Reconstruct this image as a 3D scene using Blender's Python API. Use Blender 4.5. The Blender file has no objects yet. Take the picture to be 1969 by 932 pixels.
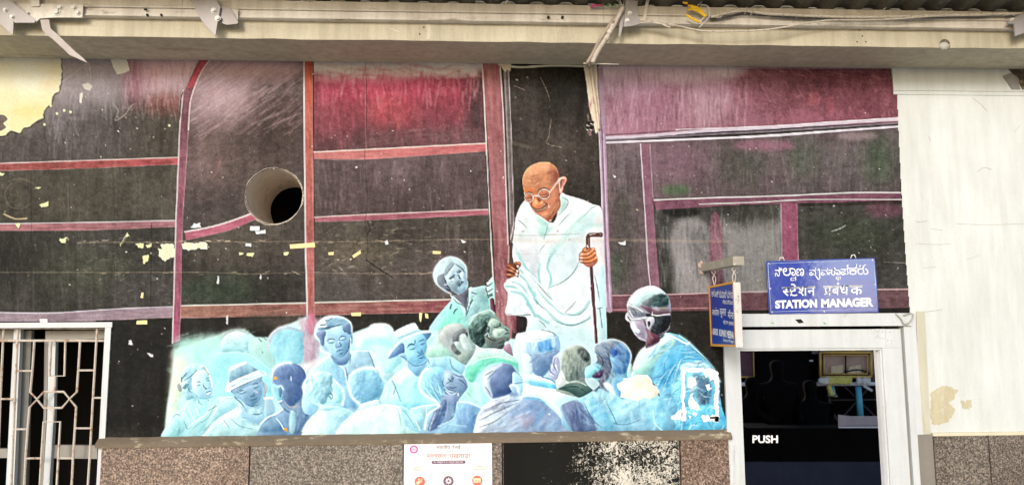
import bpy, bmesh, math, random
import numpy as np
from mathutils import Vector, Matrix

# ---------------------------------------------------------------- camera, sky, sun, exposure
SC = bpy.context.scene
COL = SC.collection
R = math.radians
FPX, CX, CY = 1500., 984.5, 466.
CAM = np.array((0., -4.3, 2.0)); YAW, PITCH, ROLL = R(3.0), R(6.8), R(.37)
fw = np.array((math.sin(YAW) * math.cos(PITCH), math.cos(YAW) * math.cos(PITCH), math.sin(PITCH)))
rt0 = np.array((math.cos(YAW), -math.sin(YAW), 0.)); up0 = np.cross(rt0, fw)
rt = rt0 * math.cos(ROLL) - up0 * math.sin(ROLL); up = np.cross(rt, fw)
cd = bpy.data.cameras.new('camera'); cam = bpy.data.objects.new('camera', cd); COL.objects.link(cam)
cd.sensor_width = 36; cd.lens = 36 * FPX / 1969; cd.clip_start = .05; cd.clip_end = 2000
m = Matrix(((rt[0], up[0], -fw[0], CAM[0]), (rt[1], up[1], -fw[1], CAM[1]), (rt[2], up[2], -fw[2], CAM[2]), (0, 0, 0, 1)))
cam.matrix_world = m
SC.camera = cam
SUN_EL, SUN_AZ = 19., 200.        # azimuth clockwise from +Y: behind the photographer, a little to the left
world = bpy.data.worlds.new('World'); SC.world = world; world.use_nodes = True
wn = world.node_tree.nodes; wl = world.node_tree.links
sky = wn.new('ShaderNodeTexSky'); sky.sky_type = 'NISHITA'; sky.sun_disc = False
sky.sun_elevation = R(SUN_EL); sky.sun_rotation = R(SUN_AZ); sky.air_density = 1.0; sky.dust_density = 1.2; sky.ozone_density = 1.0
wn['Background'].inputs['Strength'].default_value = .13
wl.new(sky.outputs[0], wn['Background'].inputs['Color'])
sl = bpy.data.lights.new('sun', 'SUN'); sl.energy = 1.3; sl.angle = R(16); sl.color = (1, .985, .965)
so = bpy.data.objects.new('sun', sl); COL.objects.link(so)
sd = Vector((math.sin(R(SUN_AZ)) * math.cos(R(SUN_EL)), math.cos(R(SUN_AZ)) * math.cos(R(SUN_EL)), math.sin(R(SUN_EL))))
so.rotation_euler = sd.to_track_quat('Z', 'Y').to_euler(); so.location = (0, 0, 12)
SC.view_settings.view_transform = 'Standard'; SC.view_settings.look = 'None'
SC.view_settings.exposure = .82; SC.view_settings.gamma = 1
GAIN = np.array((1.50, 1.46, 1.39), np.float32)                        # display brightness of a surface divided by its albedo, used to pick paint albedos

def ray(px, py): return fw + rt * (px - CX) / FPX - up * (py - CY) / FPX
def at(px, py, y=0.):
    """the point of the plane at depth y that the plan position px, py falls on"""
    d = ray(px, py); return Vector(CAM + d * ((y - CAM[1]) / d[1]))
def atx(px, py, x):
    d = ray(px, py); return Vector(CAM + d * ((x - CAM[0]) / d[0]))

# ---------------------------------------------------------------- materials
def lin(c):
    c = np.asarray(c, np.float32) / 255.
    return np.where(c <= .04045, c / 12.92, ((c + .055) / 1.055) ** 2.4)
MATS = {}
def mat(name, c, rough=.7, var=.12, scale=6., bump=.15, bscale=60., metal=0., spec=.35, c2=None, dirt=None, dirt_amt=.0, stretch=(1, 1, 1), coat=0., grime=.16, speck=.12):
    """painted, plastered or metal surface with patchy tone, grain and fine relief; c is the real base colour (linear)"""
    if name in MATS: return MATS[name]
    m = bpy.data.materials.new(name); m.use_nodes = True; MATS[name] = m
    n, l = m.node_tree.nodes, m.node_tree.links; b = n['Principled BSDF']
    b.inputs['Roughness'].default_value = rough; b.inputs['Metallic'].default_value = metal; b.inputs['Specular IOR Level'].default_value = spec
    if coat: b.inputs['Coat Weight'].default_value = coat; b.inputs['Coat Roughness'].default_value = .08
    tc = n.new('ShaderNodeTexCoord'); mp = n.new('ShaderNodeMapping'); mp.inputs['Scale'].default_value = stretch; l.new(tc.outputs['Object'], mp.inputs[0])
    nz = n.new('ShaderNodeTexNoise'); nz.inputs['Scale'].default_value = scale; nz.inputs['Detail'].default_value = 8; nz.inputs['Roughness'].default_value = .65; l.new(mp.outputs[0], nz.inputs['Vector'])
    mx = n.new('ShaderNodeMix'); mx.data_type = 'RGBA'; l.new(nz.outputs['Fac'], mx.inputs['Factor'])
    c = list(c); a = [min(1, v * (1 - var)) for v in c]; d = [min(1, v * (1 + var)) for v in c] if c2 is None else list(c2)
    mx.inputs['A'].default_value = (*a, 1); mx.inputs['B'].default_value = (*d, 1)
    out = mx.outputs['Result']
    if dirt is not None:
        nd = n.new('ShaderNodeTexNoise'); nd.inputs['Scale'].default_value = scale * 1.7; nd.inputs['Detail'].default_value = 10; nd.inputs['Roughness'].default_value = .72; l.new(mp.outputs[0], nd.inputs['Vector'])
        rp = n.new('ShaderNodeValToRGB'); rp.color_ramp.elements[0].position = .62 - dirt_amt * .2; rp.color_ramp.elements[1].position = .70 - dirt_amt * .1; l.new(nd.outputs['Fac'], rp.inputs[0])
        m2 = n.new('ShaderNodeMix'); m2.data_type = 'RGBA'; l.new(rp.outputs[0], m2.inputs['Factor']); l.new(out, m2.inputs['A']); m2.inputs['B'].default_value = (*dirt, 1); out = m2.outputs['Result']
    if grime:
        for sc_, lo, hi, amt, st in ((1.3, .38, .66, grime, (1, 1, 1)), (9., .40, .62, grime * .8, (2.2, 2.2, .28)), (150., .56, .66, speck, (1, 1, 1))):
            m3 = n.new('ShaderNodeMapping'); m3.inputs['Scale'].default_value = st; m3.inputs['Location'].default_value = (sc_, 3, 7); l.new(tc.outputs['Object'], m3.inputs[0])
            g = n.new('ShaderNodeTexNoise'); g.inputs['Scale'].default_value = sc_; g.inputs['Detail'].default_value = 7; g.inputs['Roughness'].default_value = .6; l.new(m3.outputs[0], g.inputs['Vector'])
            mr = n.new('ShaderNodeMapRange'); mr.inputs['From Min'].default_value = lo; mr.inputs['From Max'].default_value = hi; mr.inputs['To Min'].default_value = 0; mr.inputs['To Max'].default_value = amt; l.new(g.outputs['Fac'], mr.inputs['Value'])
            m4 = n.new('ShaderNodeMix'); m4.data_type = 'RGBA'; l.new(mr.outputs[0], m4.inputs['Factor']); l.new(out, m4.inputs['A']); m4.inputs['B'].default_value = (c[0] * .34, c[1] * .31, c[2] * .24, 1); out = m4.outputs['Result']
    l.new(out, b.inputs['Base Color'])
    nb = n.new('ShaderNodeTexNoise'); nb.inputs['Scale'].default_value = bscale; nb.inputs['Detail'].default_value = 6; l.new(mp.outputs[0], nb.inputs['Vector'])
    bp = n.new('ShaderNodeBump'); bp.inputs['Strength'].default_value = bump; bp.inputs['Distance'].default_value = .004; l.new(nb.outputs['Fac'], bp.inputs['Height']); l.new(bp.outputs[0], b.inputs['Normal'])
    return m

# ---------------------------------------------------------------- object helpers
def link(name, me, m, parent=None):
    o = bpy.data.objects.new(name, me); COL.objects.link(o)
    if m is not None: me.materials.append(m)
    if parent is not None: o.parent = parent
    return o
def empty(name, loc=(0, 0, 0)):
    o = bpy.data.objects.new(name, None); COL.objects.link(o); o.location = loc; o.empty_display_size = .1
    bpy.context.view_layer.update(); return o
def tag(o, label=None, cat=None, group=None, kind=None):
    if label: o['label'] = label
    if cat: o['category'] = cat
    if group: o['group'] = group
    if kind: o['kind'] = kind
    return o
def local(me, parent):
    if parent is not None and any(abs(v) > 1e-9 for v in parent_loc(parent)): me.transform(Matrix.Translation(-Vector(parent_loc(parent))))
def parent_loc(p):
    v = Vector((0, 0, 0))
    while p is not None: v = v + p.location; p = p.parent
    return v
def done(name, bm, m, parent=None, smooth=False, bevel=0.):
    if bevel > 0:
        bmesh.ops.bevel(bm, geom=[e for e in bm.edges if e.calc_face_angle(0) > .5], offset=bevel, segments=2, affect='EDGES', profile=.7)
    bmesh.ops.recalc_face_normals(bm, faces=bm.faces)
    me = bpy.data.meshes.new(name); bm.to_mesh(me); bm.free()
    if smooth: me.polygons.foreach_set('use_smooth', [True] * len(me.polygons))
    local(me, parent)
    return link(name, me, m, parent)
def add_box(bm, x0, x1, y0, y1, z0, z1):
    vs = [bm.verts.new(p) for p in [(x0, y0, z0), (x1, y0, z0), (x1, y1, z0), (x0, y1, z0), (x0, y0, z1), (x1, y0, z1), (x1, y1, z1), (x0, y1, z1)]]
    for f in [(0, 1, 2, 3), (4, 5, 6, 7), (0, 1, 5, 4), (1, 2, 6, 5), (2, 3, 7, 6), (3, 0, 4, 7)]: bm.faces.new([vs[i] for i in f])
def box(name, x0, x1, y0, y1, z0, z1, m, parent=None, bevel=.003):
    bm = bmesh.new(); add_box(bm, x0, x1, y0, y1, z0, z1); return done(name, bm, m, parent, bevel=bevel)
def add_prism(bm, pts, y0, y1):
    """outline in plan positions, standing at depth y0 (front) .. y1 (back)"""
    P = [at(px, py, y0) for px, py in pts]
    f = [bm.verts.new(p) for p in P]; b = [bm.verts.new((p.x, y1, p.z)) for p in P]; n = len(P)
    bm.faces.new(f); bm.faces.new(b[::-1])
    for i in range(n): bm.faces.new((f[i], f[(i + 1) % n], b[(i + 1) % n], b[i]))
def plate(name, pts, y0, y1, m, parent=None, bevel=0.):
    bm = bmesh.new(); add_prism(bm, pts, y0, y1); return done(name, bm, m, parent, bevel=bevel)
def add_tube(bm, pts, r, seg=8, r2=None):
    pts = [Vector(p) for p in pts]; rings = []; n = len(pts)
    nrm = None
    for i, p in enumerate(pts):
        t = (pts[min(i + 1, n - 1)] - pts[max(i - 1, 0)]).normalized()
        if nrm is None: nrm = t.orthogonal().normalized()
        nrm = (nrm - t * nrm.dot(t)).normalized(); bi = t.cross(nrm)
        rr = r if r2 is None else r + (r2 - r) * i / (n - 1)
        rings.append([bm.verts.new(p + nrm * math.cos(a) * rr + bi * math.sin(a) * rr) for a in [2 * math.pi * k / seg for k in range(seg)]])
    for a, b in zip(rings, rings[1:]):
        for k in range(seg): bm.faces.new((a[k], a[(k + 1) % seg], b[(k + 1) % seg], b[k]))
    bm.faces.new(rings[0][::-1]); bm.faces.new(rings[-1])
def tube(name, pts, r, m, parent=None, seg=8, r2=None, smooth=True):
    bm = bmesh.new(); add_tube(bm, pts, r, seg, r2); return done(name, bm, m, parent, smooth=smooth)
def crom(pts, n=6):
    p = [Vector(q) for q in pts]; out = []
    for i in range(len(p) - 1):
        a, b, c, d = p[max(i - 1, 0)], p[i], p[i + 1], p[min(i + 2, len(p) - 1)]
        for k in range(n):
            t = k / n; out.append(.5 * ((2 * b) + (c - a) * t + (2 * a - 5 * b + 4 * c - d) * t * t + (3 * b - a - 3 * c + d) * t ** 3))
    return out + [p[-1]]
def add_disc(bm, c, r, y0, y1, seg=16):
    f = [bm.verts.new((c.x + math.cos(a) * r, y0, c.z + math.sin(a) * r)) for a in [2 * math.pi * k / seg for k in range(seg)]]
    b = [bm.verts.new((v.co.x, y1, v.co.z)) for v in f]
    bm.faces.new(f[::-1]); bm.faces.new(b)
    for k in range(seg): bm.faces.new((f[k], f[(k + 1) % seg], b[(k + 1) % seg], b[k]))

# ---------------------------------------------------------------- lettering: glyph outlines fitted into their boxes on a surface
GL = {}
def glyph_mesh(s, bold=0.):
    k = (s, bold)
    if k not in GL:
        c = bpy.data.curves.new('glyph', 'FONT'); c.body = s; c.size = 1; c.offset = bold; c.resolution_u = 3
        o = bpy.data.objects.new('glyph', c); COL.objects.link(o); bpy.context.view_layer.update()
        me = bpy.data.meshes.new_from_object(o.evaluated_get(bpy.context.evaluated_depsgraph_get()))
        v = np.array([tuple(p.co)[:2] for p in me.vertices]); f = [tuple(p.vertices) for p in me.polygons]
        bpy.data.objects.remove(o); bpy.data.curves.remove(c); bpy.data.meshes.remove(me)
        v -= v.min(0); v /= np.maximum(v.max(0), 1e-6); v[:, 1] = 1 - v[:, 1]
        GL[k] = (v, f)
    return GL[k]
def add_glyphs(bm, s, quad, P, bold=0., clipx=None):
    """quad: four corners (tl, tr, br, bl) in 2-D; P maps 2-D to the surface"""
    v, f = glyph_mesh(s, bold); q = np.array(quad, float)
    if clipx: v = v * np.array((1., 1.)); v[:, 0] = np.minimum(v[:, 0] / clipx, 1.)
    u, w = v[:, :1], v[:, 1:]
    p = (q[0] * (1 - u) + q[1] * u) * (1 - w) + (q[3] * (1 - u) + q[2] * u) * w
    vs = [bm.verts.new(P(*t)) for t in p]
    for t in f:
        try: bm.faces.new([vs[i] for i in t])
        except ValueError: pass
def rbox(x0, x1, y0, y1, sl=0.): return [(x0, y0), (x1, y0 + sl * (x1 - x0)), (x1, y1 + sl * (x1 - x0)), (x0, y1)]
def add_ribbon(bm, pts, w, P):
    pts = [np.array(p, float) for p in pts]; n = len(pts); L = []; 
    for i, p in enumerate(pts):
        t = pts[min(i + 1, n - 1)] - pts[max(i - 1, 0)]; t /= np.linalg.norm(t) + 1e-9; nn = np.array((-t[1], t[0])) * w / 2
        L.append((bm.verts.new(P(*(p + nn))), bm.verts.new(P(*(p - nn)))))
    for a, b in zip(L, L[1:]): bm.faces.new((a[0], a[1], b[1], b[0]))
# ---------------------------------------------------------------- painter: fills colour arrays that become the paint on the wall mesh
PX0, PY0, PX1, PY1 = -40, 88, 1770, 862          # painted area, in picture-plan units of the wall
PW, PH = PX1 - PX0, PY1 - PY0
CV = np.zeros((PH, PW, 3), np.float32)           # paint colour (display values 0..1)
ID = np.zeros((PH, PW), np.int16)                # which painted figure owns the spot
rng = np.random.default_rng(7)
CLIP = None
ROUND = 0.

def T(ox, oy, s):
    return lambda pts: [(ox + x / s, oy + y / s) for x, y in pts]
def I(pts): return pts

def spline(pts, closed, n=6):
    p = np.array(pts, float)
    m = len(p)
    if m < 3: return p
    out = []
    rngk = range(m) if closed else range(m - 1)
    t = np.linspace(0, 1, n, endpoint=False)[:, None]
    for i in rngk:
        if closed: a, b, c, d = p[(i - 1) % m], p[i], p[(i + 1) % m], p[(i + 2) % m]
        else: a, b, c, d = p[max(i - 1, 0)], p[i], p[i + 1], p[min(i + 2, m - 1)]
        out.append(.5 * ((2 * b) + (c - a) * t + (2 * a - 5 * b + 4 * c - d) * t * t + (3 * b - a - 3 * c + d) * t ** 3))
    if not closed: out.append(p[-1:])
    return np.concatenate(out)

def blur1(a, s, ax):
    r = max(1, int(s * 2.5)); k = np.exp(-.5 * (np.arange(-r, r + 1) / s) ** 2); k /= k.sum()
    pad = [(0, 0)] * a.ndim; pad[ax] = (r, r)
    b = np.pad(a, pad, mode='edge'); o = np.zeros_like(a, dtype=np.float32)
    n = a.shape[ax]
    for i, w in enumerate(k):
        sl = [slice(None)] * a.ndim; sl[ax] = slice(i, i + n); o += w * b[tuple(sl)]
    return o
def blur(a, s): return blur1(blur1(a, s, 0), s, 1) if s > .3 else a
def noise(h, w, sy, sx, seed=0):
    r = np.random.default_rng(seed)
    gy, gx = int(h / sy) + 3, int(w / sx) + 3
    g = r.random((gy, gx)).astype(np.float32)
    y = np.arange(h) / sy; x = np.arange(w) / sx
    iy = y.astype(int); ix = x.astype(int); fy = y - iy; fx = x - ix
    fy = (fy * fy * (3 - 2 * fy))[:, None]; fx = (fx * fx * (3 - 2 * fx))[None]
    a = g[iy][:, ix]; b = g[iy][:, ix + 1]; c = g[iy + 1][:, ix]; d = g[iy + 1][:, ix + 1]
    return (a * (1 - fx) + b * fx) * (1 - fy) + (c * (1 - fx) + d * fx) * fy

def pmask(p, soft=0):
    """anti-aliased polygon mask; returns mask and its window"""
    pad = int(soft * 2.5) + 2
    x0 = max(int(p[:, 0].min()) - PX0 - pad, 0); x1 = min(int(p[:, 0].max()) - PX0 + pad + 2, PW)
    y0 = max(int(p[:, 1].min()) - PY0 - pad, 0); y1 = min(int(p[:, 1].max()) - PY0 + pad + 2, PH)
    if x1 <= x0 or y1 <= y0: return None
    X = p[:, 0] - PX0 - x0; Y = p[:, 1] - PY0 - y0
    X2 = np.roll(X, -1); Y2 = np.roll(Y, -1)
    h, w = y1 - y0, x1 - x0
    m = np.zeros((h, w), np.float32); SS = 3
    edges = np.arange(w + 1)
    for k in range(h * SS):
        yy = (k + .5) / SS
        c = ((Y <= yy) & (Y2 > yy)) | ((Y2 <= yy) & (Y > yy))
        if not c.any(): continue
        xs = np.sort(X[c] + (yy - Y[c]) / (Y2[c] - Y[c]) * (X2[c] - X[c]))
        row = m[k // SS]
        for i in range(0, len(xs) - 1, 2):
            cov = np.clip(np.minimum(edges[1:], xs[i + 1]) - np.maximum(edges[:-1], xs[i]), 0, 1)
            row += cov / SS
    if soft: m = blur(m, soft)
    return np.clip(m, 0, 1), (slice(y0, y1), slice(x0, x1))

def col(c): return np.array(c, np.float32) / 255.

def fill(pts, c, c2=None, ang=90, soft=0, op=1., fid=None, smooth=True, tex=0., f=I):
    p = np.array(f(pts), float)
    if smooth: p = spline(p, True)
    r = pmask(p, soft)
    if r is None: return
    m, s = r
    mm = m * op
    if CLIP is not None: mm = mm * CLIP[s]
    if c2 is not None:
        a = math.radians(ang); d = np.array([math.cos(a), math.sin(a)])
        yy, xx = np.mgrid[s[0].start:s[0].stop, s[1].start:s[1].stop]
        q = (xx + PX0) * d[0] + (yy + PY0) * d[1]; pr = p @ d
        t = np.clip((q - pr.min()) / (np.ptp(pr) + 1e-6), 0, 1)[..., None].astype(np.float32)
        cc = col(c) * (1 - t) + col(c2) * t
    else: cc = col(c)
    if tex:
        n = noise(m.shape[0], m.shape[1], 9, 5, int(p[0, 0] * 3) % 9999) - .5
        cc = cc + (n * tex)[..., None]
    if ROUND and m.shape[0] * m.shape[1] > 60 and op > 0:
        # painted modelling: the brush leaves each form paler on its left and upper side, deeper on the other
        sg = float(np.clip(min(m.shape) * .13, 1.5, 8)); bb = blur(m, sg); k = max(1, int(sg)); q = np.pad(bb, k, mode='edge'); h_, w_ = m.shape
        e = q[2 * k:2 * k + h_, 2 * k:2 * k + w_] - q[:h_, :w_]
        n2_ = noise(h_, w_, 14, 11, int(abs(p[0, 0] * 7 + p[0, 1])) % 9999) - .5
        cc = np.clip(cc + (e * ROUND)[..., None] * np.array((1.15, 1., .8), np.float32) + (n2_ * .10)[..., None], 0, 1)
    CV[s] = CV[s] * (1 - mm[..., None]) + cc * mm[..., None]
    if fid is not None: ID[s][m > .5] = fid
    return m, s

def line(pts, c, w=1.5, soft=.0, op=1., smooth=True, taper=False, w2=None, f=I, fid=None):
    p = np.array(f(pts), float)
    if smooth and len(p) > 2: p = spline(p, False, 5)
    pad = w + soft * 2 + 2
    x0 = max(int(p[:, 0].min() - PX0 - pad), 0); x1 = min(int(p[:, 0].max() - PX0 + pad) + 2, PW)
    y0 = max(int(p[:, 1].min() - PY0 - pad), 0); y1 = min(int(p[:, 1].max() - PY0 + pad) + 2, PH)
    if x1 <= x0 or y1 <= y0: return
    A = np.zeros((y1 - y0, x1 - x0), np.float32)
    n = len(p) - 1
    for i in range(n):
        a, b = p[i], p[i + 1]
        t0, t1 = i / n, (i + 1) / n
        wm = w if w2 is None else w + (w2 - w) * (t0 + t1) / 2
        if taper: wm = wm * (.25 + .75 * math.sin(math.pi * (t0 + t1) / 2))
        e = wm / 2 + soft + 1
        ax0 = max(int(min(a[0], b[0]) - PX0 - x0 - e), 0); ax1 = min(int(max(a[0], b[0]) - PX0 - x0 + e) + 2, x1 - x0)
        ay0 = max(int(min(a[1], b[1]) - PY0 - y0 - e), 0); ay1 = min(int(max(a[1], b[1]) - PY0 - y0 + e) + 2, y1 - y0)
        if ax1 <= ax0 or ay1 <= ay0: continue
        yy, xx = np.mgrid[ay0:ay1, ax0:ax1].astype(np.float32)
        xx += PX0 + x0 + .5 - a[0]; yy += PY0 + y0 + .5 - a[1]
        dx, dy = b - a; L = dx * dx + dy * dy + 1e-9
        t = np.clip((xx * dx + yy * dy) / L, 0, 1)
        dd = np.hypot(xx - t * dx, yy - t * dy)
        al = np.clip((wm / 2 - dd) / (1 + 2 * soft) + .5, 0, 1) * min(1., wm + .1)
        A[ay0:ay1, ax0:ax1] = np.maximum(A[ay0:ay1, ax0:ax1], al)
    s = (slice(y0, y1), slice(x0, x1))
    m = A * op
    if CLIP is not None: m = m * CLIP[s]
    CV[s] = CV[s] * (1 - m[..., None]) + col(c) * m[..., None]
    if fid is not None: ID[s][A > .5] = fid

class clip:
    """paint only inside what was just filled"""
    def __init__(self, r): self.r = r
    def __enter__(self):
        global CLIP
        CLIP = np.zeros((PH, PW), np.float32)
        if self.r is not None: CLIP[self.r[1]] = self.r[0]
    def __exit__(self, *a):
        global CLIP
        CLIP = None

def hatch(box, n, cols, ang=90, jit=8, L=(8, 30), w=(.6, 2), op=(.15, .5), seed=1, poly=None, bend=0):
    """many short brush strokes"""
    r = np.random.default_rng(seed)
    x0, y0, x1, y1 = box
    for i in range(n):
        x = r.uniform(x0, x1); y = r.uniform(y0, y1); l = r.uniform(*L) / 2
        a = math.radians(ang + r.normal() * jit); dx, dy = math.cos(a) * l, math.sin(a) * l
        c = cols[r.integers(len(cols))]
        k = r.normal() * bend * l
        if bend: line([(x - dx, y - dy), (x - dy * .0 + k * math.sin(a), y - k * math.cos(a)), (x + dx, y + dy)], c, r.uniform(*w), op=r.uniform(*op), taper=True)
        else: line([(x - dx, y - dy), (x + dx, y + dy)], c, r.uniform(*w) * 1.7, op=r.uniform(*op) * .62, soft=.9)

def rough(p, step=3.0, amp=.8, seed=1, open_=False):
    r = np.random.default_rng(seed + int(abs(p[0][0] * 13 + p[0][1] * 7))); out = []
    for a, b in zip(p, p[1:] + ([] if open_ else p[:1])):
        n = max(1, int(math.hypot(b[0] - a[0], b[1] - a[1]) / step))
        for k in range(n): out.append((a[0] + (b[0] - a[0]) * k / n + r.normal() * amp, a[1] + (b[1] - a[1]) * k / n + r.normal() * amp))
    return out
def chip(p, c):
    p = rough(list(p), 3.2, .75)
    line([(x + .8, y + 1.2) for x, y in p] + [(p[0][0] + .8, p[0][1] + 1.2)], (24, 18, 16), 1.6, op=.6, smooth=False)  # shade under the flake edge, painted as an offset dark line
    fill(p, c, smooth=False); line(p[:len(p) // 2 + 1], tuple(min(255, v * 1.06) for v in c), 1, smooth=False); line([p[0], p[len(p) // 2]], tuple(v * .82 for v in c), 1.1, op=.5, smooth=False)

def specks(box, n, cols, size=(.6, 1.8), op=(.5, 1), seed=3):
    r = np.random.default_rng(seed)
    for i in range(int(n * .6)):
        x = r.uniform(box[0], box[2]); y = r.uniform(box[1], box[3]); a = r.uniform(0, 3.14)
        s = r.uniform(*size) * (r.random() ** 3 * .9 + .4)
        line([(x, y), (x + math.cos(a) * s, y + math.sin(a) * s)], cols[r.integers(len(cols))], s, op=r.uniform(*op))
# ---------------------------------------------------------------- the painted railway carriage
DK = (50, 42, 38)
def blob(x, y, rx, ry, c, op=.5, soft=None):
    a = np.linspace(0, 2 * np.pi, 14)[:-1]
    fill([(x + rx * math.cos(t), y + ry * math.sin(t)) for t in a], c, op=op, soft=soft if soft is not None else min(rx, ry) * .45)
def quad(x0, y0, x1, y1, c, **k):
    return fill([(x0, y0), (x1, y0), (x1, y1), (x0, y1)], c, smooth=False, **k)

def paint_background():
    quad(PX0, PY0, PX1, PY1, DK)
    # upper left panel
    fill([(-40, 90), (404, 90), (362, 190), (350, 320), (-40, 328)], (146, 132, 134), (62, 56, 52), smooth=False)
    with clip(fill([(-40, 90), (392, 90), (346, 200), (342, 312), (-40, 326)], (0, 0, 0), op=0, smooth=False)):
        blob(180, 145, 90, 50, (160, 148, 154), .85)
        blob(305, 138, 62, 42, (206, 166, 174), .9); blob(360, 120, 30, 24, (214, 178, 184), .8)
        blob(258, 165, 20, 50, (135, 82, 96), .7)
        blob(320, 205, 45, 22, (125, 62, 56), .8)
        blob(300, 262, 85, 52, (66, 58, 50), .95)
        blob(180, 262, 90, 50, (70, 62, 62), .85)
        blob(60, 290, 90, 30, (72, 64, 62), .8)
        hatch((110, 110, 245, 240), 160, [(165, 155, 160), (110, 98, 102), (185, 176, 180)], L=(15, 50), op=(.08, .3), seed=11)
        hatch((235, 112, 380, 215), 220, [(205, 170, 180), (150, 95, 110), (120, 60, 72), (220, 200, 205)], L=(12, 45), op=(.12, .4), seed=12)
        hatch((0, 200, 345, 325), 300, [(95, 86, 84), (40, 36, 34), (120, 110, 110)], L=(10, 50), op=(.08, .3), seed=13)
        hatch((90, 200, 150, 300), 60, [(150, 140, 150), (120, 110, 118)], L=(20, 60), op=(.15, .35), seed=14)
        line([(218, 200), (228, 215), (222, 232), (240, 222), (252, 205), (262, 200)], (150, 135, 130), 2, op=.7)
        specks((120, 120, 345, 320), 120, [(220, 200, 180), (200, 180, 160)], seed=15)
    # peeled cream patch
    pp = [(-44, 84), (116, 84), (117, 112), (119, 150), (113, 176), (104, 182), (98, 200), (84, 212), (83, 228), (62, 238), (58, 244), (43, 247), (40, 256), (20, 253), (14, 259), (-1, 262), (-44, 262)]
    line([(x + 1, y + 1.5) for x, y in pp[1:]], (52, 44, 38), 3, op=.6)
    pp = pp[:1] + rough(pp[1:-1], 5, 1.0, open_=True) + pp[-1:]
    with clip(fill(pp, (252, 244, 224), (246, 222, 166), ang=80, smooth=False)):
        blob(30, 140, 60, 30, (255, 250, 238), .85); blob(60, 215, 40, 14, (240, 205, 130), .6); blob(0, 170, 40, 50, (244, 222, 168), .5)
        hatch((0, 110, 118, 260), 60, [(255, 250, 235), (235, 200, 130)], ang=20, jit=40, L=(6, 30), w=(2, 6), op=(.05, .2), seed=16)
        specks((0, 110, 118, 255), 14, [(170, 140, 90)], seed=17)
    fill([(-4, 224), (8, 222), (15, 230), (7, 238), (12, 246), (-4, 252)], (100, 85, 80))
    fill([(210, 108), (240, 108), (245, 118), (250, 136), (240, 141), (226, 144), (219, 132), (214, 118)], (243, 235, 218), smooth=False)
    fill([(158, 163), (170, 160), (178, 166), (174, 175), (163, 172)], (214, 205, 196), smooth=False)
    fill([(154, 180), (160, 178), (157, 200), (153, 198)], (224, 215, 205), smooth=False)
    line([(120, 158), (150, 136), (168, 122)], (200, 190, 180), 1.2, op=.7); line([(172, 122), (176, 152)], (205, 200, 195), 1, op=.8)
    for x, y in [(98, 204), (124, 213), (86, 240), (110, 219), (136, 216), (326, 242)]: blob(x, y, 2.5, 2.5, (240, 215, 170), 1, .4)
    # panels on the left
    quad(-40, 320, 346, 432, (66, 60, 52)); quad(-40, 440, 346, 600, (54, 50, 46))
    blob(150, 520, 110, 40, (70, 70, 56), .6); blob(300, 380, 70, 40, (74, 68, 62), .6); blob(30, 500, 60, 70, (34, 30, 28), .7); blob(280, 560, 70, 30, (74, 66, 68), .6)
    hatch((0, 320, 345, 430), 360, [(95, 88, 76), (40, 36, 32), (84, 78, 70), (110, 100, 90)], L=(6, 36), op=(.08, .3), seed=21)
    hatch((0, 440, 345, 600), 420, [(96, 92, 80), (30, 26, 24), (84, 80, 72), (118, 108, 98)], L=(6, 36), op=(.08, .3), seed=22)
    hatch((150, 455, 345, 590), 200, [(120, 110, 98), (30, 26, 24), (140, 128, 118)], ang=0, jit=30, L=(3, 12), op=(.15, .45), seed=23)
    line([(22, 352), (10, 372), (18, 396), (40, 402), (60, 392)], (130, 116, 98), 1.4, op=.4); line([(14, 350), (40, 344), (62, 352)], (126, 112, 96), 1.6, op=.35)
    line([(8, 412), (30, 421), (52, 420)], (190, 168, 130), 3, op=.7)
    # middle-left tall panel
    fill([(404, 90), (588, 90), (588, 592), (350, 592), (352, 320), (364, 190)], (92, 74, 76), c2=(54, 48, 44), ang=90, smooth=False)
    with clip(fill([(410, 90), (586, 90), (586, 592), (350, 592), (356, 300), (362, 220), (378, 155)], (0, 0, 0), op=0)):
        blob(430, 190, 80, 50, (162, 134, 140), .8); blob(490, 128, 95, 24, (196, 160, 166), .85); blob(410, 160, 40, 60, (170, 144, 150), .8); blob(545, 230, 60, 55, (66, 48, 46), .85)
        blob(470, 300, 110, 60, (70, 54, 50), .7); blob(395, 300, 40, 60, (112, 88, 88), .6)
        blob(430, 560, 90, 30, (44, 60, 44), .7); blob(540, 560, 60, 36, (44, 38, 36), .8); blob(460, 470, 110, 40, (78, 70, 60), .6)
        hatch((365, 115, 585, 250), 420, [(205, 172, 178), (170, 130, 138), (110, 80, 84), (224, 200, 200), (120, 78, 80)], ang=-36, jit=7, L=(15, 70), op=(.08, .32), seed=24)
        hatch((352, 240, 585, 420), 300, [(96, 70, 66), (50, 42, 36), (120, 88, 84)], ang=-48, jit=20, L=(10, 50), op=(.06, .25), seed=25)
        hatch((352, 440, 585, 590), 260, [(86, 80, 66), (40, 36, 32), (60, 80, 54)], ang=5, jit=30, L=(6, 36), op=(.06, .3), seed=26)
        line([(425, 305), (420, 325), (408, 345)], (140, 88, 84), 3, soft=2, op=.5)
    # middle panels
    fill([(600, 90), (930, 90), (938, 285), (604, 297)], (150, 60, 78), (88, 52, 58), smooth=False)
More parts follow.
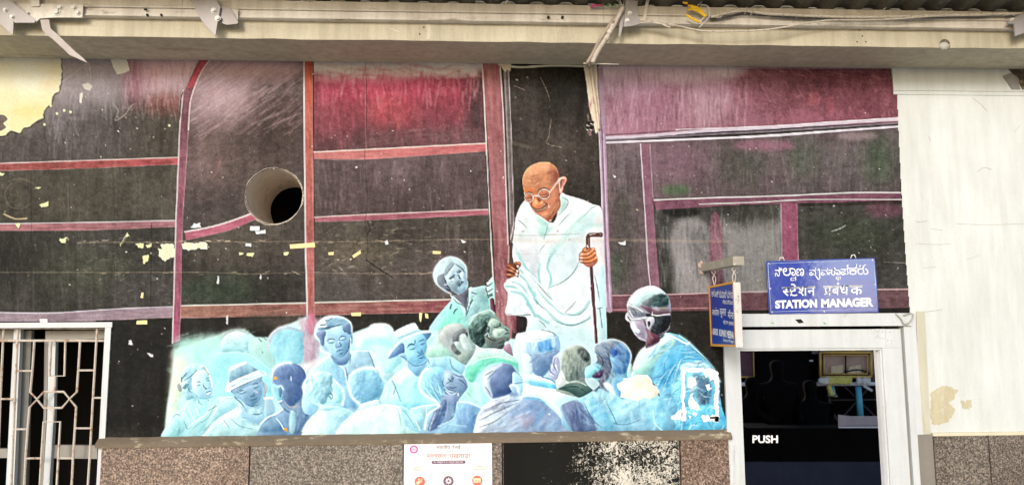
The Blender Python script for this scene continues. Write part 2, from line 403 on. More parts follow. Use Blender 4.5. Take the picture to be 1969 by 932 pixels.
    with clip(fill([(600, 90), (930, 90), (938, 285), (604, 297)], (0, 0, 0), op=0, smooth=False)):
        blob(760, 128, 190, 22, (214, 204, 196), .95, 4); blob(870, 126, 66, 20, (234, 228, 222), .95, 4); blob(700, 152, 100, 9, (196, 150, 150), .7, 4)
        blob(760, 180, 150, 28, (160, 52, 76), .8); blob(750, 215, 60, 34, (158, 62, 70), .8); blob(860, 200, 60, 40, (128, 54, 68), .7); blob(920, 200, 22, 70, (62, 46, 48), .85)
        blob(700, 272, 110, 26, (86, 56, 60), .8); blob(650, 225, 50, 40, (140, 58, 72), .6); blob(880, 265, 60, 22, (88, 66, 70), .7)
        hatch((605, 118, 928, 150), 170, [(215, 205, 198), (170, 140, 140), (180, 90, 100), (225, 222, 215)], ang=4, jit=14, L=(10, 40), w=(1, 4), op=(.15, .5), seed=31)
        hatch((605, 140, 928, 200), 260, [(196, 100, 110), (130, 44, 64), (205, 160, 160), (150, 50, 70)], L=(8, 40), w=(1, 3), op=(.12, .45), seed=32)
        hatch((605, 190, 928, 290), 360, [(176, 80, 84), (104, 56, 62), (80, 50, 54), (150, 70, 80)], L=(10, 60), w=(1, 3), op=(.08, .35), seed=33)
        hatch((690, 250, 905, 290), 60, [(130, 100, 100), (92, 66, 66)], ang=-4, jit=3, L=(20, 70), op=(.15, .4), seed=34)
        blob(910, 140, 8, 9, (220, 200, 200), .8, 2)
    fill([(604, 306), (937, 290), (942, 405), (606, 418)], (88, 70, 72), (76, 60, 60), smooth=False)
    hatch((608, 300, 936, 408), 420, [(120, 100, 104), (60, 48, 46), (104, 84, 88), (140, 124, 126)], L=(6, 45), op=(.08, .35), seed=35)
    fill([(606, 426), (944, 413), (950, 582), (606, 590)], (74, 66, 60), (66, 56, 54), smooth=False)
    blob(690, 480, 70, 30, (92, 82, 66), .6); blob(880, 520, 60, 50, (88, 74, 74), .7); blob(640, 560, 50, 30, (66, 62, 60), .7); blob(760, 450, 60, 20, (64, 54, 50), .6)
    hatch((608, 420, 946, 585), 520, [(104, 94, 84), (48, 42, 38), (84, 74, 66), (112, 98, 96)], ang=3, jit=35, L=(5, 34), op=(.08, .35), seed=36)
    hatch((840, 440, 940, 560), 120, [(140, 124, 124), (60, 46, 44)], L=(10, 50), op=(.1, .35), seed=37)
    # horizontal painted bars
    def bar(top, bot, c, c2=None, lt=(205, 180, 176), lw=2, seed=0, hl=True):
        fill(top + bot[::-1], c, c2, ang=0, smooth=False)
        xs = [p[0] for p in top]; ys = [p[1] for p in top + bot]
        with clip(fill(top + bot[::-1], (0, 0, 0), op=0, smooth=False)):
            hatch((min(xs), min(ys), max(xs), max(ys)), int((max(xs) - min(xs)) * .5), [tuple(min(255, v + 30) for v in c), tuple(v * .75 for v in c)], ang=-2, jit=4, L=(10, 60), w=(1, 3), op=(.15, .45), seed=seed + 50)
        if hl: line(top, lt, lw, op=.85)
        line(bot, (200, 160, 160), 1, op=.35)
    bar([(-40, 316), (170, 309), (346, 303)], [(-40, 330), (170, 324), (346, 316)], (120, 56, 52), (160, 66, 72), seed=1)
    bar([(-40, 431), (170, 428), (342, 424)], [(-40, 444), (170, 443), (342, 436)], (140, 84, 88), (126, 84, 92), lt=(190, 184, 186), seed=2)
    bar([(-40, 599), (90, 602), (240, 593), (335, 590)], [(-40, 622), (90, 620), (240, 614), (335, 610)], (128, 110, 118), (136, 112, 122), lt=(190, 182, 190), seed=3)
    bar([(604, 293), (705, 288), (936, 276)], [(604, 306), (705, 307), (938, 291)], (176, 104, 100), (170, 84, 90), lt=(225, 205, 195), lw=2.4, seed=4)
    bar([(606, 418), (705, 413), (942, 403)], [(606, 427), (705, 424), (943, 413)], (150, 84, 96), (150, 78, 92), lt=(214, 190, 186), lw=2, seed=5)
    bar([(346, 588), (480, 585), (606, 582), (860, 576), (950, 574)], [(346, 610), (480, 611), (606, 606), (860, 600), (950, 598)], (132, 92, 78), (112, 46, 58), lt=(205, 200, 190), lw=2.6, seed=6)
    line([(346, 611), (480, 612), (606, 607)], (205, 150, 140), 1.5, op=.8)
    bar([(356, 446), (400, 438), (440, 427), (487, 410)], [(358, 462), (400, 453), (445, 442), (494, 421)], (146, 76, 92), (158, 78, 96), lt=(226, 206, 208), lw=3, seed=7)
    # black strips under the carriage
    fill([(-40, 622), (240, 616), (334, 611), (330, 690), (316, 862), (-40, 862)], (26, 24, 22), smooth=False)
    fill([(346, 612), (950, 600), (1010, 862), (310, 862)], (30, 27, 25), smooth=False)
    hatch((215, 615, 330, 838), 140, [(52, 48, 44), (14, 12, 10)], ang=60, jit=60, L=(4, 20), op=(.1, .4), seed=38)
    blob(530, 622, 70, 14, (62, 60, 52), .8)
    fill([(505, 612), (620, 608), (590, 635), (540, 632)], (80, 66, 62), op=.6, soft=3)
    hatch((620, 605, 850, 640), 60, [(60, 54, 50), (88, 84, 74)], ang=-50, jit=30, L=(5, 22), op=(.15, .5), seed=39)
    chip([(352, 470), (352, 478), (366, 481), (384, 478), (398, 479), (400, 470), (392, 465), (372, 468), (356, 465)], (248, 236, 198))
    chip([(310, 470), (334, 469), (334, 478), (340, 482), (338, 493), (328, 497), (318, 502), (306, 494), (305, 478), (311, 480)], (246, 228, 190))
    # upright painted posts
    def post(L_, R_, c, c2=None, seed=0, wl=(215, 195, 190), lw=2.5, both=True):
        r = fill(L_ + R_[::-1], c, c2, smooth=False)
        xs = [p[0] for p in L_ + R_]; ys = [p[1] for p in L_]
        with clip(r):
            hatch((min(xs), min(ys), max(xs), max(ys)), int((max(ys) - min(ys)) * .6), [tuple(min(255, v + 34) for v in c), tuple(v * .7 for v in c), tuple(v * .85 for v in c)], jit=4, L=(10, 60), w=(1, 3), op=(.12, .4), seed=seed + 70)
        line(L_, wl, lw, op=.85, smooth=False)
        if both: line(R_, (190, 150, 150), 1.2, op=.5, smooth=False)
    fill([(352, 190), (400, 90), (412, 90), (366, 190), (361, 260), (352, 300)], (120, 62, 74))
    fill([(362, 165), (398, 100), (412, 100), (378, 155), (374, 165)], (160, 62, 76), smooth=True)
    post([(353, 175), (347, 230), (344, 300), (339, 420), (336, 520), (334, 600), (332, 660)], [(372, 175), (364, 225), (360, 300), (353, 400), (350, 470), (348, 590), (346, 655)], (112, 70, 80), (146, 66, 92), seed=1, wl=(205, 190, 190))
    line([(407, 112), (390, 135), (376, 165), (366, 200), (363, 250)], (224, 206, 204), 2.2, op=.85); line([(353, 178), (349, 190), (346, 230)], (20, 14, 14), 2, op=.8)
    post([(585, 90), (586, 300), (588, 480), (591, 585), (592, 640)], [(601, 90), (602, 300), (604, 480), (605, 600), (603, 640)], (170, 84, 72), (140, 84, 90), seed=2, wl=(214, 206, 206), lw=3)
    line([(594, 115), (596, 200)], (196, 74, 40), 4, soft=1, op=.7, smooth=False); line([(602.5, 112), (604, 260)], (50, 26, 26), 2.5, op=.8, smooth=False)
    # heavy door post
    fill([(926, 90), (962, 90), (969, 220), (976, 400), (981, 540), (990, 700), (998, 862), (975, 862), (955, 640), (950, 480), (940, 300), (934, 200)], (140, 82, 84), (118, 74, 82), smooth=False)
    with clip(fill([(926, 90), (962, 90), (969, 220), (976, 400), (981, 540), (990, 700), (998, 862), (975, 862), (955, 640), (950, 480), (940, 300), (934, 200)], (0, 0, 0), op=0, smooth=False)):
        hatch((926, 110, 1000, 700), 520, [(170, 104, 104), (100, 58, 62), (150, 92, 96), (186, 136, 132), (120, 66, 80)], ang=87, jit=4, L=(15, 90), w=(1, 4), op=(.1, .4), seed=77)
        hatch((945, 500, 1000, 680), 160, [(205, 170, 170), (90, 44, 54)], ang=80, jit=10, L=(6, 30), w=(.8, 2), op=(.15, .45), seed=78)
        blob(945, 124, 18, 10, (160, 100, 92), .7)
    line([(927, 118), (931, 180), (936, 290), (942, 420), (948, 520), (952, 585)], (226, 208, 200), 2.4, op=.9)
    line([(935, 300), (940, 400), (943, 470)], (40, 26, 28), 1.6, op=.8)
    fill([(962, 90), (980, 90), (984, 300), (990, 480), (984, 545), (978, 470), (970, 260)], (96, 84, 84), smooth=False)
    line([(962, 128), (968, 220), (974, 380), (977, 470)], (224, 206, 204), 2, op=.9); line([(966, 130), (972, 240), (978, 400), (980, 470)], (22, 16, 16), 2.4, op=.9)
    line([(971, 132), (976, 260), (982, 430)], (150, 138, 140), 2.4, op=.8); line([(978, 132), (983, 240), (986, 340), (989, 420), (982, 460)], (205, 192, 194), 1.8, op=.85)
    # doorway darkness
    fill([(979, 127), (1130, 127), (1146, 240), (1155, 280), (1168, 560), (1175, 700), (1390, 700), (1400, 862), (985, 862), (985, 560), (990, 440), (984, 240)], (42, 36, 32), (54, 46, 42), smooth=False)
    blob(1060, 300, 80, 60, (74, 62, 58), .75); blob(1010, 200, 30, 60, (62, 54, 50), .6); blob(1100, 150, 50, 40, (22, 18, 16), .8)
    hatch((985, 130, 1150, 420), 160, [(80, 70, 64), (34, 28, 26), (96, 84, 78)], jit=30, L=(8, 50), op=(.06, .22), seed=40)
    line([(1040, 150), (1052, 175), (1058, 195)], (170, 150, 130), 1, op=.6); line([(1060, 230), (1056, 262), (1052, 276), (1080, 284)], (160, 140, 120), 1, op=.6); line([(990, 166), (1010, 174)], (150, 120, 110), 1.4, op=.6)
    line([(985, 275), (1022, 285)], (120, 106, 96), 6, op=.35, soft=2)
    # black lower right
    fill([(1165, 592), (1750, 590), (1750, 862), (1165, 862)], (32, 28, 26), smooth=False)
    hatch((1170, 600, 1400, 830), 160, [(56, 50, 46), (16, 14, 12), (70, 62, 54)], ang=70, jit=40, L=(4, 24), op=(.1, .4), seed=41)
    # right part of the carriage
    fill([(1150, 90), (1712, 90), (1712, 150), (1725, 165), (1728, 236), (1362, 252), (1162, 266), (1155, 200)], (150, 106, 122), (106, 58, 68), ang=0, smooth=False)
    with clip(fill([(1150, 90), (1712, 90), (1728, 236), (1362, 252), (1162, 266)], (0, 0, 0), op=0, smooth=False)):
        blob(1270, 140, 160, 20, (222, 198, 212), .95, 6); blob(1215, 165, 60, 24, (196, 166, 184), .7, 8); blob(1240, 200, 70, 50, (138, 92, 112), .6); blob(1360, 190, 40, 55, (160, 128, 140), .7)
        blob(1540, 180, 60, 36, (92, 48, 56), .8); blob(1480, 160, 60, 40, (98, 56, 66), .7); blob(1650, 180, 60, 36, (100, 52, 62), .7); blob(1590, 225, 100, 16, (128, 72, 88), .6)
        blob(1400, 135, 40, 10, (214, 200, 200), .6, 4)
        hatch((1155, 128, 1440, 255), 520, [(205, 176, 190), (110, 70, 86), (170, 130, 146), (60, 40, 48), (222, 200, 208)], L=(8, 50), w=(.6, 2), op=(.1, .4), seed=42)
        hatch((1420, 128, 1728, 245), 360, [(140, 86, 98), (84, 42, 50), (126, 66, 80), (180, 120, 128)], L=(8, 40), w=(.8, 2.5), op=(.08, .3), ang=80, jit=40, seed=43)
        hatch((1420, 128, 1700, 150), 60, [(190, 120, 130), (90, 40, 50)], ang=10, jit=12, L=(8, 40), op=(.15, .4), seed=44)
        for x, y, w_, h_ in [(1555, 180, 20, 22), (1592, 190, 12, 30)]: fill([(x, y), (x + w_, y), (x + w_, y + h_), (x, y + h_)], (150, 76, 84), soft=1.5, op=.4)
    fill([(1162, 274), (1362, 266), (1728, 244), (1732, 372), (1256, 386), (1244, 278), (1230, 278), (1250, 564), (1168, 566)], (96, 76, 82), (78, 66, 68), ang=0, smooth=False)
    with clip(fill([(1162, 274), (1362, 266), (1728, 244), (1732, 372), (1244, 388), (1250, 564), (1168, 566)], (0, 0, 0), op=0, smooth=False)):
        blob(1430, 320, 50, 40, (72, 72, 64), .8); blob(1545, 305, 34, 40, (64, 76, 60), .6); blob(1690, 310, 34, 50, (60, 78, 56), .65); blob(1300, 365, 30, 10, (64, 96, 60), .8); blob(1620, 320, 40, 40, (90, 84, 84), .7)
        blob(1300, 310, 60, 40, (124, 88, 104), .6); blob(1470, 280, 60, 10, (140, 86, 108), .7, 4); blob(1650, 262, 40, 8, (140, 120, 124), .6, 3); blob(1580, 360, 100, 12, (76, 68, 68), .6)
        blob(1200, 460, 30, 110, (64, 60, 56), .8); blob(1200, 310, 30, 40, (96, 82, 88), .7); blob(1186, 520, 12, 40, (60, 80, 56), .5)
        hatch((1165, 268, 1732, 385), 800, [(132, 108, 118), (60, 56, 52), (110, 84, 96), (150, 130, 138), (70, 84, 66)], L=(8, 45), w=(.6, 2), op=(.07, .3), seed=45)
        hatch((1168, 280, 1235, 565), 200, [(110, 98, 100), (44, 40, 38)], L=(8, 60), op=(.1, .3), seed=46)
    fill([(1256, 402), (1736, 394), (1748, 560), (1268, 566)], (62, 58, 56), smooth=False)
    with clip(fill([(1256, 396), (1736, 388), (1748, 562), (1268, 568)], (0, 0, 0), op=0, smooth=False)):
        fill([(1296, 430), (1366, 440), (1370, 568), (1300, 568)], (128, 122, 122), soft=6); fill([(1330, 440), (1366, 446), (1372, 500), (1332, 500)], (84, 80, 80), soft=8, op=.7)
        fill([(1388, 432), (1440, 425), (1503, 400), (1505, 568), (1390, 568)], (112, 108, 106), soft=10); blob(1450, 410, 60, 22, (52, 50, 46), .9); blob(1410, 545, 40, 30, (92, 86, 84), .5)
        fill([(1366, 425), (1386, 425), (1392, 568), (1368, 568)], (112, 72, 84), soft=1)
        blob(1310, 408, 36, 9, (24, 22, 20), .9, 3); blob(1275, 540, 22, 60, (40, 38, 34), .8, 6)
        blob(1640, 450, 90, 40, (50, 54, 42), .8); blob(1700, 405, 40, 14, (110, 66, 82), .7, 4); blob(1640, 410, 40, 8, (48, 44, 42), .7, 4)
        hatch((1260, 400, 1400, 565), 240, [(170, 164, 166), (40, 36, 36), (130, 122, 124)], L=(8, 50), w=(.7, 2.5), op=(.1, .35), ang=88, seed=47)
        hatch((1390, 400, 1505, 565), 160, [(150, 146, 144), (60, 56, 52), (120, 116, 112)], L=(8, 50), op=(.1, .35), seed=48)
        hatch((1535, 400, 1748, 560), 260, [(96, 94, 80), (38, 36, 32), (80, 76, 70)], ang=-10, jit=40, L=(6, 40), op=(.08, .3), seed=49)
        fill([(1502, 392), (1533, 391), (1537, 562), (1506, 563)], (124, 66, 88), soft=.5, smooth=False); line([(1502, 392), (1506, 562)], (170, 140, 150), 1.5, op=.8, smooth=False); line([(1533, 392), (1537, 560)], (180, 150, 160), 1, op=.6, smooth=False)
        line([(1600, 445), (1615, 440), (1626, 434)], (205, 205, 196), 1.2, op=.8)
    fill([(1232, 276), (1248, 276), (1256, 384), (1262, 470), (1270, 566), (1252, 566), (1240, 400)], (118, 78, 94), smooth=False)
    line([(1232, 278), (1240, 400), (1246, 500), (1252, 562)], (206, 190, 200), 2.2, op=.9); line([(1250, 278), (1256, 380)], (170, 150, 158), 1.4, op=.7)
    fill([(1256, 384), (1430, 380), (1732, 370), (1734, 386), (1430, 394), (1262, 404)], (108, 66, 82), smooth=False)
    line([(1258, 385), (1360, 381), (1500, 377), (1640, 371), (1732, 371)], (226, 228, 216), 2.2, op=.9); line([(1345, 393), (1460, 389), (1560, 384), (1733, 384)], (210, 220, 206), 1.8, op=.85)
    fill([(1168, 568), (1746, 558), (1750, 592), (1168, 600)], (96, 58, 66), (88, 62, 66), ang=0, smooth=False)
    hatch((1170, 566, 1748, 596), 200, [(120, 80, 86), (66, 38, 44)], ang=-2, jit=6, L=(10, 50), op=(.1, .35), seed=51)
    line([(1168, 568), (1300, 566), (1400, 562), (1500, 560), (1746, 556)], (196, 156, 160), 2, op=.85); line([(1168, 596), (1260, 594), (1360, 592)], (180, 130, 130), 1.2, op=.7)
    # double white rail
    line([(1160, 266), (1240, 262), (1362, 252), (1480, 246), (1600, 238), (1727, 230)], (200, 186, 200), 5.5, op=.95); line([(1160, 275), (1362, 267), (1480, 262), (1600, 253), (1727, 244)], (208, 198, 210), 4, op=.95)
    line([(1160, 270.5), (1240, 266), (1362, 259), (1500, 252), (1727, 237)], (112, 100, 110), 3, op=.9); line([(1165, 260), (1240, 256), (1362, 247)], (40, 28, 34), 1.5, op=.6)
    line([(1300, 250), (1480, 243), (1600, 235), (1727, 227)], (246, 240, 246), 1.6, op=.9); line([(1240, 272), (1400, 265), (1600, 252)], (244, 238, 244), 1.4, op=.9)
    # door-side moulding right of the bald man
    fill([(1150, 128), (1160, 128), (1166, 280), (1170, 420), (1178, 600), (1166, 600), (1158, 420), (1154, 280)], (150, 122, 142), smooth=False)
    line([(1152, 250), (1157, 360), (1161, 470), (1167, 590)], (214, 198, 214), 2, op=.9); line([(1161, 260), (1166, 400), (1170, 500), (1174, 590)], (196, 176, 196), 1.6, op=.9)
    line([(1158, 250), (1162, 380), (1168, 560)], (84, 62, 76), 1.8, op=.9); line([(1148, 128), (1153, 200), (1160, 270)], (90, 60, 76), 1.5, op=.7)
    # run of bare plaster where the conduit was
    fill([(1122, 122), (1148, 122), (1150, 170), (1154, 215), (1154, 250), (1146, 258), (1142, 240), (1134, 210), (1128, 160)], (222, 206, 182), smooth=False)
    line([(1133, 125), (1138, 160), (1143, 200), (1150, 240)], (160, 128, 118), 1.3, op=.7); line([(1142, 125), (1147, 180), (1152, 230)], (172, 140, 128), 1, op=.6)
    hatch((1130, 190, 1156, 258), 40, [(150, 90, 100), (240, 225, 205)], jit=20, L=(4, 14), op=(.3, .7), seed=52)
    for x, y, r_ in [(1133, 238, 4), (1138, 246, 4), (1131, 247, 3), (1140, 236, 3)]: blob(x, y, r_, r_, (28, 20, 18), 1, .6); line([(x - r_, y + r_ * .8), (x, y + r_ + 1)], (226, 214, 196), 1.2)
    # peeling line under the beam
    line([(960, 125), (1000, 130), (1060, 127), (1125, 128)], (238, 222, 190), 4, op=.9); line([(1150, 131), (1400, 131), (1710, 132)], (214, 196, 200), 1.5, op=.6)
    line([(600, 116), (700, 117), (860, 119), (925, 122)], (214, 206, 190), 3, op=.5)
    fill([(960, 118), (984, 118), (982, 138), (976, 134), (972, 140), (966, 132)], (236, 216, 180), smooth=False)
    # wall joints and cracks across the whole picture
    c1 = (168, 146, 120)
    line([(150, 466), (350, 466), (480, 465), (586, 464), (700, 465), (850, 461), (990, 461), (1160, 461)], c1, 1, op=.5)
    line([(0, 524), (200, 524), (400, 524), (480, 527), (590, 524), (700, 526), (850, 526)], c1, 1, op=.45)
    line([(1168, 461), (1260, 463), (1400, 465)], (190, 160, 130), 5, op=.25, soft=2); line([(1700, 504), (1745, 506)], (140, 130, 124), 1.2, op=.6)
    line([(703, 118), (705, 200), (702, 300), (705, 360), (706, 400), (703, 430), (708, 470), (705, 500)], (40, 30, 30), 1.1, op=.5); line([(705, 118), (703, 180), (704, 290)], (196, 160, 150), .9, op=.6)
    line([(705, 500), (730, 518), (756, 534)], (16, 12, 10), 2.2, op=.85); line([(705, 505), (705, 570)], (100, 90, 76), 1, op=.4)
    line([(706, 425), (712, 440), (706, 452)], (26, 20, 20), 1.6, op=.8); line([(222, 330), (224, 420), (222, 590)], (120, 112, 96), 1, op=.4); line([(60, 330), (62, 600)], (30, 26, 24), 2, op=.3); line([(130, 290), (132, 420)], (110, 100, 90), 1, op=.5); line([(292, 430), (290, 590)], (30, 26, 24), 2.5, op=.5)
    r = np.random.default_rng(5)
    for i in range(46):                                    # short flaked bits along the joint
        x = r.uniform(150, 860); y = 465 + r.normal() * 2
        line([(x, y), (x + r.uniform(3, 14), y + r.normal())], (190, 168, 140), r.uniform(.6, 1.4), op=r.uniform(.3, .8))
    for i in range(34):
        x = r.uniform(150, 850); y = 525 + r.normal() * 2
        line([(x, y), (x + r.uniform(3, 12), y + r.normal())], (186, 168, 140), r.uniform(.6, 1.2), op=r.uniform(.3, .7))
    hatch((620, 430, 850, 535), 120, [(180, 160, 130), (120, 108, 90), (30, 26, 24)], ang=0, jit=25, L=(2, 12), w=(.6, 1.4), op=(.3, .8), seed=53)
    # white paint splashes and paint chips
    W = (250, 248, 244); Yc = (246, 224, 160)
    specks((0, 320, 1745, 600), 420, [(220, 205, 185), W, (170, 150, 130)], seed=54)
    specks((600, 130, 1740, 300), 160, [(220, 200, 190), (200, 170, 170)], seed=55)
    specks((360, 260, 1160, 600), 110, [W], size=(1.2, 2.0), seed=56)
    specks((1170, 280, 1740, 560), 90, [W, (210, 190, 190)], size=(1.0, 1.9), seed=57)
    specks((215, 615, 335, 830), 50, [(200, 190, 175), (120, 112, 100)], seed=58)
    specks((1170, 600, 1400, 820), 60, [(200, 190, 180), (120, 100, 90)], seed=59)
    for p in [[(482, 436), (499, 436), (499, 442), (482, 443)], [(491, 445), (510, 444), (511, 449), (493, 451)], [(473, 470), (484, 469), (483, 475), (474, 474)], [(374, 431), (386, 430), (386, 437), (366, 439)],
              [(887, 462), (896, 466), (889, 468)], [(1190, 467), (1202, 465), (1204, 472), (1196, 472)], [(740, 466), (745, 463), (748, 470), (742, 472)], [(249, 657), (252, 653), (256, 662), (246, 664)], [(284, 680), (294, 682), (295, 687), (288, 685)],
              [(1186, 340), (1180, 338), (1183, 345)], [(419, 532), (422, 531), (421, 546), (418, 546)], [(500, 528), (503, 528), (503, 537), (500, 537)], [(435, 608), (438, 606), (439, 624), (435, 624)]]:
        chip(p, W)
    for p in [[(475, 488), (489, 486), (486, 492), (474, 492)], [(460, 487), (468, 486), (467, 491), (461, 491)], [(78, 394), (94, 388), (92, 397), (80, 400)], [(114, 462), (130, 457), (126, 467), (118, 466)], [(30, 432), (40, 430), (36, 438)], [(260, 470), (277, 468), (276, 478), (266, 476)],
              [(275, 494), (286, 489), (286, 500), (276, 508)], [(282, 472), (292, 468), (292, 474), (284, 478)], [(0, 332), (8, 334), (6, 339), (0, 338)], [(68, 361), (80, 360), (74, 364)], [(231, 472), (244, 450), (250, 454), (240, 456)], [(546, 486), (555, 484), (555, 491), (547, 492)]]:
        chip(p, Yc)
# ---------------------------------------------------------------- the painted people
z3 = T(310, 600, 3.727); z4 = T(570, 590, 3.727); z5 = T(820, 480, 3.884); z6 = T(800, 590, 3.583); z7 = T(1060, 540, 3.006)
m1 = T(960, 290, 4.439); m2 = T(960, 490, 4.439); zF = T(995, 305, 7.17); zY = T(830, 485, 8.108); zA = T(330, 690, 6.216)
zB = T(590, 600, 9.318); zN = T(1195, 540, 5.824); zH = T(965, 480, 9.32); zK = T(1100, 440, 9.32); zC = T(500, 610, 4.05); zD = T(700, 610, 4.054)
FIGS = {}
def fig(k, label): FIGS[k] = label; return k
WH = (240, 252, 250)

def rim(pts, f, c=WH, w=1.8, op=.85):
    line(pts, c, w * 3.4, f=f, op=op * .38, soft=1.6); line(pts, c, w * 1.2, f=f, op=op)
def strokes(pts_list, f, c, w=1.2, op=.8, taper=True):
    c = tuple(v * .92 + 6 for v in c)
    for p in pts_list: line(p, c, w * 1.12, f=f, op=op, taper=taper, soft=.2)
def hz(f, box, n, cols, **k):
    (x0, y0), (x1, y1) = f([(box[0], box[1]), (box[2], box[3])])
    hatch((x0, y0, x1, y1), n, cols, **k)

def paint_crowd_ground():
    fill([(314, 862), (322, 780), (332, 720), (336, 672), (372, 662), (410, 648), (446, 634), (470, 633), (492, 648), (515, 650), (535, 630), (560, 622), (596, 606), (606, 640), (680, 640), (712, 628), (745, 626), (756, 640), (790, 640), (830, 640), (900, 650), (1000, 652), (1060, 660), (1150, 664), (1215, 700), (1215, 862)], (184, 232, 232), soft=1.5, smooth=False)
    fill([(330, 676), (370, 660), (410, 646), (446, 632), (470, 632), (476, 644), (440, 648), (400, 664), (350, 684), (332, 690)], (150, 158, 156), soft=4, op=.7)
    hatch((335, 636, 500, 680), 120, [(120, 124, 120), (200, 225, 222), (64, 64, 60)], ang=-24, jit=8, L=(8, 34), op=(.1, .4), seed=101)
    fill([(334, 690), (360, 676), (372, 700), (348, 760), (336, 800), (322, 830), (328, 760)], (236, 244, 214), soft=6, op=.9)
    fill([(340, 660), (420, 648), (440, 700), (400, 720), (360, 700)], (176, 238, 222), soft=9, op=.8)
    fill([(395, 690), (460, 668), (520, 690), (530, 760), (440, 780), (410, 750)], (158, 228, 236), soft=6, op=.95)
    hatch((335, 650, 520, 780), 160, [(150, 226, 226), (206, 246, 240), (180, 240, 230)], ang=-25, jit=40, L=(8, 34), w=(2, 6), op=(.08, .3), seed=102)
    # faint ghost shapes behind
    k = fig(1, 'faint washed-out hat shape in pale cyan behind the woman in a headscarf')
    r = fill([(425, 250), (450, 180), (520, 140), (600, 150), (640, 200), (640, 290), (540, 290), (430, 285)], (196, 232, 230), (176, 214, 218), f=z3, fid=k)
    with clip(r): hz(z3, (430, 140, 640, 290), 50, [(222, 246, 242), (150, 190, 196), (196, 160, 160)], ang=-20, jit=30, L=(4, 16), op=(.1, .5), seed=103)
    line([(400, 300), (470, 290), (560, 288), (640, 310), (700, 350), (780, 410)], (206, 236, 220), 2.5, f=z3, op=.6)
    fill([(640, 190), (700, 200), (760, 180), (790, 260), (830, 350), (790, 400), (700, 330), (630, 290)], (168, 212, 206), f=z3, op=.9, soft=1)
    strokes([[(700, 190), (720, 210)], [(740, 185), (755, 200)], [(725, 285), (730, 292)]], z3, (90, 110, 104), 2)
    # pink smear under the post
    fill([(596, 612), (612, 616), (618, 650), (610, 690), (598, 700), (580, 690), (584, 640), (572, 620), (584, 612)], (176, 150, 166), soft=3, op=.9)
    fill([(592, 640), (606, 640), (606, 606), (594, 606)], (176, 92, 116), soft=2, op=.8)
    hatch((572, 612, 616, 710), 90, [(206, 196, 206), (160, 106, 134), (188, 206, 206), (146, 110, 130)], jit=16, L=(6, 26), w=(1, 4), op=(.15, .5), seed=104)
    fill([(582, 704), (612, 690), (636, 684), (620, 706), (596, 722), (584, 716)], (206, 206, 210), soft=3, op=.9)
    k = fig(2, 'flat pale blue head shape with no features behind the seated man with a cord')
    r = fill([(70, 200), (80, 140), (130, 92), (220, 72), (300, 92), (340, 125), (332, 165), (345, 240), (335, 335), (300, 362), (150, 372), (120, 320), (90, 275)], (146, 196, 212), (162, 210, 222), ang=100, f=zC, fid=k)
    with clip(r):
        hz(zC, (70, 70, 345, 370), 110, [(172, 216, 228), (128, 180, 202), (186, 222, 226)], ang=-50, jit=20, L=(6, 24), w=(1, 4), op=(.1, .4), seed=105)
        line([(80, 190), (110, 130), (170, 95), (260, 86), (320, 110)], (190, 176, 190), 5, f=zC, op=.6, soft=1.5)
    rim([(70, 240), (66, 190), (90, 130), (150, 85), (220, 66)], zC, (214, 206, 212), 2, .8)
    # round pale head shape behind the man in the brim hat
    k = fig(3, 'featureless pale mint head shape between the young man and the brim hat')
    r = fill([(-70, 160), (-20, 120), (30, 100), (62, 62), (110, 52), (170, 54), (212, 78), (232, 120), (236, 170), (300, 330), (240, 400), (200, 460), (140, 440), (60, 260), (-60, 262)], (206, 236, 232), (184, 232, 236), f=zD, fid=k)
    with clip(r):
        fill([(30, 110), (70, 70), (150, 58), (212, 84), (230, 140), (190, 180), (60, 170)], (214, 232, 226), f=zD, soft=3, op=.9)
        line([(30, 200), (120, 190), (220, 220)], (160, 226, 236), 14, f=zD, soft=4, op=.6)
        hz(zD, (-60, 60, 240, 300), 70, [(226, 246, 240), (170, 220, 226), (190, 206, 200)], ang=-10, jit=30, L=(6, 24), w=(1, 4), op=(.1, .3), seed=106)
    rim([(-70, 150), (-10, 112), (30, 96), (60, 60), (110, 50), (170, 52), (214, 76), (236, 122), (236, 170)], zD, (222, 236, 232), 1.6, .7)

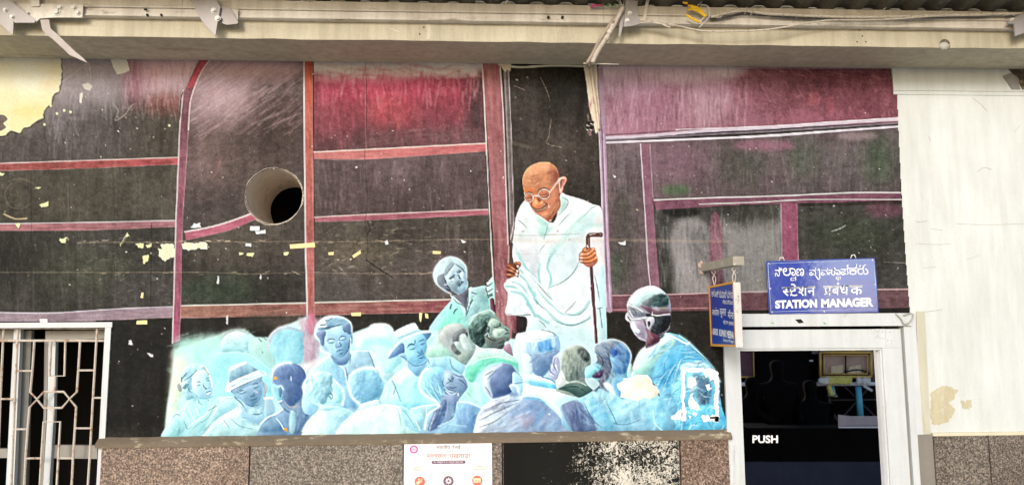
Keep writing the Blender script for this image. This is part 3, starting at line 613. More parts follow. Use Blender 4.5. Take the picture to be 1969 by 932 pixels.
def paint_post_boy():
    k = fig(4, 'young man with side-parted hair holding the carriage post and looking up')
    r = fill([(20, 600), (50, 545), (90, 490), (150, 420), (190, 370), (180, 340), (230, 340), (330, 280), (350, 285), (440, 270), (455, 300), (470, 380), (474, 440), (500, 470), (420, 520), (380, 560), (300, 720), (200, 800), (10, 740)], (150, 214, 200), (176, 208, 210), ang=-30, f=z5, fid=k)
    with clip(r):
        fill([(20, 600), (90, 490), (190, 370), (240, 420), (260, 520), (200, 600), (100, 640), (10, 740)], (150, 230, 206), f=z5, soft=4, op=.9)
        fill([(340, 300), (440, 275), (470, 420), (400, 480), (300, 540), (320, 400)], (160, 186, 190), f=z5, soft=4, op=.9)
        fill([(20, 640), (90, 600), (110, 700), (60, 760), (10, 740)], (226, 248, 240), f=z5, soft=5)
        hz(z5, (20, 380, 300, 760), 150, [(196, 246, 230), (120, 206, 186), (170, 236, 216)], ang=-55, jit=25, L=(6, 26), w=(1, 3.5), op=(.1, .45), seed=110)
        hz(z5, (300, 290, 490, 520), 130, [(190, 214, 216), (120, 146, 152), (150, 220, 206)], ang=-50, jit=20, L=(6, 24), w=(1, 3), op=(.1, .45), seed=111)
        fill([(195, 330), (310, 290), (316, 360), (300, 500), (280, 420), (230, 400), (200, 360)], (132, 124, 136), f=z5)
        fill([(205, 350), (260, 400), (285, 430), (300, 480), (290, 500), (250, 420), (200, 380), (185, 350)], (190, 222, 218), f=z5)
        fill([(320, 290), (350, 300), (375, 330), (345, 320), (325, 400), (300, 500), (298, 460), (312, 340)], (190, 216, 216), f=z5)
        strokes([[(200, 360), (230, 395), (262, 410), (285, 430)], [(318, 300), (312, 380), (294, 500)], [(345, 380), (320, 430), (300, 500)], [(340, 320), (374, 330)]], z5, (60, 68, 74), 1.6)
        strokes([[(180, 440), (188, 410)], [(205, 480), (215, 455), (235, 440)], [(345, 376), (330, 400)]], z5, (40, 70, 70), 2.6)
        strokes([[(20, 600), (90, 490), (180, 375)], [(300, 540), (360, 490), (470, 460)]], z5, (206, 250, 236), 2)
    # head
    r = fill([(32, 320), (60, 235), (130, 140), (220, 85), (320, 72), (420, 100), (500, 165), (545, 240), (548, 380), (570, 480), (560, 560), (500, 620), (440, 660), (380, 640), (310, 600), (240, 640), (160, 570), (80, 490), (40, 420)], (186, 204, 208), f=zY, fid=k)
    with clip(r):
        fill([(100, 380), (190, 330), (215, 330), (205, 400), (240, 480), (310, 590), (230, 640), (150, 560), (95, 480)], (128, 130, 142), f=zY, soft=.6)
        fill([(215, 260), (250, 210), (320, 150), (400, 190), (440, 230), (370, 180), (290, 250), (225, 350), (205, 330)], (140, 146, 156), f=zY, soft=.4)
        fill([(215, 360), (290, 260), (370, 185), (440, 240), (500, 290), (550, 330), (560, 480), (520, 600), (440, 650), (370, 620), (290, 560), (240, 470)], (176, 192, 206), f=zY)
        fill([(260, 490), (340, 480), (430, 450), (450, 520), (400, 560), (440, 640), (370, 625), (290, 560)], (146, 160, 172), f=zY, soft=1)
        fill([(380, 460), (430, 430), (450, 480), (430, 530), (390, 500)], (126, 138, 150), f=zY, soft=1)
        fill([(230, 350), (290, 270), (360, 210), (400, 290), (350, 340), (280, 390)], (202, 216, 226), f=zY, soft=1)
        fill([(450, 330), (490, 310), (510, 400), (500, 450), (460, 400)], (206, 222, 228), f=zY, soft=1)
        fill([(390, 310), (440, 275), (470, 300), (420, 330)], (96, 102, 116), f=zY, soft=.5)
        fill([(270, 410), (330, 355), (370, 345), (350, 390), (300, 420)], (104, 112, 126), f=zY, soft=.5)
        fill([(290, 430), (330, 400), (350, 420), (335, 460), (300, 450)], (206, 218, 226), f=zY); line([(300, 425), (330, 400), (355, 405)], (70, 78, 90), 1.2, f=zY); line([(300, 450), (330, 462)], (110, 120, 132), 1, f=zY)
        strokes([[(400, 345), (430, 375), (440, 405), (465, 415)], [(440, 530), (455, 500), (500, 465)], [(460, 450), (480, 470), (505, 460)], [(380, 190), (440, 230), (490, 270), (515, 310)], [(225, 360), (280, 280), (350, 195)], [(205, 400), (215, 440), (235, 470)]], zY, (36, 36, 48), 1.9, .9)
        strokes([[(235, 575), (290, 600), (300, 590)], [(190, 500), (240, 520), (290, 560)], [(360, 640), (400, 670)], [(440, 660), (500, 640), (560, 590)]], zY, (36, 40, 52), 2)
        line([(200, 505), (240, 510)], (220, 230, 234), 1.6, f=zY)
        line([(470, 560), (520, 520), (540, 540)], (170, 220, 216), 4, f=zY, soft=1, op=.6)
        hz(zY, (40, 90, 540, 330), 90, [(206, 220, 222), (160, 176, 186)], ang=-50, jit=25, L=(5, 18), w=(1, 3), op=(.1, .4), seed=112)
    rim([(300, 650), (200, 590), (90, 510), (38, 410), (34, 310), (70, 225), (150, 130), (240, 82), (330, 75), (430, 108), (510, 180), (546, 250), (552, 400)], zY, (214, 228, 230), 1.4, .8)
    # hand on the post
    r = fill([(860, 470), (910, 430), (968, 400), (985, 730), (920, 720), (890, 690), (850, 610), (850, 540)], (200, 240, 232), f=zY, fid=k)
    strokes([[(860, 460), (885, 450)], [(850, 480), (870, 530), (950, 480)], [(850, 545), (870, 620), (960, 565)], [(870, 620), (880, 670), (960, 640)], [(885, 700), (950, 670)]], zY, (20, 34, 36), 2.2)
    fill([(915, 740), (975, 730), (990, 930), (940, 900)], (96, 44, 70), f=zY); line([(900, 730), (915, 900)], (150, 232, 206), 2, f=zY)

def paint_left_group():
    global ROUND
    ROUND = .13
    # woman in a headscarf
    k = fig(5, 'woman in a pale headscarf looking up at the far left of the crowd')
    r = fill([(-100, 960), (-60, 800), (-20, 720), (40, 650), (150, 560), (180, 500), (130, 380), (110, 260), (120, 180), (170, 100), (250, 60), (330, 60), (410, 100), (450, 170), (495, 290), (500, 400), (520, 440), (560, 450), (700, 440), (740, 470), (800, 560), (600, 680), (400, 900), (380, 960)], (196, 226, 232), (176, 220, 224), f=zA, fid=k)
    with clip(r):
        fill([(110, 260), (130, 170), (200, 90), (300, 60), (400, 90), (440, 150), (350, 130), (260, 190), (240, 300), (260, 400), (270, 460), (180, 490), (130, 380)], (176, 212, 222), f=zA, soft=1)
        hz(zA, (110, 60, 440, 480), 80, [(230, 248, 248), (130, 176, 196), (200, 232, 236), (112, 150, 172)], ang=-48, jit=14, L=(6, 26), w=(1, 3), op=(.25, .7), seed=120)
        strokes([[(140, 350), (180, 300)], [(160, 355), (205, 305)], [(150, 260), (240, 200), (310, 130)], [(130, 230), (180, 170)], [(120, 220), (120, 270)]], zA, (70, 110, 134), 2)
        fill([(250, 250), (270, 180), (340, 130), (410, 150), (450, 200), (480, 280), (490, 380), (460, 450), (390, 465), (310, 440), (265, 400)], (196, 226, 236), (176, 210, 228), ang=0, f=zA, soft=.5)
        line([(380, 90), (420, 140), (450, 190)], (196, 150, 126), 2.2, f=zA, op=.8); line([(350, 60), (410, 100), (445, 160)], (246, 248, 240), 3, f=zA, op=.9)
        line([(455, 200), (485, 290), (488, 330)], (246, 246, 244), 3, f=zA, op=.9)
        strokes([[(300, 290), (325, 272), (350, 280)], [(300, 318), (325, 308), (348, 312)], [(410, 240), (435, 228), (458, 222)], [(420, 262), (440, 256), (460, 260)], [(375, 290), (395, 340), (430, 350)], [(400, 368), (430, 352), (458, 345)], [(410, 410), (435, 392), (470, 382)], [(420, 430), (450, 420)], [(200, 340), (215, 380), (240, 400)]], zA, (84, 126, 146), 1.7)
        fill([(302, 312), (325, 300), (340, 320), (310, 328)], (150, 188, 206), f=zA); fill([(412, 418), (450, 400), (470, 400), (440, 430)], (232, 240, 242), f=zA)
        strokes([[(260, 400), (330, 460), (420, 472), (490, 440)], [(310, 440), (330, 520), (380, 550)], [(170, 500), (240, 460), (290, 470)]], zA, (120, 190, 210), 2.2)
        fill([(500, 400), (640, 390), (740, 420), (730, 460), (560, 460)], (150, 222, 208), f=zA, soft=1)
        strokes([[(500, 400), (570, 405), (660, 395)], [(560, 470), (700, 460), (740, 470)]], zA, (110, 170, 160), 1.6); line([(560, 462), (720, 452)], (240, 250, 240), 2.6, f=zA)
        strokes([[(130, 900), (230, 790), (360, 700), (470, 600), (560, 470)], [(120, 600), (190, 700), (220, 800)], [(300, 600), (340, 700)], [(600, 520), (520, 640), (420, 800)], [(540, 540), (520, 640)], [(200, 600), (280, 740)]], zA, WH, 2.6)
        strokes([[(250, 840), (330, 770), (440, 700), (540, 500)], [(370, 900), (500, 740), (620, 660), (780, 580)], [(90, 740), (96, 880)], [(0, 720), (60, 660), (120, 690)], [(150, 740), (190, 840)], [(440, 620), (540, 560)]], zA, (116, 130, 140), 1.3, .8)
        fill([(0, 740), (90, 720), (180, 820), (100, 920), (-40, 960)], (150, 202, 206), f=zA, soft=3, op=.7)
        hz(zA, (0, 500, 600, 920), 110, [(216, 242, 244), (150, 206, 214), (180, 232, 236)], ang=-50, jit=15, L=(8, 30), w=(1, 3.5), op=(.12, .45), seed=121)
    fill([(70, 320), (90, 290), (120, 330), (125, 380), (95, 390), (75, 350)], (140, 148, 150), f=zA)
    specks((332, 745, 352, 775), 16, [(176, 150, 70), (150, 160, 120)], seed=122)
    # man in the banded hat
    k = fig(6, 'smiling man in a tilted hat with a white band, second from the left')
    r = fill([(340, 960), (420, 880), (560, 730), (700, 640), (800, 590), (760, 480), (720, 400), (640, 390), (660, 300), (690, 240), (700, 100), (880, 30), (910, 50), (1040, 130), (1150, 170), (1080, 230), (1110, 300), (1130, 400), (1120, 560), (1180, 720), (1180, 960)], (164, 196, 214), f=zA, fid=k)
    with clip(r):
        fill([(340, 960), (420, 880), (560, 730), (700, 640), (800, 590), (830, 660), (980, 800), (1180, 760), (1180, 960)], (196, 228, 226), (166, 200, 212), ang=0, f=zA, soft=2)
        hz(zA, (400, 600, 1180, 930), 130, [(226, 244, 240), (150, 190, 204), (190, 224, 220)], ang=-50, jit=30, L=(6, 28), w=(1, 4), op=(.12, .45), seed=123)
        fill([(700, 110), (900, 40), (1040, 130), (900, 200), (760, 260), (690, 290)], (148, 178, 196), f=zA)
        hz(zA, (700, 60, 1030, 270), 50, [(172, 200, 214), (124, 154, 178)], ang=60, jit=18, L=(5, 18), w=(1, 3), op=(.2, .5), seed=124)
        fill([(690, 110), (870, 30), (905, 40), (890, 60), (730, 130), (705, 150)], (244, 250, 246), f=zA); line([(692, 150), (680, 290)], WH, 2, f=zA)
        fill([(640, 390), (660, 320), (760, 250), (900, 190), (1050, 135), (1140, 175), (1080, 220), (900, 290), (740, 370), (690, 400)], (232, 248, 246), f=zA)
        fill([(700, 340), (800, 270), (1040, 170), (1090, 190), (900, 260), (740, 330)], (196, 228, 232), f=zA, soft=.6, op=.8)
        strokes([[(800, 270), (860, 240), (920, 240)], [(720, 330), (760, 310)], [(1040, 140), (1080, 160), (1120, 180)]], zA, (120, 160, 170), 1.5, .7)
        line([(715, 385), (800, 340), (920, 285), (1080, 220)], (84, 110, 130), 2.2, f=zA)
        fill([(720, 390), (900, 300), (1070, 225), (1085, 320), (1080, 430), (1030, 520), (960, 560), (880, 530), (800, 460)], (156, 184, 208), (140, 170, 196), f=zA)
        fill([(730, 380), (920, 290), (1075, 225), (1080, 270), (900, 330), (780, 410)], (122, 150, 178), f=zA, soft=1.5, op=.8)
        strokes([[(790, 405), (830, 380), (870, 375)], [(810, 418), (850, 412), (900, 388)], [(970, 310), (1010, 292), (1040, 290)], [(980, 350), (1010, 345), (1045, 325)], [(935, 440), (960, 450), (1000, 430)], [(950, 495), (1000, 480), (1030, 460)], [(880, 530), (960, 565), (1040, 545)], [(750, 460), (830, 520), (910, 640)], [(970, 660), (1040, 660), (1090, 640)], [(720, 400), (740, 440), (800, 470)]], zA, (78, 106, 136), 1.8)
        fill([(940, 425), (985, 400), (1000, 425), (960, 445)], (118, 146, 174), f=zA); blob(*zA([(1025, 395)])[0], 2.2, 2, (206, 180, 206), .8, 1)
        line([(985, 380), (1030, 400)], (206, 190, 214), 2, f=zA, op=.6)
        line([(1085, 260), (1120, 330), (1112, 500), (1100, 620)], (186, 150, 150), 2.2, f=zA, op=.7); line([(810, 540), (815, 600), (805, 660)], WH, 3, f=zA); line([(600, 720), (660, 800)], WH, 3, f=zA)
        line([(780, 585), (700, 630), (600, 690)], (176, 130, 110), 1.8, f=zA, op=.9)
        strokes([[(630, 740), (680, 810)], [(850, 700), (920, 710)], [(700, 700), (820, 800), (1000, 840)]], zA, (110, 150, 170), 1.4, .7)
        fill([(840, 540), (930, 640), (1060, 700), (1100, 620), (1110, 760), (960, 760), (860, 680)], (150, 184, 206), f=zA, soft=2, op=.8)
    rim([(380, 930), (480, 800), (600, 700), (780, 590)], zA, (236, 248, 236), 2)
    line([(1100, 280), (1140, 330), (1130, 400)], (176, 130, 140), 2.2, f=zA, op=.6)
    # pale body right of the hat
    fill([(1120, 470), (1200, 480), (1240, 620), (1160, 720), (1110, 700)], (158, 196, 214), f=zA, soft=1); line([(1110, 470), (1210, 465)], (234, 226, 222), 4, f=zA)
    # man seen from behind with a cord
    k = fig(7, 'bald-headed man seen from behind with a cord tied at his neck')
    r = fill([(0, 960), (0, 860), (60, 790), (180, 715), (180, 690), (130, 640), (92, 560), (96, 470), (110, 420), (150, 380), (220, 355), (300, 370), (350, 420), (362, 500), (340, 580), (345, 640), (400, 670), (460, 710), (400, 770), (340, 880), (330, 960)], (124, 152, 186), f=zC, fid=k)
    with clip(r):
        fill([(100, 450), (130, 390), (200, 362), (300, 370), (355, 430), (360, 510), (335, 590), (300, 660), (240, 690), (190, 640), (170, 560), (120, 520)], (118, 136, 176), (96, 112, 156), ang=0, f=zC)
        hz(zC, (100, 360, 360, 690), 120, [(140, 160, 196), (92, 106, 150), (120, 150, 190)], ang=70, jit=30, L=(5, 22), w=(1, 3.5), op=(.12, .4), seed=125)
        fill([(95, 520), (140, 530), (175, 560), (170, 640), (140, 650), (100, 600)], (158, 206, 222), f=zC)
        fill([(145, 540), (165, 535), (175, 570), (165, 620), (150, 610)], (120, 150, 180), f=zC); rim([(145, 540), (165, 532), (182, 560)], zC, (206, 230, 240), 2)
        fill([(230, 720), (300, 690), (420, 690), (400, 780), (340, 890), (230, 890)], (120, 140, 176), f=zC, soft=1)
        hz(zC, (230, 690, 420, 890), 70, [(176, 200, 216), (92, 110, 146), (140, 170, 196)], ang=110, jit=12, L=(8, 30), w=(1, 3), op=(.2, .5), seed=126)
        fill([(236, 740), (262, 730), (280, 760), (270, 890), (232, 890)], (168, 200, 212), f=zC, soft=.8)
        fill([(40, 640), (170, 700), (180, 730), (60, 800), (20, 860), (0, 830)], (140, 178, 204), f=zC, soft=1)
        fill([(0, 860), (80, 800), (130, 780), (190, 880), (0, 890)], (122, 152, 184), f=zC, soft=2)
    strokes([[(175, 620), (200, 670), (240, 700), (300, 680), (335, 650)], [(250, 715), (270, 700), (300, 690)]], zC, (196, 176, 176), 1.6, .9)
    line([(5, 830), (60, 780), (130, 750), (178, 716)], (238, 244, 238), 3, f=zC); line([(130, 785), (165, 830), (185, 870)], (196, 220, 226), 2.4, f=zC)
    fill([(185, 865), (205, 860), (218, 880), (200, 888)], (240, 170, 70), f=zC); fill([(108, 468), (130, 462), (138, 480), (115, 488)], (244, 160, 60), f=zC)
    rim([(92, 460), (110, 405), (150, 370), (220, 352), (240, 358)], zC, WH, 2.8); rim([(96, 480), (92, 560), (120, 630), (150, 665)], zC, (196, 226, 236), 1.5, .7)
    line([(242, 462), (243, 490)], (240, 246, 250), 1.6, f=zC); line([(150, 655), (170, 650)], (250, 250, 250), 2.5, f=zC)
    strokes([[(150, 665), (200, 720), (235, 740)]], zC, (92, 112, 150), 3)

def paint_mid_group():
    # young man with closed eyes
    k = fig(8, 'young man with short hair and lowered eyelids in the middle of the crowd')
    r = fill([(60, 560), (100, 450), (160, 400), (240, 345), (180, 300), (178, 290), (340, 330), (385, 315), (520, 312), (560, 330), (620, 400), (640, 470), (720, 480), (640, 700), (450, 760), (300, 760), (60, 760)], (174, 206, 222), f=z4, fid=k)
    with clip(r):
        fill([(60, 560), (110, 450), (240, 345), (330, 430), (350, 500), (340, 760), (60, 760)], (160, 200, 224), f=z4, soft=2)
        fill([(385, 320), (520, 315), (570, 430), (480, 430), (400, 480), (370, 500), (350, 420)], (170, 196, 212), f=z4, soft=1)
        fill([(530, 320), (590, 330), (720, 480), (640, 540), (580, 460)], (196, 224, 228), f=z4, soft=1)
        hz(z4, (70, 350, 380, 760), 140, [(190, 222, 236), (136, 182, 214), (206, 232, 238)], ang=-60, jit=30, L=(6, 26), w=(1, 4), op=(.1, .4), seed=130)
        hz(z4, (380, 320, 640, 500), 70, [(196, 216, 226), (146, 176, 200)], ang=60, jit=20, L=(6, 24), w=(1, 4), op=(.1, .35), seed=131)
        strokes([[(350, 430), (370, 500), (372, 560)], [(330, 430), (360, 480), (370, 540)], [(515, 320), (545, 380), (560, 430), (600, 480)], [(390, 340), (385, 400)]], z4, (96, 120, 146), 1.5)
        line([(310, 420), (345, 450), (355, 500)], WH, 2.4, f=z4); line([(105, 470), (170, 400), (245, 350)], (226, 244, 236), 3, f=z4); line([(385, 318), (480, 314), (600, 316)], WH, 1.8, f=z4)
        fill([(430, 730), (420, 650), (370, 580), (330, 560), (280, 540), (330, 620), (340, 700)], (146, 186, 214), f=z4, soft=2)
        line([(265, 530), (310, 570), (335, 640), (340, 700)], (210, 236, 240), 1.8, f=z4)
    # neck and head
    r = fill([(140, 380), (160, 270), (220, 170), (330, 95), (480, 72), (620, 90), (740, 150), (800, 220), (815, 380), (825, 450), (815, 560), (790, 590), (775, 700), (770, 830), (700, 940), (520, 940), (430, 800), (340, 720), (250, 640), (260, 590), (170, 470)], (164, 196, 216), f=zB, fid=k)
    with clip(r):
        fill([(430, 770), (560, 830), (700, 790), (780, 700), (775, 850), (700, 935), (540, 935)], (120, 146, 182), f=zB, soft=1)
        fill([(340, 330), (640, 230), (700, 350), (765, 400), (775, 560), (740, 700), (660, 800), (580, 825), (470, 790), (390, 700), (330, 580), (320, 450)], (170, 200, 220), (150, 184, 212), ang=20, f=zB)
        fill([(330, 160), (460, 100), (620, 95), (735, 170), (650, 225), (400, 290), (230, 320), (200, 300), (250, 240)], (150, 178, 200), f=zB)
        fill([(180, 400), (230, 340), (330, 340), (345, 400), (320, 470), (310, 600), (260, 580), (230, 480)], (122, 134, 172), f=zB, soft=.5)
        fill([(640, 230), (740, 180), (795, 240), (800, 380), (770, 400), (720, 370), (660, 310)], (116, 134, 168), f=zB, soft=.5)
        fill([(145, 380), (160, 280), (240, 170), (350, 90), (480, 76), (560, 85), (440, 110), (400, 140), (330, 155), (350, 200), (250, 230), (370, 240), (330, 270), (210, 290), (170, 330), (160, 400), (210, 480), (150, 440)], (238, 248, 248), f=zB)
        strokes([[(200, 290), (340, 280), (480, 260), (640, 215), (740, 180)], [(220, 320), (350, 305), (430, 290)], [(250, 235), (330, 230)], [(330, 150), (400, 140), (470, 105)]], zB, (88, 110, 134), 2)
        strokes([[(370, 520), (400, 490), (450, 480), (505, 495)], [(400, 550), (450, 552), (490, 535)], [(570, 500), (600, 460), (640, 430), (700, 440)], [(580, 505), (630, 500), (690, 480), (705, 460)], [(535, 560), (525, 620), (560, 635), (620, 600), (590, 550), (580, 530)], [(535, 715), (570, 690), (620, 672), (665, 675)], [(590, 750), (620, 750), (655, 725)], [(650, 300), (680, 345), (710, 350)], [(770, 470), (760, 600), (730, 700), (640, 800)]], zB, (74, 104, 136), 1.9, .9)
        fill([(530, 600), (560, 590), (600, 605), (590, 640), (540, 640)], (130, 156, 186), f=zB, soft=.6); fill([(400, 500), (480, 495), (480, 535), (420, 545)], (176, 206, 222), f=zB); fill([(600, 465), (690, 450), (680, 480), (610, 495)], (176, 206, 222), f=zB)
        fill([(330, 600), (400, 720), (480, 800), (440, 790), (350, 700)], (140, 168, 196), f=zB, soft=2, op=.7)
        line([(575, 520), (578, 545)], WH, 1.6, f=zB); line([(780, 470), (800, 520), (785, 590)], (226, 238, 240), 2, f=zB); strokes([[(810, 420), (818, 500), (800, 590)]], zB, (90, 130, 140), 2)
        hz(zB, (340, 120, 720, 220), 40, [(176, 200, 214), (126, 156, 182)], ang=-16, jit=10, L=(5, 16), w=(1, 2.4), op=(.2, .5), seed=132)
    rim([(180, 480), (145, 400), (160, 280), (230, 165), (340, 88), (480, 70), (620, 86), (740, 145), (800, 215), (812, 350)], zB, WH, 1.5)
    rim([(250, 660), (300, 710), (410, 760), (330, 830), (200, 920)], zB, (240, 250, 244), 2.6)
    # man in a brimmed hat
    k = fig(9, 'man in a wide tilted brim hat with lowered eyes and plain shirt')
    r = fill([(120, 640), (160, 540), (205, 480), (260, 430), (340, 370), (320, 330), (270, 310), (190, 325), (200, 280), (235, 220), (232, 120), (380, 45), (415, 65), (440, 100), (525, 105), (520, 150), (490, 190), (505, 290), (500, 320), (620, 290), (680, 310), (790, 380), (770, 440), (700, 640), (600, 800), (480, 900), (380, 880), (280, 800)], (176, 220, 232), f=zD, fid=k)
    with clip(r):
        fill([(120, 640), (200, 490), (330, 380), (440, 460), (450, 640), (560, 680), (380, 720), (260, 690)], (196, 236, 240), (160, 220, 238), f=zD, soft=2)
        fill([(260, 430), (340, 380), (400, 440), (380, 500), (240, 520)], (222, 244, 236), f=zD, soft=4)
        fill([(500, 330), (640, 290), (790, 380), (770, 440), (660, 410), (560, 390), (440, 460), (430, 440)], (166, 206, 222), f=zD, soft=1)
        fill([(150, 640), (215, 480), (250, 540), (300, 690), (130, 670)], (186, 232, 240), f=zD, soft=1)
        hz(zD, (130, 400, 560, 700), 120, [(220, 246, 246), (150, 206, 226), (190, 236, 240)], ang=-55, jit=35, L=(6, 30), w=(1, 4), op=(.1, .35), seed=133)
        hz(zD, (500, 300, 780, 430), 50, [(196, 226, 232), (140, 186, 206)], ang=80, jit=30, L=(5, 20), w=(1, 3), op=(.12, .4), seed=134)
        strokes([[(215, 485), (240, 530), (290, 660)], [(250, 540), (230, 600)], [(345, 340), (360, 400), (440, 450)], [(380, 400), (440, 410), (500, 370)], [(670, 310), (690, 390), (770, 440)], [(500, 330), (510, 360)]], zD, (96, 140, 164), 1.6)
        fill([(300, 190), (455, 120), (490, 180), (500, 240), (490, 310), (450, 360), (390, 370), (340, 330), (310, 250)], (160, 208, 230), (140, 190, 218), ang=0, f=zD)
        fill([(340, 330), (390, 372), (450, 362), (500, 310), (490, 360), (430, 460), (370, 420), (340, 380)], (136, 178, 208), f=zD, soft=1)
        fill([(190, 322), (230, 260), (300, 200), (320, 250), (310, 280), (260, 300)], (110, 140, 182), f=zD); fill([(460, 125), (525, 118), (515, 150), (495, 180), (475, 150)], (106, 138, 176), f=zD)
        fill([(265, 300), (300, 280), (330, 300), (335, 345), (300, 330)], (150, 186, 212), f=zD); strokes([[(285, 300), (310, 310), (320, 330)]], zD, (90, 122, 156), 1.6)
        fill([(232, 120), (300, 80), (385, 44), (412, 62), (440, 98), (522, 104), (526, 120), (440, 130), (340, 165), (250, 230), (190, 320), (200, 270), (235, 215)], (206, 230, 232), (176, 206, 218), ang=80, f=zD)
        line([(192, 300), (240, 225), (330, 160), (440, 120), (525, 110)], WH, 3, f=zD); line([(240, 130), (320, 80), (385, 46)], WH, 2.4, f=zD); strokes([[(235, 170), (300, 150), (400, 110), (440, 100)]], zD, (150, 186, 200), 2)
        hz(zD, (240, 60, 430, 180), 30, [(226, 240, 240), (166, 200, 214)], ang=-20, jit=15, L=(6, 18), w=(1, 3), op=(.15, .4), seed=135)
        strokes([[(335, 240), (360, 215), (395, 215)], [(350, 250), (380, 250), (402, 235)], [(345, 215), (370, 208), (395, 210)], [(430, 190), (450, 180), (470, 172)], [(440, 215), (460, 208), (475, 200)], [(415, 265), (430, 278), (455, 270), (448, 245)], [(415, 305), (435, 295), (470, 280)], [(430, 318), (455, 316), (468, 305)], [(400, 180), (400, 200)]], zD, (56, 106, 150), 1.9, .9)
        fill([(425, 255), (450, 250), (455, 275), (430, 278)], (124, 170, 204), f=zD, soft=.5); strokes([[(345, 340), (390, 375), (450, 370), (495, 340)]], zD, (84, 124, 160), 1.8)
        fill([(475, 275), (498, 285), (490, 310), (478, 300)], (196, 206, 170), f=zD, soft=1, op=.8)
        fill([(370, 710), (560, 680), (560, 720), (470, 880), (380, 820)], (166, 204, 216), f=zD, soft=1)
        line([(370, 712), (470, 690), (575, 680)], WH, 2.4, f=zD); line([(490, 700), (485, 770)], (220, 236, 238), 2, f=zD)
    line([(240, 690), (310, 700), (370, 750), (420, 840), (440, 880)], (206, 236, 238), 2.4, f=zD, op=.8); line([(280, 700), (340, 760), (400, 860)], (110, 160, 180), 1.4, f=zD, op=.7)
    specks((808, 795, 818, 806), 5, [(150, 90, 90), (250, 230, 230)], size=(1.5, 3), seed=136)

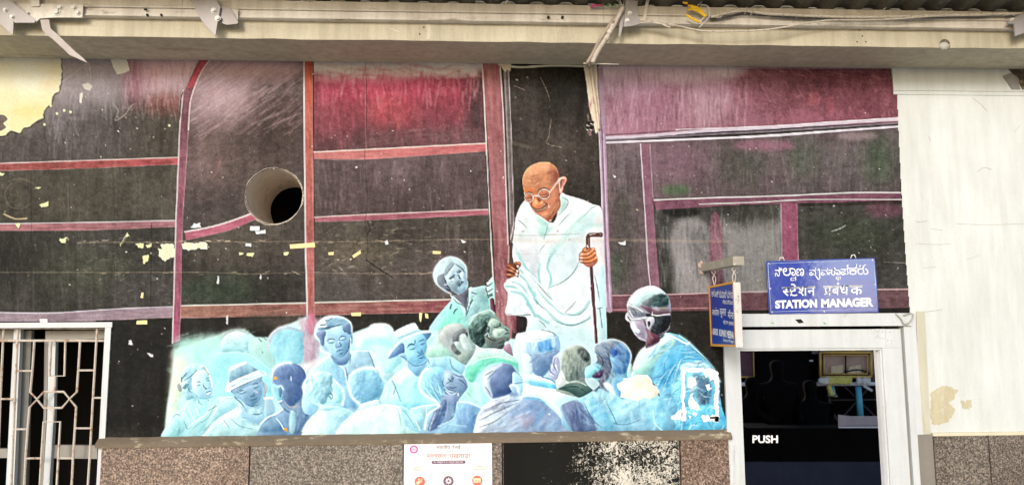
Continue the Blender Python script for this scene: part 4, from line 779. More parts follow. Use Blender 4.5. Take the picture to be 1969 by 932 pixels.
def paint_grey_pair():
    # blurry head
    k = fig(10, 'blurred grey-pink head with a dark ear behind the bearded man')
    r = fill([(0, 760), (20, 720), (90, 700), (88, 650), (100, 600), (160, 560), (230, 550), (300, 580), (330, 640), (370, 720), (350, 800), (300, 860), (220, 820), (180, 790), (100, 800), (0, 800)], (172, 184, 180), f=z5, fid=k)
    with clip(r):
        fill([(88, 650), (110, 590), (180, 555), (260, 560), (240, 620), (200, 680), (190, 760), (140, 740)], (190, 188, 188), f=z5, soft=2)
        fill([(0, 780), (20, 725), (100, 705), (180, 770), (150, 800), (0, 810)], (176, 214, 196), f=z5, soft=2)
        fill([(196, 680), (205, 630), (270, 590), (300, 600), (290, 625), (250, 640), (240, 690), (210, 690)], (124, 118, 124), f=z5, soft=.6)
        fill([(190, 710), (215, 705), (230, 740), (260, 770), (255, 790), (220, 780), (192, 745)], (108, 106, 106), f=z5, soft=.6)
        fill([(210, 690), (250, 690), (260, 730), (230, 735)], (188, 198, 196), f=z5); fill([(290, 620), (310, 620), (306, 660), (290, 660)], (70, 72, 76), f=z5, soft=.4)
        fill([(255, 640), (290, 630), (330, 700), (340, 760), (300, 760), (260, 700)], (196, 206, 204), f=z5, soft=1)
        fill([(240, 790), (340, 750), (360, 740), (300, 860), (260, 840)], (156, 168, 162), f=z5, soft=1)
        hz(z5, (80, 550, 380, 860), 90, [(200, 206, 204), (140, 150, 146), (176, 196, 186)], ang=-60, jit=40, L=(5, 20), w=(1, 3), op=(.1, .4), seed=140)
    # bearded man looking up
    k = fig(11, 'bearded man with dark green hair looking up beside the post, mint stole on his shoulder')
    r = fill([(290, 930), (300, 860), (350, 790), (380, 730), (430, 730), (560, 740), (620, 770), (680, 830), (690, 870), (700, 960), (740, 1080), (700, 1180), (520, 1180), (330, 1100), (270, 1000)], (176, 220, 206), f=z5, fid=k)
    with clip(r):
        fill([(330, 830), (390, 740), (560, 745), (650, 800), (600, 830), (450, 810), (340, 870)], (200, 226, 210), f=z5, soft=2)
        fill([(285, 900), (340, 850), (420, 810), (540, 810), (680, 850), (660, 880), (560, 850), (470, 860), (430, 900), (410, 960), (340, 990), (290, 950)], (118, 206, 178), f=z5, soft=.8)
        fill([(420, 900), (520, 850), (600, 870), (740, 1080), (700, 1180), (400, 1180), (350, 1020)], (176, 226, 228), f=z5, soft=3)
        hz(z5, (290, 740, 700, 1000), 110, [(206, 240, 226), (130, 206, 184), (186, 230, 216)], ang=-25, jit=25, L=(6, 26), w=(1, 4), op=(.12, .4), seed=141)
    line([(340, 860), (400, 820), (540, 800), (640, 820)], (222, 240, 226), 1.8, f=z5, op=.8)
    r = fill([(315, 600), (320, 560), (350, 510), (400, 475), (470, 455), (510, 480), (545, 520), (570, 555), (620, 590), (618, 620), (625, 650), (620, 680), (590, 690), (570, 740), (500, 735), (420, 735), (380, 715), (330, 670)], (150, 166, 158), f=z5, fid=k)
    with clip(r):
        fill([(315, 600), (340, 540), (430, 530), (460, 560), (450, 610), (430, 640), (440, 690), (400, 730), (340, 680)], (64, 78, 76), f=z5, soft=.8)
        fill([(320, 560), (360, 500), (460, 458), (510, 480), (460, 530), (380, 550), (330, 590)], (150, 176, 168), f=z5, soft=1)
        hz(z5, (315, 480, 470, 720), 160, [(110, 130, 124), (40, 52, 50), (168, 186, 180), (90, 108, 104)], ang=-50, jit=24, L=(4, 14), w=(.8, 2), op=(.25, .7), seed=142)
        fill([(460, 560), (490, 515), (540, 530), (570, 570), (540, 580), (480, 585)], (176, 192, 180), f=z5, soft=.6)
        fill([(500, 600), (570, 590), (590, 610), (570, 650), (510, 650)], (186, 200, 186), f=z5, soft=1)
        fill([(440, 640), (520, 660), (580, 650), (620, 660), (600, 690), (560, 740), (470, 730)], (116, 118, 116), f=z5, soft=1)
        strokes([[(500, 575), (530, 578), (555, 560)], [(550, 548), (556, 570)], [(590, 590), (610, 605)], [(590, 630), (620, 620)], [(440, 620), (455, 650), (480, 670), (520, 680)], [(470, 600), (460, 640)], [(540, 700), (580, 680)], [(560, 740), (600, 700)], [(430, 560), (470, 580), (460, 610)]], z5, (44, 50, 52), 1.7, .9)
        hz(z5, (450, 540, 620, 730), 60, [(200, 208, 196), (90, 96, 96), (130, 146, 138)], ang=-30, jit=30, L=(4, 12), w=(.8, 2), op=(.15, .5), seed=143)
        line([(440, 640), (460, 625), (470, 650)], (190, 200, 192), 1.8, f=z5)
    fill([(575, 740), (622, 700), (648, 780), (640, 790)], (156, 120, 140), f=z5, soft=.6)
    rim([(320, 560), (350, 508), (400, 472), (470, 452), (512, 478)], z5, (206, 226, 218), 1.6, .8)

def paint_backs():
    # man behind, pale head facing right
    k = fig(12, 'pale head with a swirl of shaded hair facing right, low in the crowd')
    r = fill([(45, 900), (80, 830), (160, 740), (165, 715), (100, 680), (55, 620), (52, 560), (90, 500), (160, 470), (230, 465), (262, 500), (290, 540), (320, 580), (340, 640), (325, 690), (240, 705), (290, 710), (400, 745), (370, 800), (300, 900), (280, 960), (40, 960)], (196, 230, 232), f=z4, fid=k)
    with clip(r):
        fill([(60, 560), (110, 490), (220, 468), (250, 490), (200, 560), (160, 640), (150, 690), (80, 650)], (196, 236, 236), f=z4, soft=2)
        fill([(175, 560), (215, 500), (255, 490), (262, 540), (245, 590), (262, 620), (230, 640), (210, 690), (170, 690), (160, 620)], (140, 178, 196), f=z4, soft=1)
        fill([(250, 560), (290, 550), (330, 600), (335, 660), (300, 690), (250, 690), (260, 640)], (176, 224, 228), f=z4, soft=.8)
        hz(z4, (60, 480, 260, 700), 110, [(216, 246, 244), (140, 186, 204), (112, 150, 176)], ang=-60, jit=22, L=(5, 20), w=(.8, 2.6), op=(.15, .5), seed=150)
        strokes([[(215, 640), (230, 620), (255, 625), (262, 650), (240, 665)], [(235, 640), (250, 650)], [(250, 500), (250, 560), (260, 610)]], z4, (96, 136, 156), 1.8)
        fill([(160, 720), (320, 700), (340, 720), (170, 745)], (188, 222, 226), f=z4); line([(165, 745), (330, 735)], (130, 176, 190), 1.3, f=z4)
        fill([(45, 900), (90, 820), (170, 745), (220, 760), (230, 840), (240, 960), (40, 960)], (222, 242, 236), f=z4, soft=1)
        fill([(230, 760), (400, 745), (300, 960), (240, 960)], (168, 206, 222), f=z4, soft=3)
        hz(z4, (60, 750, 350, 900), 90, [(236, 250, 246), (170, 210, 216), (200, 232, 236)], ang=-50, jit=25, L=(6, 26), w=(1, 4), op=(.1, .4), seed=151)
    rim([(45, 890), (80, 825), (150, 755), (170, 720)], z4); rim([(55, 620), (48, 560), (90, 498), (160, 466)], z4, WH, 1.8); rim([(270, 520), (320, 575), (342, 640), (330, 700)], z4, WH, 1.6)
    # round head from behind in pale shirt
    k = fig(13, 'round blue-haired head from behind above a pale collared shirt')
    r = fill([(280, 910), (340, 830), (400, 770), (440, 735), (450, 690), (400, 640), (376, 560), (390, 500), (440, 455), (520, 436), (570, 450), (605, 500), (628, 560), (620, 610), (600, 660), (600, 690), (740, 710), (760, 760), (750, 960), (270, 960)], (180, 220, 230), f=z4, fid=k)
    with clip(r):
        fill([(385, 560), (400, 490), (470, 450), (560, 460), (600, 510), (622, 560), (600, 640), (540, 665), (460, 690), (410, 640)], (150, 196, 218), f=z4, soft=.8)
        hz(z4, (385, 450, 620, 690), 170, [(176, 212, 226), (112, 160, 196), (136, 180, 208), (96, 140, 180)], ang=-58, jit=24, L=(5, 22), w=(.8, 3), op=(.15, .5), seed=152)
        fill([(500, 560), (600, 540), (600, 640), (520, 660)], (126, 176, 206), f=z4, soft=4, op=.6)
        fill([(440, 735), (450, 700), (560, 665), (600, 672), (590, 700), (470, 740)], (210, 240, 242), f=z4); line([(440, 738), (520, 720), (600, 695)], (120, 180, 200), 1.6, f=z4); line([(455, 695), (560, 664), (598, 668)], (110, 170, 196), 1.4, f=z4)
        fill([(280, 910), (350, 820), (450, 745), (600, 700), (740, 715), (752, 960), (270, 960)], (220, 242, 234), (206, 236, 236), f=z4, soft=.6)
        hz(z4, (300, 710, 750, 910), 150, [(244, 252, 246), (180, 216, 218), (210, 236, 226), (196, 226, 210)], ang=-60, jit=22, L=(8, 34), w=(1, 5), op=(.12, .45), seed=153)
        strokes([[(600, 700), (640, 720), (600, 760)], [(720, 720), (740, 780), (752, 860)], [(340, 840), (380, 800)]], z4, (140, 190, 200), 1.4, .7)
    rim([(450, 690), (395, 640), (374, 560), (388, 495), (440, 450), (520, 433), (570, 446)], z4, WH, 2.4); rim([(290, 895), (345, 825), (440, 742)], z4, WH, 1.8)
    # long-haired head in profile
    k = fig(14, 'profile with long wavy blue hair thrown back, chin raised to the right')
    r = fill([(470, 960), (470, 820), (500, 740), (580, 690), (560, 650), (490, 610), (440, 560), (436, 500), (460, 430), (520, 390), (600, 380), (640, 400), (720, 440), (770, 450), (800, 490), (812, 545), (770, 600), (740, 660), (830, 670), (920, 710), (880, 800), (850, 900), (850, 960)], (144, 176, 204), f=zD, fid=k)
    with clip(r):
        fill([(440, 540), (450, 450), (520, 395), (610, 385), (625, 440), (620, 520), (640, 600), (600, 660), (540, 630), (470, 590)], (150, 206, 224), f=zD, soft=1)
        fill([(520, 470), (620, 440), (640, 600), (590, 650), (540, 560)], (128, 166, 200), f=zD, soft=3, op=.8)
        for i in range(9):
            o = i * 19
            line([(455 + o, 470 - o * .4 + abs(i - 5) * 5), (470 + o, 540), (520 + o * .7, 600), (585 + o * .3, 660)], [(216, 244, 246), (104, 150, 186), (170, 216, 228)][i % 3], 1.6, f=zD, op=.6, taper=True)
        hz(zD, (440, 400, 630, 650), 80, [(206, 240, 244), (110, 160, 194), (150, 206, 224)], ang=60, jit=16, L=(6, 24), w=(.8, 2.4), op=(.15, .5), seed=154)
        fill([(625, 410), (700, 430), (775, 455), (800, 500), (808, 545), (760, 610), (700, 600), (640, 560), (620, 500)], (150, 168, 196), f=zD, soft=.6)
        fill([(640, 430), (690, 440), (700, 500), (650, 540), (630, 480)], (172, 190, 210), f=zD, soft=2)
        strokes([[(690, 450), (680, 490), (640, 520)], [(700, 470), (690, 500)], [(650, 540), (690, 550), (730, 540)], [(700, 440), (740, 460), (780, 462)], [(730, 480), (770, 500), (800, 540)], [(625, 470), (615, 520), (660, 560), (720, 580)], [(620, 560), (660, 600), (710, 595)], [(640, 590), (690, 612), (730, 590)], [(660, 480), (680, 500)]], zD, (84, 96, 136), 1.7, .85)
        line([(640, 575), (680, 602), (720, 590)], (206, 226, 234), 2.2, f=zD); line([(630, 540), (660, 572), (700, 580)], (190, 212, 226), 1.8, f=zD)
        fill([(600, 660), (640, 600), (740, 620), (720, 700), (690, 800), (610, 820), (620, 740)], (140, 152, 184), f=zD, soft=1)
        fill([(560, 720), (630, 640), (640, 700), (620, 800), (560, 870), (500, 880), (520, 800)], (112, 124, 164), f=zD, soft=1)
        strokes([[(640, 640), (640, 720), (600, 820)], [(600, 700), (560, 800), (500, 870)], [(720, 700), (690, 790), (610, 825)]], zD, (78, 88, 128), 1.8)
        line([(475, 870), (500, 760), (580, 700)], WH, 3.4, f=zD); line([(730, 660), (705, 780), (620, 830), (580, 850)], (206, 232, 236), 2.2, f=zD); line([(560, 740), (530, 820), (510, 880)], (206, 224, 232), 1.6, f=zD, op=.7)
        fill([(740, 670), (920, 705), (880, 800), (850, 960), (560, 960), (600, 850), (700, 800)], (136, 176, 206), f=zD, soft=1)
        fill([(780, 720), (900, 720), (860, 880), (740, 860)], (116, 140, 186), f=zD, soft=6, op=.8)
        hz(zD, (600, 680, 910, 880), 100, [(170, 206, 224), (104, 136, 180), (150, 190, 214)], ang=-60, jit=26, L=(6, 26), w=(1, 4), op=(.12, .45), seed=155)
    rim([(590, 690), (560, 652), (490, 612), (440, 560), (434, 500), (458, 430), (500, 395)], zD, WH, 2.6); rim([(740, 660), (830, 668), (920, 708)], zD, WH, 1.6); rim([(660, 830), (800, 850)], zD, (190, 222, 226), 1.5, .5)
    line([(735, 594), (736, 606)], (255, 240, 255), 2.6, f=zD); strokes([[(770, 455), (800, 490), (812, 545), (790, 580)]], zD, (214, 232, 238), 1.3)
    # elderly man from behind in white shirt
    k = fig(15, 'bald man seen from behind in a white rumpled shirt, ear turned right, low centre')
    r = fill([(400, 960), (410, 840), (430, 740), (480, 690), (510, 650), (520, 630), (480, 590), (458, 510), (480, 450), (540, 400), (610, 385), (660, 400), (690, 440), (730, 490), (740, 560), (738, 610), (840, 625), (900, 660), (980, 740), (1060, 840), (1090, 960)], (150, 168, 200), f=z6, fid=k)
    with clip(r):
        fill([(470, 510), (500, 440), (560, 400), (620, 390), (670, 410), (690, 470), (670, 560), (640, 600), (540, 630), (490, 580)], (126, 138, 176), (106, 120, 162), ang=60, f=z6, soft=.6)
        fill([(462, 510), (480, 450), (560, 400), (600, 395), (540, 450), (510, 520), (530, 620), (490, 590)], (206, 214, 228), f=z6, soft=1)
        strokes([[(480, 470), (530, 440)], [(490, 500), (540, 450), (560, 430)], [(475, 545), (500, 580), (520, 620)]], z6, (100, 104, 130), 1.5)
        fill([(670, 450), (730, 490), (742, 560), (735, 610), (690, 600), (670, 560)], (172, 204, 226), f=z6); strokes([[(670, 530), (730, 520)], [(650, 540), (670, 580), (700, 590)]], z6, (100, 130, 166), 1.5)
        fill([(645, 545), (670, 530), (700, 560), (700, 590), (670, 590)], (176, 196, 220), f=z6); rim([(648, 545), (668, 532), (700, 555), (702, 585)], z6, (226, 238, 244), 1.8)
        fill([(400, 960), (430, 745), (520, 650), (740, 610), (740, 640), (690, 690), (560, 800), (480, 880), (460, 960)], (224, 228, 234), f=z6, soft=2)
        fill([(740, 625), (850, 635), (980, 740), (1080, 850), (1090, 960), (560, 960), (640, 800), (700, 700)], (132, 156, 196), (150, 166, 196), ang=0, f=z6, soft=2)
        hz(z6, (420, 640, 740, 860), 150, [(246, 248, 250), (170, 172, 190), (206, 212, 226), (120, 120, 146)], ang=-34, jit=12, L=(10, 40), w=(1, 4), op=(.15, .5), seed=156)
        hz(z6, (620, 640, 1080, 860), 180, [(160, 184, 214), (110, 130, 176), (146, 170, 206), (190, 206, 222), (170, 150, 166)], ang=-55, jit=26, L=(8, 34), w=(1, 5), op=(.1, .42), seed=157)
        strokes([[(520, 650), (560, 640), (620, 615)], [(440, 780), (560, 720), (700, 660)], [(430, 830), (540, 790), (640, 720)], [(520, 690), (600, 660), (720, 640)]], z6, (86, 88, 116), 1.5, .75)
        fill([(730, 780), (800, 740), (820, 800), (740, 840)], (176, 150, 166), f=z6, soft=5, op=.6); line([(880, 720), (820, 820)], (110, 170, 206), 5, f=z6, soft=2, op=.6)
        line([(740, 628), (850, 638), (900, 668)], (110, 190, 220), 1.8, f=z6)
    rim([(410, 850), (430, 745), (500, 660), (560, 635), (640, 612)], z6, WH, 1.8); rim([(520, 632), (480, 590), (460, 515)], z6, WH, 1.4, .8); rim([(900, 664), (980, 740), (1060, 835)], z6, (206, 230, 238), 1.5, .7)
    blob(1057, 796, 1.6, 1.6, (250, 240, 255), 1, .5)

def paint_leader():
    global ROUND
    ROUND = .07
    """bald man in a white shawl stepping out of the carriage door"""
    k = fig(16, 'bald bespectacled elder in a white shawl leaning out with a walking stick')
    r = fill([(1004, 392), (1020, 386), (1056, 426), (1070, 420), (1078, 374), (1092, 376), (1120, 384), (1140, 393), (1157, 402), (1160, 450), (1163, 520), (1166, 600), (1168, 660), (1172, 720), (1172, 780), (985, 780), (985, 700), (994, 642), (1010, 640), (1012, 610), (974, 605), (975, 585), (977, 565), (970, 552), (970, 545), (976, 540), (972, 540), (990, 532), (998, 532), (986, 500), (986, 470), (990, 440), (992, 420)], (244, 248, 250), (232, 246, 249), f=I, fid=k)
    with clip(r):
        # broad value areas
        fill([(990, 430), (1005, 395), (1030, 400), (1056, 430), (1048, 455), (1010, 460), (990, 470)], (236, 246, 244), soft=3)
        fill([(1036, 420), (1056, 428), (1060, 440), (1046, 458), (1034, 440)], (176, 226, 214), soft=3, op=.9)
        fill([(1078, 376), (1092, 384), (1084, 404), (1072, 416), (1076, 392)], (190, 226, 216), soft=1.5, op=.9)
        fill([(1092, 420), (1130, 400), (1150, 420), (1120, 450), (1090, 460)], (212, 236, 234), soft=7, op=.9)
        fill([(988, 470), (1030, 470), (1040, 540), (1050, 560), (1010, 540)], (226, 228, 232), soft=6, op=.9)
        fill([(1046, 470), (1080, 440), (1110, 450), (1112, 520), (1090, 545), (1056, 552)], (222, 240, 242), soft=6, op=.8)
        fill([(1146, 430), (1160, 420), (1164, 520), (1146, 530)], (232, 226, 226), soft=4)
        fill([(1150, 530), (1166, 520), (1168, 600), (1172, 700), (1150, 700)], (200, 236, 240), soft=3)
        fill([(1010, 625), (1060, 620), (1140, 640), (1150, 760), (990, 760)], (206, 240, 242), soft=6, op=.8)
        # folds: mint shadows, then white ridges
        G = (146, 206, 206)
        for p, w in [([(64, 440), (60, 560), (64, 720)], 0)]: pass
        for p, w in [([(290, 60), (330, 150), (440, 330), (560, 470), (700, 640), (820, 780), (900, 920)], 6), ([(330, 470), (420, 560), (520, 720), (600, 860), (640, 960)], 7), ([(200, 590), (300, 620), (400, 700), (470, 860), (520, 960)], 6), ([(80, 660), (200, 670), (330, 740), (430, 860), (500, 980)], 6), ([(690, 140), (670, 300), (670, 440), (690, 540)], 4), ([(900, 60), (830, 250), (830, 350), (880, 480), (880, 600), (840, 690)], 5.5), ([(960, 20), (900, 120)], 4)]:
            line(p, G, w * .8, f=zH, soft=1.1, op=.85)
        for p, w in [([(240, 180), (300, 270), (360, 350), (440, 440), (560, 600), (660, 740), (760, 860)], 5), ([(450, 390), (520, 440), (650, 580), (770, 740), (900, 900)], 4), ([(60, 560), (160, 520), (260, 500), (350, 540), (430, 640)], 6), ([(90, 620), (220, 610), (330, 680), (410, 780)], 3.5), ([(100, 720), (220, 720), (340, 780), (420, 900)], 4), ([(740, 60), (700, 200), (690, 400), (720, 560), (760, 700)], 5), ([(810, 400), (850, 520), (830, 680)], 4)]:
            line(p, (246, 253, 252), w, f=zH, soft=1.2, op=.9)
        # lower sweep of the shawl (m2 zoom)
        for p, w in [([(180, 130), (300, 250), (400, 380), (480, 450), (540, 500), (640, 510), (720, 470), (770, 400)], 5), ([(300, 320), (400, 460), (500, 560), (620, 600), (740, 560), (780, 530)], 5), ([(240, 420), (330, 520), (420, 580)], 7), ([(350, 80), (340, 160), (350, 240)], 4), ([(110, 310), (200, 340), (260, 420), (310, 520)], 8), ([(440, 20), (410, 110), (440, 180), (430, 270)], 4)]:
            line(p, G, w * .8, f=m2, soft=1.2, op=.8)
        for p, w in [([(220, 160), (330, 280), (450, 400), (520, 470), (600, 500), (700, 440)], 5), ([(330, 360), (440, 480), (560, 560), (680, 560), (770, 490)], 6), ([(560, 480), (660, 460), (760, 330), (770, 240)], 8), ([(400, 300), (560, 260), (680, 150), (720, 100)], 8), ([(80, 300), (200, 310), (280, 420), (320, 500)], 4), ([(50, 240), (150, 200), (220, 240)], 5)]:
            line(p, (248, 254, 253), w, f=m2, soft=1.5, op=.85)
        DG = (96, 130, 130)
        for p in [[(400, 290), (520, 245), (610, 180), (660, 110), (680, 60)], [(560, 495), (620, 440), (660, 390)], [(560, 500), (640, 515), (700, 500), (760, 440)], [(450, 545), (540, 590), (640, 600), (740, 560), (775, 540)], [(330, 250), (400, 330), (460, 390)], [(290, 370), (340, 420), (390, 468)], [(815, 170), (840, 280), (860, 400)], [(860, 460), (880, 620)], [(150, 520), (250, 510), (270, 520)], [(340, 560), (380, 590), (400, 620)], [(840, 460), (880, 450)]]:
            line(p, DG, 2.0, f=m2, op=.85, taper=True)
        for p in [[(345, 880), (360, 840), (420, 770), (500, 690)], [(640, 620), (720, 560), (780, 500), (830, 470)], [(420, 620), (400, 700), (380, 760)], [(500, 650), (560, 580), (600, 540)], [(160, 590), (200, 620), (240, 660)], [(540, 400), (590, 430), (560, 500), (440, 620)]]:
            line(p, (126, 158, 156), 2.0, f=m1, op=.85, taper=True)
        for p, w in [([(430, 640), (520, 560), (620, 480), (740, 440)], 5), ([(400, 800), (480, 720), (620, 620), (760, 500)], 6), ([(350, 900), (400, 820), (520, 740)], 5), ([(180, 520), (260, 560), (340, 640)], 6), ([(220, 460), (320, 520), (420, 610)], 4)]:
            line(p, (248, 253, 252), w, f=m1, soft=1.8, op=.85)
        for p, w in [([(440, 860), (520, 800), (640, 640), (720, 560)], 8), ([(660, 700), (760, 640), (860, 640)], 7), ([(130, 800), (160, 880), (200, 920)], 5)]:
            line(p, (190, 230, 222), w, f=m1, soft=3, op=.7)
        line([(130, 720), (300, 722), (480, 716), (690, 712)], (168, 162, 150), 1.3, f=m1, op=.7)
        line([(130, 760), (400, 775), (700, 762), (880, 765)], (214, 204, 190), 7, f=m1, soft=4, op=.55); line([(130, 884), (360, 880), (560, 890)], (190, 196, 190), 1, f=m1, op=.6)
        for x, y in [(204, 690), (500, 686), (600, 760)]: line([(x - 8, y), (x, y - 8), (x + 9, y), (x, y + 8), (x - 8, y)], (140, 134, 128), 1, f=m1, op=.8)
        specks((990, 400, 1165, 650), 60, [(190, 190, 180), (150, 150, 140)], size=(.5, 1.1), seed=160)
        hatch((985, 390, 1168, 700), 200, [(246, 252, 252), (206, 226, 226), (222, 238, 240)], ang=-50, jit=35, L=(10, 44), w=(1.5, 5), op=(.06, .25), seed=161)
    # sleeve cuff opening
    line([(60, 500), (120, 514), (200, 520), (270, 510)], (150, 156, 150), 1.4, f=m2, op=.8)
    fill([(156, 520), (225, 540), (232, 640), (190, 668), (158, 668)], (26, 20, 20), f=m2, smooth=False); fill([(100, 520), (152, 522), (155, 668), (120, 668)], (120, 66, 76), f=m2, smooth=False); line([(153, 522), (156, 668)], (30, 18, 18), 1.8, f=m2)
    # head
    r = fill([(72, 320), (82, 250), (110, 180), (170, 115), (260, 70), (360, 50), (450, 60), (520, 105), (560, 170), (578, 240), (580, 270), (625, 252), (665, 255), (686, 290), (670, 330), (640, 380), (620, 470), (575, 490), (600, 600), (596, 660), (560, 730), (500, 800), (455, 880), (430, 875), (370, 830), (310, 790), (240, 740), (195, 680), (150, 600), (110, 560), (98, 480), (85, 400)], (196, 130, 94), f=zF, fid=k)
    with clip(r):
        fill([(80, 300), (110, 190), (200, 100), (330, 55), (430, 60), (420, 140), (380, 240), (300, 330), (180, 400), (100, 440)], (204, 134, 92), (222, 162, 128), ang=-60, f=zF, soft=3)
        fill([(220, 140), (330, 80), (440, 90), (430, 160), (360, 230), (260, 230)], (240, 172, 128), f=zF, soft=3)
        fill([(440, 200), (510, 150), (560, 210), (575, 300), (520, 330), (470, 380), (440, 330), (450, 280)], (160, 94, 72), f=zF, soft=1.6)
        fill([(470, 380), (560, 320), (575, 440), (560, 560), (500, 640), (470, 700), (460, 560), (480, 460)], (196, 124, 92), f=zF, soft=2)
        fill([(380, 240), (440, 230), (460, 330), (440, 420), (380, 400), (340, 340)], (214, 146, 106), f=zF, soft=2)
        fill([(100, 420), (180, 400), (260, 430), (280, 470), (220, 480), (120, 470)], (206, 122, 74), f=zF, soft=1)
        fill([(400, 600), (470, 560), (520, 520), (560, 560), (540, 660), (470, 740), (430, 760), (440, 680)], (206, 128, 96), f=zF, soft=1.5)
        fill([(540, 560), (596, 600), (590, 670), (500, 790), (450, 870), (380, 830), (440, 790), (500, 700)], (170, 104, 76), f=zF, soft=1)
        fill([(480, 720), (560, 600), (580, 640), (520, 740), (470, 820)], (214, 150, 116), f=zF, soft=1, op=.7)
        # nose, moustache, mouth, chin
        fill([(230, 560), (260, 545), (290, 560), (330, 620), (330, 660), (290, 690), (240, 670), (205, 620)], (226, 144, 92), f=zF, soft=.6)
        fill([(270, 540), (310, 560), (330, 590), (310, 600), (285, 580)], (140, 78, 54), f=zF, soft=.6)
        fill([(235, 580), (260, 570), (280, 620), (250, 640)], (246, 178, 124), f=zF, soft=.8); fill([(330, 590), (355, 590), (345, 630), (320, 630)], (236, 168, 120), f=zF, soft=.5)
        fill([(190, 660), (240, 690), (290, 700), (370, 670), (420, 640), (425, 660), (370, 710), (290, 725), (230, 710)], (150, 104, 84), f=zF, soft=.5)
        fill([(265, 712), (340, 700), (400, 665), (405, 690), (350, 720), (290, 728)], (186, 142, 116), f=zF, soft=.4)
        strokes([[(190, 640), (230, 680), (290, 700), (350, 680), (400, 640), (440, 640), (465, 620)], [(240, 715), (290, 732), (360, 715), (410, 680)], [(370, 600), (400, 620), (430, 640)], [(205, 590), (195, 640)]], zF, (84, 34, 24), 1.5, .9)
        fill([(300, 745), (380, 730), (430, 720), (440, 760), (380, 800), (320, 790)], (216, 132, 96), f=zF, soft=1); fill([(340, 765), (420, 745), (410, 785), (350, 795)], (240, 176, 136), f=zF, soft=1)
        line([(430, 640), (440, 665), (425, 680)], (246, 216, 190), 1.6, f=zF); line([(470, 770), (520, 700), (560, 620)], (110, 60, 44), 1.4, f=zF, op=.6)
        line([(430, 840), (470, 800), (500, 740)], (120, 70, 52), 1.8, f=zF, op=.7); line([(450, 855), (480, 850)], (240, 220, 206), 2, f=zF)
        # wrinkles
        for p in [[(180, 260), (240, 230), (310, 215)], [(130, 270), (180, 290), (230, 300)], [(190, 310), (250, 335), (330, 310)], [(140, 330), (200, 360), (270, 365), (330, 350)], [(180, 380), (260, 390), (330, 370)], [(230, 140), (260, 136)], [(170, 240), (230, 250), (330, 215)], [(250, 340), (300, 345)]]:
            line(p, (160, 88, 56), 1.1, f=zF, op=.6, taper=True)
        for p in [[(140, 280), (190, 305), (260, 320)], [(170, 345), (230, 375), (300, 350)], [(260, 345), (290, 340), (320, 320)], [(150, 310), (180, 320)], [(430, 300), (450, 320), (470, 350)], [(440, 270), (465, 275)]]:
            line(p, (250, 196, 150), 1.3, f=zF, op=.7, taper=True)
        line([(440, 330), (460, 300), (480, 260)], (206, 150, 120), 2, f=zF, op=.7); hatch((1052, 325, 1076, 365), 40, [(120, 68, 52), (196, 130, 100)], ang=-60, jit=20, L=(3, 9), w=(.6, 1.6), op=(.2, .5), seed=162)
        # rim light
        line([(76, 420), (74, 320), (90, 240), (140, 150), (230, 82), (350, 55), (450, 66)], (252, 196, 140), 2.2, f=zF, op=.9); line([(84, 400), (100, 480)], (244, 170, 90), 3, f=zF, op=.7)
        # ear
        fill([(560, 300), (600, 262), (660, 258), (684, 290), (660, 340), (635, 400), (610, 470), (575, 480), (570, 400)], (240, 196, 176), f=zF, soft=.4)
        fill([(590, 330), (610, 290), (640, 285), (650, 300), (620, 310), (612, 380), (600, 420), (595, 370)], (110, 64, 52), f=zF, soft=.4); fill([(625, 300), (660, 290), (640, 350), (620, 400)], (206, 110, 90), f=zF, soft=.6); line([(570, 300), (575, 400), (580, 470)], (130, 78, 62), 1.4, f=zF, op=.8)
        line([(680, 280), (672, 330), (640, 390)], (220, 110, 110), 1.5, f=zF)
        # eyes behind the spectacles
        fill([(120, 540), (150, 500), (200, 520), (210, 570), (160, 590), (125, 575)], (196, 118, 84), f=zF); fill([(310, 500), (350, 450), (410, 450), (430, 490), (400, 530), (340, 550)], (200, 120, 92), f=zF)
        strokes([[(130, 550), (165, 545), (205, 540)], [(320, 500), (370, 505), (410, 490)]], zF, (80, 30, 24), 1.7, .95)
        strokes([[(120, 490), (160, 470), (210, 480)], [(280, 470), (310, 430), (380, 410), (440, 425)]], zF, (66, 28, 20), 2.1, .9)
        strokes([[(130, 565), (180, 560)], [(330, 520), (400, 505)]], zF, (240, 196, 170), 1.2)
        line([(300, 540), (350, 560), (400, 545), (440, 500)], (96, 46, 34), 2.4, f=zF, op=.6); line([(110, 590), (160, 610), (200, 590)], (96, 46, 34), 1.8, f=zF, op=.6)
    for p in ([(x * 58 + 162, y * 62 + 542) for x, y in [(math.cos(t), math.sin(t)) for t in np.linspace(0, 6.283, 17)]], [(x * 76 + 372, y * 66 + 492) for x, y in [(math.cos(t), math.sin(t)) for t in np.linspace(0, 6.283, 17)]]):
        line(p, (140, 84, 66), 2.5, f=zF, op=.6); line(p, (240, 226, 212), 1.35, f=zF, op=.95)
    line([(220, 520), (255, 515), (298, 518)], (240, 225, 210), 1.8, f=zF); line([(448, 470), (500, 400), (560, 320), (575, 300)], (246, 232, 216), 1.9, f=zF); line([(104, 500), (98, 470)], (240, 225, 210), 1.4, f=zF)
    line([(300, 790), (240, 745), (190, 680), (160, 610)], (222, 190, 190), 1.4, f=zF, op=.6)
    # hand holding the rail
    line([(175, -100), (170, 0), (168, 120), (190, 250)], (74, 52, 44), 6, f=zH)
    line([(130, -60), (128, 60), (120, 240)], (200, 170, 160), 2, f=zH, op=.8)
    fill([(80, 360), (110, 250), (150, 240), (200, 270), (240, 225), (310, 215), (345, 250), (340, 300), (305, 345), (315, 400), (300, 470), (240, 480), (100, 505), (80, 440)], (110, 56, 36), f=zH, fid=k)
